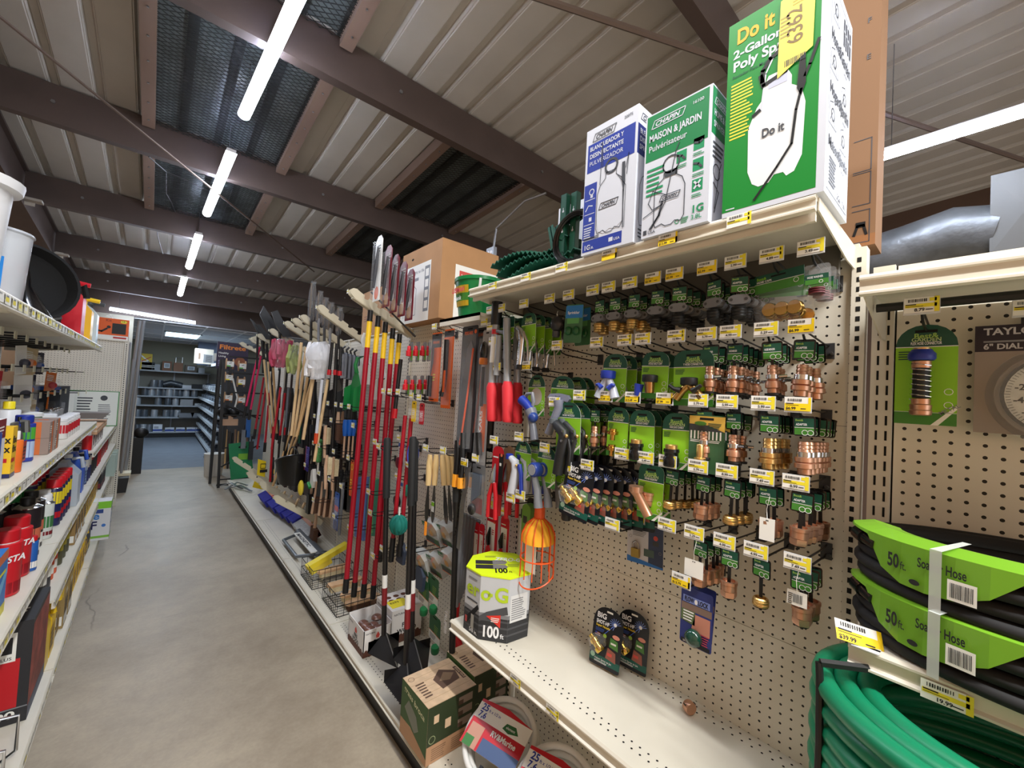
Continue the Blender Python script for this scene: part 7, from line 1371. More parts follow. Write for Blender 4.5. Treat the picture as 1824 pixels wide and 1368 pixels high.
# shelf at waist height
t = pack(.16, .16, .21, M((226, 226, 228), .5), lambda f, w, h: (f.q(0, h*.72, w, h*.28, MAR, 1), f.greek(w*.1, h*.78, w*.8, h*.14, 3, PAPER, 2), f.q(w*.55, 0, w*.2, h*.75, M((40, 80, 170), .5), 2), f.c(w*.65, h*.75, w*.1, M((40, 80, 170), .5), 3, 12))); put(t, 1.93, Z1, 'white box with a dark red top band and blue brush picture at left edge', 'box', -.42)
t = pack(.10, .12, .22, DKGREY, G(5, M((120, 124, 130), .5), MAR)); put(t, 2.06, Z1, 'dark grey box standing just behind the white box with blue brush', 'box', -.46)
t = pack(.06, .03, .17, M((236, 190, 30), .5), lambda f, w, h: (f.t(w*.1, h*.68, h*.14, 'fix', BLACK, 2, bold=.05, fit=w*.8), f.t(w*.1, h*.5, h*.14, 'fix', BLACK, 2, bold=.05, fit=w*.8), f.q(0, h*.3, w*.7, h*.08, RED, 2), f.q(0, 0, w, h*.08, NAVY, 2), f.ring(w*.3, h*.2, w*.12, w*.03, BLACK)), 'glue_pack'); put(t, 2.17, Z1+.0, 'yellow and black glue pack in the front of the upper left shelf', 'glue pack', -.36)
t = can(.022, .14, M((220, 90, 30), .4), BLACK, .05, .9, None, False, 'glue_bottle'); put(t, 2.22, Z1, 'orange bottle with tall black cap beside the yellow glue pack', 'bottle', -.41)
t = can(.022, .12, M((225, 110, 40), .4), M((236, 236, 236), .4), .03, .6, None, False, 'glue_bottle'); put(t, 2.26, Z1, 'small orange bottle with white nozzle next to the yellow glue pack', 'bottle', -.36)
t = can(.03, .20, BLACK, M((220, 90, 30), .4), .03, .7, None, False, 'tall_bottle'); put(t, 2.28, Z1, 'tall black bottle with orange cap behind the orange glue bottles', 'bottle', -.47)
t = can(.03, .19, BLACK, BLACK, .04, .8, None, False, 'tall_bottle'); put(t, 2.20, Z1, 'tall all-black bottle behind the yellow glue pack', 'bottle', -.50)
t = jug(.035, .07, .18, STEEL, BLACK, 'oil_can', M((170, 40, 40), .4)); put(t, 2.37, Z1, 'flat grey metal can with a dark red label and black cap', 'can', -.37)
t = can(.032, .16, M((40, 60, 160), .4), BLUE, .03, .8, [(.1, .5, M((180, 200, 230), .5)), (.55, .85, M((80, 170, 60), .5))], False, 'cleaner_bottle'); put(t, 2.52, Z1, 'blue bottle with green and white label right of the metal can', 'bottle', -.38)
t = can(.034, .21, M((226, 230, 236), .4), M((240, 220, 40), .4), .03, .5, [(.1, .5, M((60, 110, 200), .5))], False, 'spray_bottle'); put(t, 2.62, Z1, 'white spray bottle with yellow cap and blue label', 'bottle', -.44)
OB = lambda f, w, h: (f.q(w*.45, 0, w*.3, h, M((210, 110, 50), .5), 1), f.greek(w*.05, h*.3, w*.35, h*.5, 4, PAPER, 2))
P = Proto(pack(.11, .10, .07, M((150, 130, 120), .6), OB, 'small_box'), 'box')
for y, dz, lab in ((2.74, 0, 'lower brown box with an orange stripe, left stack'), (2.74, .071, 'upper brown box with an orange stripe, left stack'), (2.88, 0, 'lower brown and orange box, right stack'), (2.89, .071, 'upper brown and orange box, right stack')): P.place((-.38, y, Z1+dz), lab)
t = can(.055, .12, MAR, BLACK, .03, .5, [(.2, .7, M((200, 180, 170), .5))], True, 'paint_can'); put(t, 2.98, Z1, 'dark red can with silver shoulder and black cap behind the orange boxes', 'can', -.47)
t = can(.05, .14, M((90, 24, 30), .4), BLACK, .03, .5, None, True, 'paint_can'); put(t, 2.82, Z1, 'maroon can with black screw cap behind the stacked brown boxes', 'can', -.50)
t = can(.07, .20, M((232, 234, 232), .5), M((200, 206, 204), .4), .02, 1.06, None, False, 'plastic_tub'); put(t, 2.85, Z1, 'white round tub with a wide flat lid at the back of the upper left shelf', 'tub', -.62)
t = can(.07, .13, M((30, 150, 70), .5), M((236, 238, 236), .4), .02, 1.06, [(.3, .8, M((236, 236, 236), .5))], False, 'plastic_tub'); put(t, 3.25, Z1, 'green tub with white lid beyond the maroon cans', 'tub', -.50)
t = can(.06, .11, M((232, 232, 230), .5), M((232, 234, 236), .4), .02, 1.06, [(.3, .7, M((200, 50, 60), .5))], False, 'plastic_tub'); put(t, 3.42, Z1, 'white tub with red lettering band near the far shelf end', 'tub', -.46)
row(can(.033, .10, M((226, 224, 222), .5), WHITE, .015, .9, [(.3, .75, M((196, 40, 50), .5))], False, 'small_can'), (3.30, 3.39, 3.48, 3.57, 3.66, 3.76), Z1, 'small white can with red band, far end of the upper left shelf', 'can', -.37)
row(can(.03, .13, M((200, 204, 208), .3, .6), CHROME, .01, .7, None, True, 'silver_can'), (3.70, 3.80, 3.92), Z1, 'plain silver can near the far end of the upper left shelf', 'can', -.46)
t = pack(.40, .22, .26, M((20, 24, 34), .4), None, 'pump_case', lambda f, w, h: (f.q(0, h*.86, w, h*.14, M((30, 80, 170), .5), 1), f.q(w*.1, h*.88, w*.3, h*.08, PAPER, 2), f.c(w*.35, h*.5, w*.14, DKGREY, 2, 12), f.c(w*.6, h*.45, w*.1, SPB, 2, 12))); put(t, 4.30, Z1, 'black and blue case with a dark pump picture, end of the upper left shelf', 'case', -.58)
t = thing('funnel_tray'); MB().prism([(-.08, 0), (.08, 0), (.12, .05), (-.12, .05)], (0, -.1, 0), XP, ZP, -.2, M((110, 106, 104), .4)).build('body', t, False); put(t, 5.4, 1.262, 'grey plastic tray resting on the packages beyond the blue case', 'tray', -.40)
t['label'] = t['label']; t.location.z = Z4+.20
# things on the further middle shelf
row(pack(.16, .22, .05, M((206, 160, 120), .6), lambda f, w, h: f.q(0, h*.4, w, h*.3, M((226, 200, 170), .5)), 'flat_pack'), (4.62, 4.80, 4.98, 5.16, 5.34), Z4+.12, 'tan flat package in the row beyond the upper shelf', 'package', -.42)
row(pack(.12, .2, .115, M((200, 190, 186), .6), G(3, MAR, PAPER, 3), 'small_carton'), (4.62, 4.80, 4.98, 5.16, 5.34), Z4, 'pale carton with dark red print under the tan packages', 'carton', -.43)
row(can(.028, .12, M((214, 34, 40), .4), WHITE, .04, .8, None, False, 'nozzle_bottle'), (4.55, 4.66, 4.77), Z4, 'red bottle with white cap at the near end of the further shelf', 'bottle', -.36)
t = pack(.03, .42, .40, M((226, 230, 224), .5), None, 'framed_sheet', lambda f, w, h: (f.line([(.005, .005), (w-.005, .005), (w-.005, h-.005), (.005, h-.005), (.005, .005)], .008, M((60, 140, 60), .5)), f.greek(w*.2, h*.15, w*.3, h*.7, 9, OUT, 2), f.c(w*.7, h*.8, .03, OUT, 2), f.greek(w*.6, h*.2, w*.25, h*.45, 8, GREY, 2, 5))); put(t, 6.6, Z4, 'white printed panel with a green border in front of the end pegboard', 'panel', -.50)
t = pack(.03, .36, .38, M((226, 230, 226), .5), None, 'framed_sheet', lambda f, w, h: f.greek(w*.1, h*.8, w*.5, h*.1, 2, M((90, 170, 90), .5), 2)); put(t, 6.5, Z4, 'pale panel behind the blue case, left of the green-bordered one', 'panel', -.82)
# second shelf: sprays
t = pack(.16, .2, .22, M((70, 50, 48), .9, var=.2, scale=90), lambda f, w, h: f.q(0, h*.9, w, h*.1, M((120, 110, 70), .6)), 'fibre_pack'); put(t, 1.98, Z2, 'dark brown fibrous block at the left edge of the second shelf', 'pack', -.44)
t = pack(.12, .14, .22, M((40, 120, 200), .45), lambda f, w, h: (f.q(0, h*.85, w, h*.15, M((216, 110, 60), .5)), f.p([(0, h*.2), (w, h*.6), (w, h*.75), (0, h*.45)], M((120, 190, 236), .5), 2), f.q(0, 0, w, h*.16, M((220, 210, 60), .5), 2), f.q(0, h*.66, w*.8, h*.05, M((236, 226, 60), .5), 3)), 'cleaner_box'); put(t, 2.20, Z2, 'light blue box with orange top beside the brown fibrous block', 'box', -.42)
P = Proto(can(.046, .21, M((204, 26, 40), .35), RED, .045, .8, [(.05, .25, M((150, 20, 34), .4))], False, 'starting_fluid_bottle', None, 'STA'), 'bottle')
def neck(t):
    MB().lathe([(.044, .185), (.03, .205), (.03, .22)], WHITE, 16).build('white_shoulder', t)
neck(P.root); P.place((-.385, 2.42, Z2), 'red bottle with slanted white letters and red cap, left one at the shelf edge', rz=0); P.place((-.39, 2.62, Z2), 'red bottle with slanted white letters and red cap, right one at the shelf edge', rz=0); P.place((-.50, 2.50, Z2), 'red bottle with red cap in the shade behind the two lettered red bottles')
t = can(.02, .13, M((30, 90, 170), .4), RED, .02, .8, [(.1, .3, PAPER)], False, 'small_bottle'); put(t, 2.66, Z2, 'small blue and red bottle right of the lettered red bottles', 'bottle', -.35)
P = Proto(can(.048, .24, M((30, 24, 30), .4), BLACK, .04, .5, [(.35, .55, M((206, 110, 80), .5)), (.1, .3, PAPER)], True, 'spray_can'), 'spray can')
for (x, y), lab in zip(((-.40, 2.86), (-.50, 2.80), (-.41, 3.0), (-.51, 2.96)), ('front black spray can with orange and white band', 'black spray can with silver dome behind the front one', 'black spray can right of the orange-banded one', 'black spray can at the back of the second shelf')): P.place((x, y, Z2), lab)
P = Proto(can(.034, .19, M((204, 210, 206), .4), M((230, 232, 234), .4), .04, .7, [(.3, .6, M((60, 120, 70), .5)), (.1, .2, MAR)], True, 'spray_can'), 'spray can')
for (x, y), lab in zip(((-.38, 3.14), (-.40, 3.26), (-.46, 3.2)), ('pale can with green label, nearest of three', 'pale can with green label, farthest of three', 'pale can with green label, rearmost of three')): P.place((x, y, Z2), lab)
for (x, y, c), lab in zip(((-.47, 3.02, M((20, 140, 60), .4)), (-.52, 2.93, M((240, 220, 40), .4)), (-.44, 3.10, M((20, 140, 60), .4))), ('spray can with bright green cap near the pale cans', 'spray can with yellow cap at the back', 'spray can with green cap next to the pale cans, nearer the edge')): t = can(.03, .23, M((40, 44, 60), .4), c, .035, .9, None, True, 'spray_can'); put(t, y, Z2, lab, 'spray can', x)
WDP = can(.033, .22, NAVY, M((206, 26, 40), .4), .045, .95, [(.55, .85, M((236, 214, 40), .5)), (.2, .35, RED)], True, 'spray_can')
row(WDP, (3.38, 3.47, 3.56, 3.65, 3.74), Z2, 'navy and yellow lubricant can with red cap in the front row', 'spray can', -.38)
row(can(.033, .25, NAVY, M((206, 26, 40), .4), .045, .95, [(.55, .85, M((236, 214, 40), .5))], True, 'spray_can'), (3.35, 3.45, 3.56, 3.67), Z2, 'taller navy and yellow lubricant can with red cap in the second row', 'spray can', -.47)
row(can(.036, .24, M((110, 20, 34), .4), MAR, .04, .9, None, True, 'spray_can'), (2.6, 2.72, 3.1, 3.22), Z2, 'dark red can in the shade at the back of the second shelf', 'spray can', -.62)
t = jug(.15, .15, .29, M((196, 206, 216), .25, alpha=.75), WHITE, 'plastic_jug'); put(t, 4.02, Z2, 'translucent white plastic gallon jug on the second shelf', 'jug', -.40)
t = jug(.12, .12, .29, M((50, 90, 190), .35), BLACK, 'plastic_jug', M((140, 180, 230), .5)); put(t, 4.38, Z2, 'blue jug with looped handle beyond the translucent one', 'jug', -.40)
row(can(.038, .22, M((30, 40, 110), .4), BLACK, .04, .7, [(.5, .85, PAPER)], True, 'spray_can'), (4.52, 4.64, 4.76), Z2, 'black and blue can with white label right of the blue jug', 'spray can', -.38)
row(can(.038, .22, M((34, 34, 40), .4), BLACK, .03, .7, [(.6, .8, M((180, 40, 50), .5))], True, 'spray_can'), (4.88, 5.0, 5.12, 5.24), Z2, 'black can with small red band on the second shelf', 'spray can', -.38)
row(can(.04, .23, M((206, 34, 40), .4), BLACK, .03, .8, None, False, 'red_bottle'), (5.36, 5.48, 5.60), Z2, 'red bottle with black cap far along the second shelf', 'bottle', -.38)
row(pack(.10, .1, .2, M((200, 70, 60), .5), G(3, PAPER, MAR), 'small_carton'), (5.8, 5.95, 6.1, 6.3, 6.5), Z2, 'red and white carton at the far end of the second shelf', 'carton', -.40)
# third shelf
row(can(.034, .2, M((60, 60, 66), .4), RED, .04, .8, [(.3, .7, PAPER)], True, 'spray_can'), (3.10, 3.22), Z3, 'grey can with red cap at the near end of the third shelf', 'spray can', -.38)
row(can(.03, .16, M((224, 90, 40), .4), BLACK, .03, .7, [(.2, .5, PAPER)], True, 'spray_can'), (3.34, 3.44), Z3, 'orange can with black cap on the third shelf', 'spray can', -.38)
row(can(.036, .2, M((84, 84, 60), .4), M((200, 190, 40), .4), .03, .7, [(.4, .8, M((180, 170, 60), .5))], True, 'spray_can'), (3.58, 3.70, 3.82), Z3, 'olive can with yellow cap on the third shelf', 'spray can', -.38)
row(pack(.10, .12, .22, M((150, 120, 70), .6), G(4, M((190, 160, 60), .5), PAPER, 4), 'small_carton'), (3.98, 4.12, 4.26, 4.42), Z3, 'brown and ochre carton on the third shelf', 'carton', -.39)
row(jug(.10, .11, .24, M((232, 190, 30), .4), BLACK, 'oil_jug', M((200, 150, 30), .5)), (4.6, 4.74, 4.88, 5.02, 5.16, 5.30, 5.44), Z3, 'yellow oil jug on the third shelf', 'jug', -.39)
row(pack(.13, .12, .22, M((30, 34, 40), .5), G(3, PAPER, MAR, 2), 'small_carton'), (5.75, 5.92, 6.1), Z3, 'black and white carton far along the third shelf', 'carton', -.39)
row(pack(.05, .3, .24, M((190, 210, 200), .3, alpha=.7), None, 'glass_sheet'), (6.4, 6.6, 6.8), Z3, 'thin upright clear panel pack near the end panel', 'panel', -.42)
# base deck
t = thing('shot_box'); w, d, h = .36, .22, .42; mb = MB(); mb.box((-d/2, -w/2, 0), (d/2, w/2, h), M((38, 38, 42), .5)); f = near(mb, -w/2, -d/2, 0)
f.q(0, h*.16, d*.86, h*.48, M((190, 24, 34), .45)); f.p([(d*.35, h*.62), (d*.8, h*.62), (d*.8, h*.9), (d*.35, h*.9)], PAPER, 2); f.q(d*.4, h*.70, d*.35, h*.16, INK, 3); f.t(d*.45, h*.64, h*.03, 'RE PLUS', INK, 4, fit=d*.3); f.c(d*.575, h*.77, h*.035, PAPER, 4, 8); f.t(d*.1, h*.34, h*.09, 'DIAL', PAPER, 3, bold=.04, fit=d*.4); f.t(d*.45, h*.06, h*.07, '200', PAPER, 3, bold=.04, fit=d*.4); f.greek(d*.2, h*.2, d*.4, h*.1, 4, M((230, 150, 140), .5), 3)
f.q(0, h*.145, d, h*.012, GREY, 3); f = lface(mb, d/2, -w/2, 0); f.q(0, h*.05, w, h*.9, M((150, 70, 60), .6, var=.4, scale=12)); f.q(0, 0, w, h*.14, M((50, 60, 90), .5), 2)
f = top(mb, h, -d/2, -w/2); f.greek(.02, .04, d*.8, .12, 4, PAPER, 2); f.greek(.03, .2, .15, .05, 2, PAPER, 2); mb.build('box_body', t, False)
put(t, 2.82, Z0, 'tall red and black carton marked 200, low at the left edge', 'carton', -.43)
t = thing('wire_rack'); 
for k in range(2): MB().tube([(.05, -.1+.2*k, .0), (.09, -.1+.2*k, .03), (.09, -.1+.2*k, .16), (-.1, -.1+.2*k, .18)], .006, CHROME, 8).build('wire', t)
MB().box((-.12, -.13, 0), (.02, .13, .12), M((50, 52, 56), .5)).build('body', t, False); put(t, 2.3, Z0, 'chrome wire hooks with dark packs below the red and black carton', 'rack', -.40)
YO = M((228, 190, 30), .4)
row(jug(.12, .13, .30, YO, BLACK, 'oil_jug', M((180, 140, 30), .5)), (3.18, 3.34), Z0, 'large yellow jug on the bottom deck right of the red carton', 'jug', -.38)
row(pack(.14, .14, .26, M((150, 126, 76), .6), G(4, M((190, 160, 60), .5), PAPER), 'small_carton'), (3.54, 3.72), Z0, 'ochre carton on the bottom deck', 'carton', -.38)
row(jug(.12, .12, .29, M((240, 196, 20), .4), BLACK, 'oil_jug', M((216, 160, 20), .5)), (3.9, 4.05, 4.2, 4.35, 4.5, 4.65), Z0, 'bright yellow jug in the long row on the bottom deck', 'jug', -.385)
row(pack(.10, .14, .28, M((70, 74, 84), .6), G(4, PAPER, YO), 'small_carton'), (4.85, 4.98), Z0, 'grey and yellow carton near the far end of the bottom deck', 'carton', -.40)
t = pack(.16, .16, .34, M((220, 222, 226), .5), lambda f, w, h: (f.q(0, h*.82, w, h*.18, M((130, 206, 50), .5)), f.t(w*.3, h*.55, h*.18, 'e', M((40, 120, 200), .5), 2, bold=.06), f.t(w*.2, h*.3, h*.2, 'F', NAVY, 2, bold=.06), f.c(w*.75, h*.38, w*.09, M((60, 120, 200), .5), 2, 10), f.q(0, h*.06, w, h*.06, M((130, 190, 70), .5), 2), f.q(w*.4, h*.7, w*.3, h*.1, M((40, 70, 140), .5), 2)), 'filter_carton'); put(t, 5.22, Z0, 'white carton with lime green top and blue letter at the aisle edge', 'carton', -.30)
row(pack(.12, .12, .24, M((20, 100, 70), .5), G(3, M((220, 150, 40), .5), PAPER), 'small_carton'), (5.8, 6.0, 6.2), Z0, 'dark green carton at the far end of the bottom deck', 'carton', -.40)
# top shelf
WP = M((228, 230, 234), .4)
def tub(px, py, X, r, h, kind, label):
    t = thing('plastic_bin', (X, 1.5 if kind == 'sq' else 1.8, ZT))
    if kind == 'round': MB().lathe([(r*.8, 0), (r*.82, .005), (r, h*.9), (r*1.16, h*.92), (r*1.2, h), (r*1.12, h), (r*.94, h*.93), (r*.77, .01)], WP, 24).build('body', t)
    else: mb = MB(); mb.lathe([(r*.95, 0), (r, .005), (r*1.2, h*.9), (r*1.42, h*.9), (r*1.45, h), (r*1.36, h), (r*1.15, h*.92), (r*.9, .01)], WP, 4); mb.v = [((x+y)*.72, (y-x)*.72, z) for x, y, z in mb.v]; mb.build('body', t, False)
    return tag(t, label, 'bin')
tub(2, 300, -.46, .12, .33, 'sq', 'tall white rectangular plastic bin at the top left edge')
t = tub(8, 400, -.44, .11, .31, 'round', 'white round bucket with a flared rim on the upper left shelf')
t = thing('measuring_pitcher', (-.41, 2.02, ZT)); MB().lathe([(.075, 0), (.078, .004), (.09, .21), (.095, .215), (.092, .222), (.086, .21), (.073, .01)], M((222, 228, 236), .2, alpha=.6, coat=.5), 20).build('clear_body', t); 
mb = MB()
for k in range(10): a0, a1 = PI*1.3+.12*k, PI*1.3+.12*(k+1); mb.add([(.080*math.cos(a0), .080*math.sin(a0), .02), (.080*math.cos(a1), .080*math.sin(a1), .02), (.087*math.cos(a1), .087*math.sin(a1), .13), (.087*math.cos(a0), .087*math.sin(a0), .13)], [(0, 1, 2, 3)], M((20, 130, 214), .45))
for k in range(6): f = Face(mb, (.0890*math.cos(PI*1.35+.18*k), .0890*math.sin(PI*1.35+.18*k), .145), (-math.sin(PI*1.35+.18*k), math.cos(PI*1.35+.18*k), 0), ZP); f.q(0, 0, .004, .045, DKGREY)
f = Face(mb, (.0935*math.cos(PI*1.55), .0935*math.sin(PI*1.55), .12), (.9, .3, 0), ZP); f.c(.01, .02, .02, M((50, 70, 170), .5), 2, 14); f.q(-.008, .012, .036, .014, RED, 3); mb.build('blue_label', t, False)
tag(t, 'clear measuring pitcher with a bright blue label on the upper left shelf', 'pitcher')
t = jug(.12, .12, .17, M((206, 24, 40), .35), RED, 'red_can'); put(t, 2.26, ZT, 'small red can between the blue pitcher and the black funnel', 'can', -.44)
t = thing('drain_pan', (-.48, 2.86, ZT+.178)); mb = MB(); mb.lathe([(.13, .0), (.15, .006), (.165, .07), (.176, .07), (.176, .062), (.158, .0), (.14, -.01), (.01, -.01)], M((16, 17, 19), .9), 28); mb.build('pan', t); MB().tube([(.17, .0, .05), (.19, .03, .06), (.2, -.03, .06)], .014, BLACK, 6).build('spout', t); t.rotation_euler = Vector((.42, -.88, .12)).to_track_quat('Z', 'Y').to_euler(); tag(t, 'black round drain pan standing on edge on the upper left shelf', 'drain pan')
t = thing('funnel', (-.41, 2.50, ZT+.004)); MB().lathe([(.085, 0), (.088, .0), (.082, .008), (.02, .12), (.012, .18), (.009, .18), (.016, .12), (.076, .008)], M((16, 16, 18), .15, coat=1), 24).build('cone', t); MB().tube([(.088, 0, 0), (.10, .0, .004), (.10, .02, .01)], .008, BLACK, 6).build('hang_tab', t); tag(t, 'glossy black funnel standing upside down in front of the drain pan', 'funnel')
t = thing('white_bracket', (-.55, 2.5, ZT+.0)); MB().box((-.04, -.1, 0), (.04, .1, .26), M((222, 224, 222), .5)).box((-.02, -.02, .26), (.03, .04, .31), M((214, 216, 214), .5)).box((-.03, .06, .25), (.02, .16, .285), M((214, 216, 214), .5)).build('body', t, False); tag(t, 'white moulded plastic part sticking up behind the black drain pan', 'plastic part')
def gas(y, x, w, d, h, m, cm, label):
    t = thing('fuel_can', (x, y, ZT)); mb = MB(); mb.prism([(-w/2, 0), (w/2, 0), (w/2, h*.72), (w*.3, h*.86), (w*.05, h*.95), (-w*.2, h*.95), (-w*.4, h*.8), (-w/2, h*.7)], (0, -d/2, 0), XP, ZP, -d, m); mb.build('body', t)
    MB().lathe([(.03, h*.93), (.032, h*1.02), (.02, h*1.06)], cm, 12).tube([(0, 0, h*1.03), (.04, 0, h*1.06), (.09, 0, h*1.04)], .014, cm, 8).build('spout_cap', t); mb = MB(); f = near(mb, -d/2-.001, -w*.3, h*.15); f.greek(0, 0, w*.5, h*.4, 6, OUT if m != RED else M((160, 14, 30), .4), 1); mb.build('label', t, False); return tag(t, label, 'fuel can')
t = can(.05, .14, BLACK, RED, .03, .6, None, False, 'black_jug'); put(t, 3.22, ZT, 'small black jug with red cap left of the red fuel can', 'jug', -.44)
gas(3.52, -.41, .17, .14, .30, M((206, 20, 40), .35), M((200, 20, 40), .4), 'red fuel can on the upper left shelf'); gas(3.98, -.40, .14, .12, .27, M((240, 186, 20), .35), M((244, 206, 40), .4), 'yellow fuel can with yellow spout on the upper left shelf'); gas(4.32, -.40, .14, .12, .29, M((196, 210, 216), .35), M((60, 64, 66), .4), 'pale grey plastic can beyond the yellow one')
# orange kit box on top of the end panel
t = thing('sanding_kit', (-.43, 7.12, 2.0565)); w, h = .30, .26; mb = MB(); mb.box((-w/2, -.03, 0), (w/2, .03, h), ORANGE); f = near(mb, -.03, -w/2, 0); f.q(0, 0, w, h*.2, PAPER); f.q(w*.5, h*.28, w*.42, h*.5, BLACK, 2); f.t(w*.3, h*.84, .03, 'Kit', M((150, 50, 20), .5), 2); f.c(w*.84, h*.88, .03, YEL, 2, 14, .018); f.t(w*.78, h*.86, .02, '15', BLACK, 3); f.line([(w*.02, h*.4), (w*.2, h*.35), (w*.35, h*.5)], .02, BLACK, 3); f.c(w*.4, h*.58, .018, BLACK, 3); f.q(w*.55, h*.06, w*.4, h*.08, M((190, 50, 50), .5), 3); mb.build('box_body', t, False); MB().tube([(0, 0, h), (-.03, 0, h+.05), (-.06, 0, h+.03)], .004, PAPER, 5).build('hanger', t)
tag(t, 'orange and white kit box standing on top of the end panel', 'kit box')
# hanging clear packs and prong hooks over the left shelf
r = random.Random(11); names = []
spots = [(2.55, 1.62), (2.75, 1.60), (2.98, 1.62), (3.2, 1.6), (3.45, 1.62), (3.7, 1.60), (3.95, 1.62), (2.65, 1.47), (2.95, 1.46), (3.25, 1.47), (3.55, 1.46), (3.85, 1.47), (4.15, 1.47), (2.4, 1.74), (2.7, 1.75), (3.1, 1.745), (3.5, 1.75), (3.9, 1.74)]
cols = [M((226, 120, 40), .5), M((40, 80, 170), .5), M((190, 34, 50), .5), M((70, 74, 80), .5), M((200, 180, 140), .5), M((30, 34, 60), .5)]
cn = ['orange', 'blue', 'red', 'grey', 'tan', 'navy']
for k, (y, z) in enumerate(spots):
    c = k % 6; t = thing('blister_pack', (-.50-.03*(k % 3), y, z)); w, h = r.uniform(.10, .13), r.uniform(.13, .17)
    mb = MB(); mb.box((0, -w/2, -h), (.001, w/2, .0), PAPER if c == 3 else cols[c]); f = lface(mb, .001, -w/2, -h); f.greek(w*.1, h*.6, w*.7, h*.3, 4, PAPER, 1, k); n_ = near(mb, -w/2+.001, 0, -h); mb.build('card', t, False)
    MB().box((.002, -w*.42, -h*.92), (.03, w*.42, -h*.3), CLEAR).build('blister', t, False); MB().sphere((.014, 0, -h*.6), .022, cols[(k+2) % 6], 8, 5).build('contents', t)
    t.rotation_euler = (r.uniform(-.1, .1), 0, r.uniform(-.5, -.1))
    tag(t, 'clear blister pack with %s card, %s hanging row over the left shelf' % (cn[c], ['middle', 'lower', 'upper'][0 if z > 1.55 and z < 1.7 else (1 if z < 1.55 else 2)]), 'blister pack', 'clear packs with %s cards over the left shelf, %s row' % (cn[c], ['middle', 'lower', 'upper'][0 if z > 1.55 and z < 1.7 else (1 if z < 1.55 else 2)]))
LH = thing('peg_hook'); MB().tube([(0, -.02, 0), (.34, -.02, .012)], .003, WIRE, 6).build('arm', LH); MB().tube([(0, .02, .0), (.34, .02, .012)], .003, WIRE, 6).build('arm', LH); MB().box((.34, -.02, -.012), (.344, .02, .02), M((216, 214, 190), .5)).build('tag_plate', LH, False); MB().box((-.005, -.03, -.015), (0, .03, .03), DKGREY).build('back_plate', LH, False)
P = Proto(LH, 'hook')
for k in range(30):
    row_ = k // 10; y = 2.3+.21*(k % 10); z = (1.77, 1.63, 1.49)[row_]; P.place((XLB+.001, y, z), 'double prong hook with a small cream tag, %s row over the left shelf' % ('upper', 'middle', 'lower')[row_], 'prong hooks over the left shelf, %s row' % ('upper', 'middle', 'lower')[row_])
for k in range(4): P.place((XLB+.001, 4.6+.25*k, (1.62, 1.45)[k % 2]), 'bare prong hook in front of the end pegboard', 'bare prong hooks near the end pegboard')
# ================================================================ far end: conduits, wire rack, back room
GALV = M((178, 182, 186), .3, .6)
for k, (a, b, Y, r_, lab) in enumerate((((249, 571), (213, 835), 8.2, .022, 'galvanised pipe leaning in the bin, left of a close pair'), ((256, 571), (222, 838), 8.3, .022, 'galvanised pipe leaning in the bin, right of a close pair'), ((238, 640), (216, 830), 8.0, .016, 'shorter grey pipe leaning in the small bin'), ((232, 610), (207, 830), 7.6, .014, 'thin grey pipe just behind the end panel'), ((228, 590), (209, 815), 7.5, .012, 'thin pipe closest to the end pegboard'))):
    p, q = at(*a, 'Y', Y), at(*b, 'Y', Y); q.z = .02; tag(MB().tube([p, q], r_, GALV, 8).build('metal_pipe'), lab, 'pipe')
t = thing('pipe_bin', at(213, 848, 'Z', .0)); t.location.y = 8.1; t.location.x = at(213, 840, 'Y', 8.1).x; MB().prism([(-.09, 0), (.09, 0), (.11, .20), (-.11, .20)], (0, -.1, 0), XP, ZP, -.2, M((30, 30, 30), .5)).build('black_body', t, False); MB().box((-.12, -.12, .20), (.12, .12, .235), M((226, 214, 180), .5)).build('cream_rim', t, False); tag(t, 'small black bin with cream rim holding the leaning pipes', 'bin')
t = thing('perforated_post', (0, 0, 0)); p = at(241, 655, 'Y', 8.9); L0 = Vector((p.x, 8.9, 0)); t.location = L0; mb = MB(); mb.box((-.045, 0, 0), (.045, .04, p.z), BEIGE)
for k in range(60): mb.add([(.02+a*.006, -.0006, .06+k*.0285+b*.008) for a, b in ((-1, -1), (1, -1), (1, 1), (-1, 1))], [(0, 1, 2, 3)], HOLE)
mb.build('post', t, False); tag(t, 'upright cream slotted post standing at the back room entrance', 'post')
t = thing('black_column', (0, 0, 0)); p = at(246, 780, 'Y', 9.2); t.location = (p.x, 9.2, 0); MB().box((-.07, 0, 0), (.07, .12, p.z), BLACK).build('body', t, False); MB().sphere((.03, .05, p.z+.08), .1, BLACK, 10, 6, (1, .7, .9)).build('bag', t); tag(t, 'black waist-high bin with a bag on it at the back room entrance', 'bin')
# black wire rack at the end of the gondola
t = thing('wire_spool_rack', (.82, 7.75, 0)); L0 = t.location.copy(); mbm = Matrix.Translation(-L0)
for (a, b, Y) in (((394, 640), (373, 868), 7.9), ((399, 640), (388, 876), 7.55), ((412, 640), (398, 800), 7.7)):
    p, q = at(*a, 'Y', Y), at(*b, 'Y', Y); q.z = max(.01, q.z); MB(mbm).beam(p, q, .035, .035, BLACK).build('post', t, False)
p = at(397, 612, 'Y', 7.55); 
for z0, z1 in ((.32, .62), (1.25, 1.05)): MB(mbm).tube([(.84, 7.55, z0), (1.30, 7.6, z1)], .012, BLACK, 6).build('brace', t)
for z in (.12, .6, 1.1, 1.45, 1.75, 2.0): MB(mbm).tube([(.84, 7.6, z), (1.34, 7.6, z)], .01, BLACK, 6).build('cross_bar', t)
MB(mbm).tube([(.80, 7.55, .05), (1.3, 7.55, .05)], .016, BLACK, 6).build('foot_bar', t)
tag(t, 'tall black steel wire spool rack at the far end of the right gondola', 'rack')
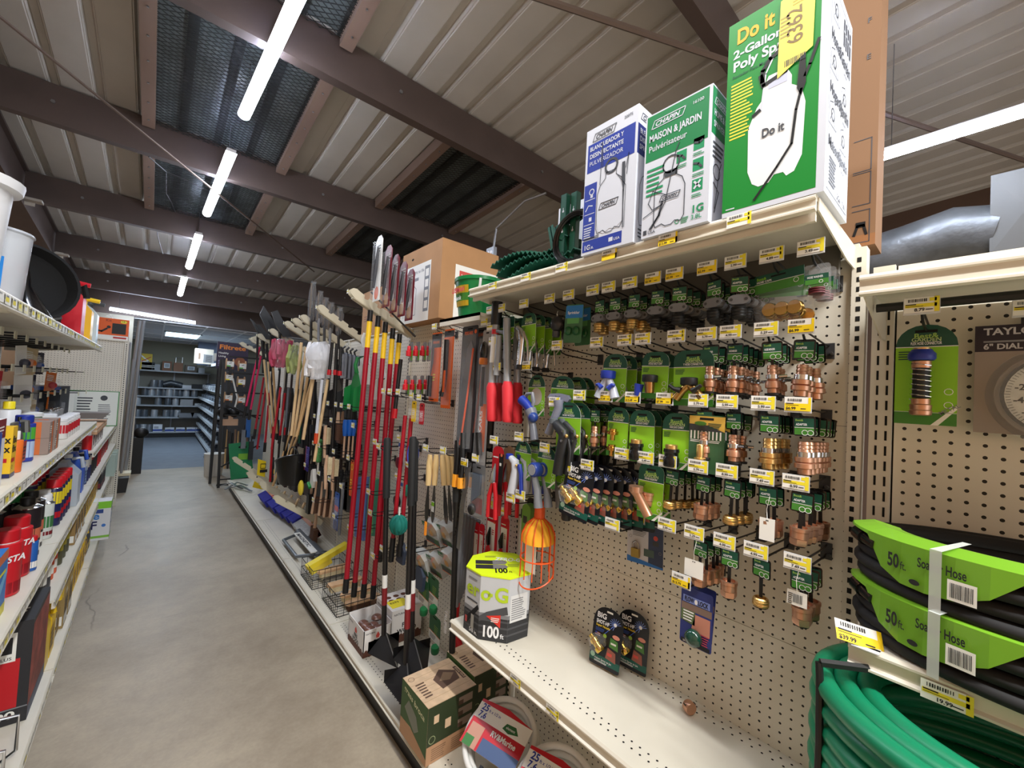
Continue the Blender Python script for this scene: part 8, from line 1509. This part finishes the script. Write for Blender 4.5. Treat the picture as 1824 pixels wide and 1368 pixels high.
for k, (px, py) in enumerate(((410, 648), (432, 652), (408, 672), (430, 680), (407, 708), (430, 712))):
    p = at(px, py, 'Y', 7.72); t = thing('wire_spool', p); MB().lathe([(.085, -.05), (.085, -.04), (.05, -.04), (.05, .04), (.085, .04), (.085, .05)], M((190, 150, 110), .6), 16, ax='x').build('wooden_reel', t)
    mb = MB(); f = near(mb, -.088, -.045, -.045); f.q(0, 0, .09, .08, PAPER); f.line([(.03, .05), (.06, .06)], .008, INK, 2); f.q(.0, .0, .05, .02, [M((90, 180, 90), .5), YEL, M((220, 120, 60), .5)][k//2], 2); mb.build('white_label', t, False)
    t.location.y += .05; tag(t, ['upper left reel on the black rack, green spot on its label', 'upper right reel on the black rack', 'middle left reel on the black rack, yellow spot on its label', 'middle right reel on the black rack', 'lower left reel on the black rack, orange spot on its label', 'lower right reel on the black rack'][k], 'reel')
t = thing('shop_sign', at(414, 633, 'Y', 8.3)); w, h = .62, .58; p0 = at(388, 608, 'Y', 8.3); p1 = at(440, 660, 'Y', 8.3); c = t.location.copy(); mb = MB(Matrix.Translation(-c)); mb.box((p0.x, 8.3, p1.z), (p1.x, 8.34, p0.z), M((44, 30, 60), .5)); f = near(mb, 8.3, p0.x, p1.z); W_, H_ = p1.x-p0.x, p0.z-p1.z
f.t(W_*.06, H_*.74, H_*.16, 'Filtrete', M((226, 130, 40), .5), 2, bold=.05, fit=W_*.85); f.t(W_*.05, H_*.56, H_*.07, 'Healthy', PAPER, 2); f.t(W_*.05, H_*.44, H_*.07, 'Living', PAPER, 2); f.c(W_*.75, H_*.3, W_*.18, M((150, 90, 60), .6), 2, 14); f.greek(W_*.05, H_*.1, W_*.2, H_*.25, 4, M((150, 140, 170), .5), 2); mb.build('panel', t, False); MB(Matrix.Translation(-c)).box((p0.x+.02, 8.31, 0), (p0.x+.05, 8.34, p1.z), BLACK).build('stand_leg', t, False); tag(t, 'dark purple sign with orange lettering above the wire reels', 'sign')
for k, (px, py, s, m, lab) in enumerate(((408, 738, .10, BLACK, 'black round fan heads on the rack above the wooden block'), (410, 752, .08, M((200, 160, 130), .6), 'pale wooden block hanging on the black rack'), (402, 690, .03, PAPER, 'loop of white cable beside the reels'))):
    p = at(px, py, 'Y', 7.7); mb = MB(); 
    if k == 0: mb.sphere((-.08, 0, .03), s*.8, m, 10, 6).sphere((.06, 0, .03), s*.8, m, 10, 6)
    elif k == 1: mb.box((-.1, -.03, -.05), (.1, .03, .05), m).box((-.03, -.03, .05), (.03, .03, .12), m)
    else: mb.tube([(.08, 0, .15), (.12, 0, 0), (.16, 0, -.15), (.14, 0, -.3)], .012, m, 6)
    tag(mb.build(['fan_head', 'wooden_block', 'cable_loop'][k], None, True, p), lab, ['fan', 'block', 'cable'][k])
for k in range(8):
    px = 404+5.2*k; a, b = at(px, 765+3*(k % 3), 'Y', 7.9), at(px-4, 835, 'Y', 7.9)
    tag(MB().tube([a, b], .014, [WD2, M((60, 50, 46), .5), BLACK, M((150, 120, 96), .5)][k % 4], 6).build('wooden_stake'), ['pale wooden', 'dark brown', 'black', 'light brown'][k % 4]+' stake in the bundle low behind the black rack', 'stake', ['pale wooden', 'dark brown', 'black', 'light brown'][k % 4]+' stakes behind the black rack')
for k, (px, py) in enumerate(((434, 780), (442, 760), (447, 800))):
    p = at(px, py, 'Y', 7.35); t = thing('tool_pack', p); MB().box((-.03, -.02, -.16), (.03, .02, .12), [M((110, 116, 124), .4), M((30, 90, 160), .4), M((40, 44, 50), .4)][k]).build('pack', t, False); MB().tube([(0, 0, .12), (0, .0, .2)], .008, BLACK, 5).build('hook', t); tag(t, ['grey pack hanging behind the pink handles', 'blue pack hanging behind the pink handles', 'black pack hanging above the green board'][k], 'pack')
# white bucket beyond the rack
p = at(378, 830, 'Y', 8.6); t = thing('bucket', (p.x+.02, 8.6, 0)); MB().lathe([(.12, 0), (.125, .01), (.145, .36), (.15, .38), (.14, .38)], M((220, 216, 206), .5), 18).build('body', t); MB().tube([(.15*math.cos(a), .1*math.sin(a), .34-.1*math.sin(a)) for a in [PI*i/8 for i in range(9)]], .004, STEEL, 5).build('handle', t); tag(t, 'white bucket on the floor beyond the black rack', 'bucket')
# ---- back room fixtures
SH = M((150, 156, 164), .45); KD = M((20, 22, 26), .6)
zs = [1.80, 1.345, 1.117, .872, .552, .155]; x0, x1 = at(243, 700, 'Y', 14.55).x, 1.20
t = thing('shelving_unit', ((x0+x1)/2, 14.75, 0)); L0 = t.location.copy(); mM = Matrix.Translation(-L0)
for k, z in enumerate(zs): MB(mM).box((x0, 14.5, z-.035), (x1, 14.93, z), SH).build('shelf', t, False)
MB(mM).box((x0, 14.93, .1), (x1+.3, 14.945, 1.80), M((116, 114, 106), .6)).build('back_panel', t, False); MB(mM).box((x0, 14.53, 0), (x1, 14.9, .118), KD).build('plinth', t, False)
for x in (x0, (x0+x1)/2-.03, x1-.03): MB(mM).box((x, 14.88, 0), (x+.03, 14.93, 1.8), SH).build('upright', t, False)
tag(t, 'grey shelving against the back room wall full of duct fittings', 'shelving')
FG = [M((150, 158, 168), .3, .7), M((112, 120, 130), .35, .7), M((190, 196, 204), .3, .5)]
def duct(r, h, m):
    t = thing('duct_fitting'); MB().lathe([(r*.95, 0), (r, .01), (r, h*.75), (r*1.04, h*.76), (r*1.04, h*.79), (r*.93, h*.8), (r*.93, h), (r*.88, h), (r*.88, h*.8)], m, 12).build('sleeve', t); return t
rr = random.Random(5)
PR = [Proto(duct(.075, .19, FG[i]), 'duct fitting') for i in range(3)]; PE = []
for (z, xs, kk, lab) in ((zs[1], (.0, .12), 0, 'round metal duct fitting on the first shelf below the top'), (zs[2], (-.16, -.03, .09, .22, .33, .44, .56, .70, .88), 1, 'round metal duct fitting in the long row on the third shelf'), (zs[3], (-.3, .12, .32, .48), 2, 'round metal duct fitting on the fourth shelf'), (zs[4], (-.28, -.14, .06, .30, .42, .54), 0, 'round metal duct fitting on the fifth shelf'), (zs[5], (-.26, -.14, -.02), 1, 'round metal duct fitting on the lowest shelf')):
    for i, x in enumerate(xs): PR[(kk+i) % 3].place((x+.1*0, 14.62+rr.uniform(-.02, .04), z), lab, lab)
t = thing('flexible_duct', (.40, 14.7, zs[1])); MB().tube([(-.2, 0, .08), (-.05, 0, .14), (.1, 0, .1), (.2, 0, .07)], .075, M((70, 74, 80), .4, .4, var=.3, scale=40), 12).build('body', t); tag(t, 'dark crumpled flexible duct heap on the shelf below the top', 'flexible duct')
for x, w, h, z, m, lab in ((.98, .34, .13, zs[1], KD, 'black flat box at the right of the shelf below the top'), (.70, .2, .09, zs[1], FG[0], 'small silver fittings box beside the black flat box'), (.72, .28, .17, zs[3], M((140, 142, 146), .5), 'grey rectangular register box on the fourth shelf'), (1.02, .24, .06, zs[3], M((170, 174, 180), .5), 'low pale box right of the grey register box')):
    c = Vector((x, 14.65, z)); tag(MB().box((-w/2, -.1, 0), (w/2, .1, h), m).build('storage_box', None, False, c), lab, 'box')
for k, x in enumerate((.72, 1.0)):
    mb = MB(); mb.prism([(-.14, 0), (.14, 0), (.18, .12), (-.18, .12)], (0, 0, 0), XP, ZP, -.15, FG[1]); f = near(mb, -.0, -.16, 0); f.p([(.02, .11), (.3, .11), (.16, .0)], FG[2], 1); f.p([(.05, .11), (.13, .11), (.09, .05)], M((80, 84, 92), .3, .6), 2); tag(mb.build('duct_boot', None, False, Vector((x, 14.55, zs[4]))), ['left', 'right'][k]+' one of two angular sheet-metal boots on the fifth shelf', 'duct boot')
for k, x in enumerate((.15, .40, .63, .86, 1.06)):
    w, h = .19, (.19 if k == 0 else .1); mb = MB(); mb.box((-w/2, -.1, 0), (w/2, .1, h), M((206, 212, 222), .5)); f = near(mb, -.1, -w/2, 0); f.q(0, h*.1, w, .05, M((40, 70, 150), .5)); f.greek(.02, h*.5, .1, h*.3, 2, INK, 2); tag(mb.build('small_carton', None, False, Vector((x, 14.62, zs[5]))), ['tallest white and blue carton, left on the lowest shelf', 'second white and blue carton on the lowest shelf', 'middle white and blue carton on the lowest shelf', 'fourth white and blue carton on the lowest shelf', 'rightmost white and blue carton on the lowest shelf'][k], 'carton')
for k, (x, w, h, m, lab) in enumerate(((-.22, .30, .42, M((220, 190, 50), .5), 'yellow box standing behind the leaning pipes on the top shelf'), (-.14, .26, .2, M((34, 38, 46), .6), 'dark box with white stripes below the yellow box'), (.03, .14, .16, M((150, 156, 164), .5), 'pale tilted packet on the top shelf'), (.24, .2, .26, M((120, 80, 56), .6), 'brown box with a pale window on the top shelf'), (.48, .2, .24, M((130, 90, 66), .6), 'brown box topped with a silver frame'), (.76, .26, .2, M((90, 78, 66), .6), 'small brown speaker-like box with a white frame'), (1.0, .14, .14, M((190, 196, 204), .5), 'little white container near the tan air filter'))):
    mb = MB(); mb.box((-w/2, -.1, 0), (w/2, .1, h), m); f = near(mb, -.1, -w/2, 0)
    if k in (3, 5): f.q(w*.2, h*.3, w*.6, h*.5, M((200, 210, 220), .5)); f.q(w*.28, h*.38, w*.44, h*.34, M((140, 150, 160), .5), 2)
    if k == 0: f.line([(w*.2, h*.9), (w*.8, h*.5), (w*.2, h*.5)], .03, M((230, 236, 240), .5)); f.line([(w*.3, h*.5), (w*.9, h*.8)], .02, M((190, 60, 40), .5), 3)
    if k == 1: f.q(0, h*.3, w, h*.08, PAPER); f.q(0, h*.5, w, h*.08, PAPER)
    if k == 4: mb.tube([(-.06, 0, h), (-.06, 0, h+.14), (.08, 0, h+.16), (.08, 0, h)], .012, STEEL, 6)
    tag(mb.build('storage_box', None, False, Vector((x, 14.68, zs[0]+.001))), lab, 'box')
# side shelving of the back room
t = thing('shelving_unit', (1.2, 12.0, 0)); L0 = t.location.copy(); mM = Matrix.Translation(-L0)
for z in (.12, .42, .66, .90, 1.14, 1.40, 2.0):
    xf = .96 if z < 1.3 else 1.04; MB(mM).box((xf, 9.7, z-.03), (1.5, 14.45, z), SH).box((xf-.004, 9.7, z-.05), (xf, 14.45, z+.012), M((196, 202, 210), .4)).build('shelf', t, False)
MB(mM).box((1.5, 9.7, 0), (1.52, 14.45, 2.0), M((70, 72, 76), .6)).build('back_panel', t, False); MB(mM).box((1.0, 9.75, 0), (1.45, 14.4, .09), KD).build('plinth', t, False); MB(mM).box((1.0, 9.68, 0), (1.5, 9.7, 2.0), M((60, 62, 66), .6)).build('end_panel', t, False)
tag(t, 'long side shelving in the back room seen past the black rack', 'shelving')
for k, z in enumerate((.12, .42, .66, .90, 1.14, 1.40)):
    lab = 'grey bin of small parts, %s tier of the side shelving' % ('lowest', 'second', 'third', 'fourth', 'fifth', 'top')[k]; t = thing('parts_bin'); MB().prism([(-.1, 0), (.1, 0), (.1, .1), (-.1, .07)][::-1], (0, .12, 0), XP, ZP, -.24 if 0 else .24, FG[k % 3] if k % 2 else M((90, 96, 106), .5)).build('bin', t, False); MB().sphere((0, 0, .09), .06, M((60, 64, 74), .5, var=.5, scale=60), 8, 5, (1, 1.5, .5)).build('contents', t)
    P = Proto(t, 'bin')
    for j in range(9): P.place((1.12, 9.95+.5*j, z+.001), lab, lab)
for k, (px0, py0, px1, py1, Y, m, lab) in enumerate(((348, 620, 378, 662, 12.5, M((186, 172, 156), .6), 'tan carton of air filters standing above the side shelving'), (363, 631, 380, 661, 11.5, M((222, 224, 226), .5), 'white framed air filter with slats in front of the tan carton'), (354, 608, 386, 632, 13.5, M((110, 124, 150), .6), 'pale blue carton at the back above the tan one'), (382, 643, 398, 664, 9.9, M((214, 210, 200), .5), 'white switch plate pack on the top of the side shelving'))):
    p, q = at(px0, py0, 'Y', Y), at(px1, py1, 'Y', Y); zb = 2.001 if k != 3 else 2.001; dz = zb-q.z; c = Vector(((p.x+q.x)/2, Y, zb)); w = q.x-p.x; h = max(.15, p.z-zb); mb = MB(); mb.box((-w/2, 0, 0), (w/2, .25 if k != 1 else .04, h), m); f = near(mb, 0, -w/2, 0)
    if k == 1: [f.q(w*.2, h*(.12+.09*i), w*.6, h*.04, DKGREY) for i in range(9)]
    if k == 0: f.q(w*.2, h*.3, w*.1, h*.4, M((120, 90, 70), .6), 2)
    tag(mb.build('filter_carton', None, False, c), lab, 'carton')
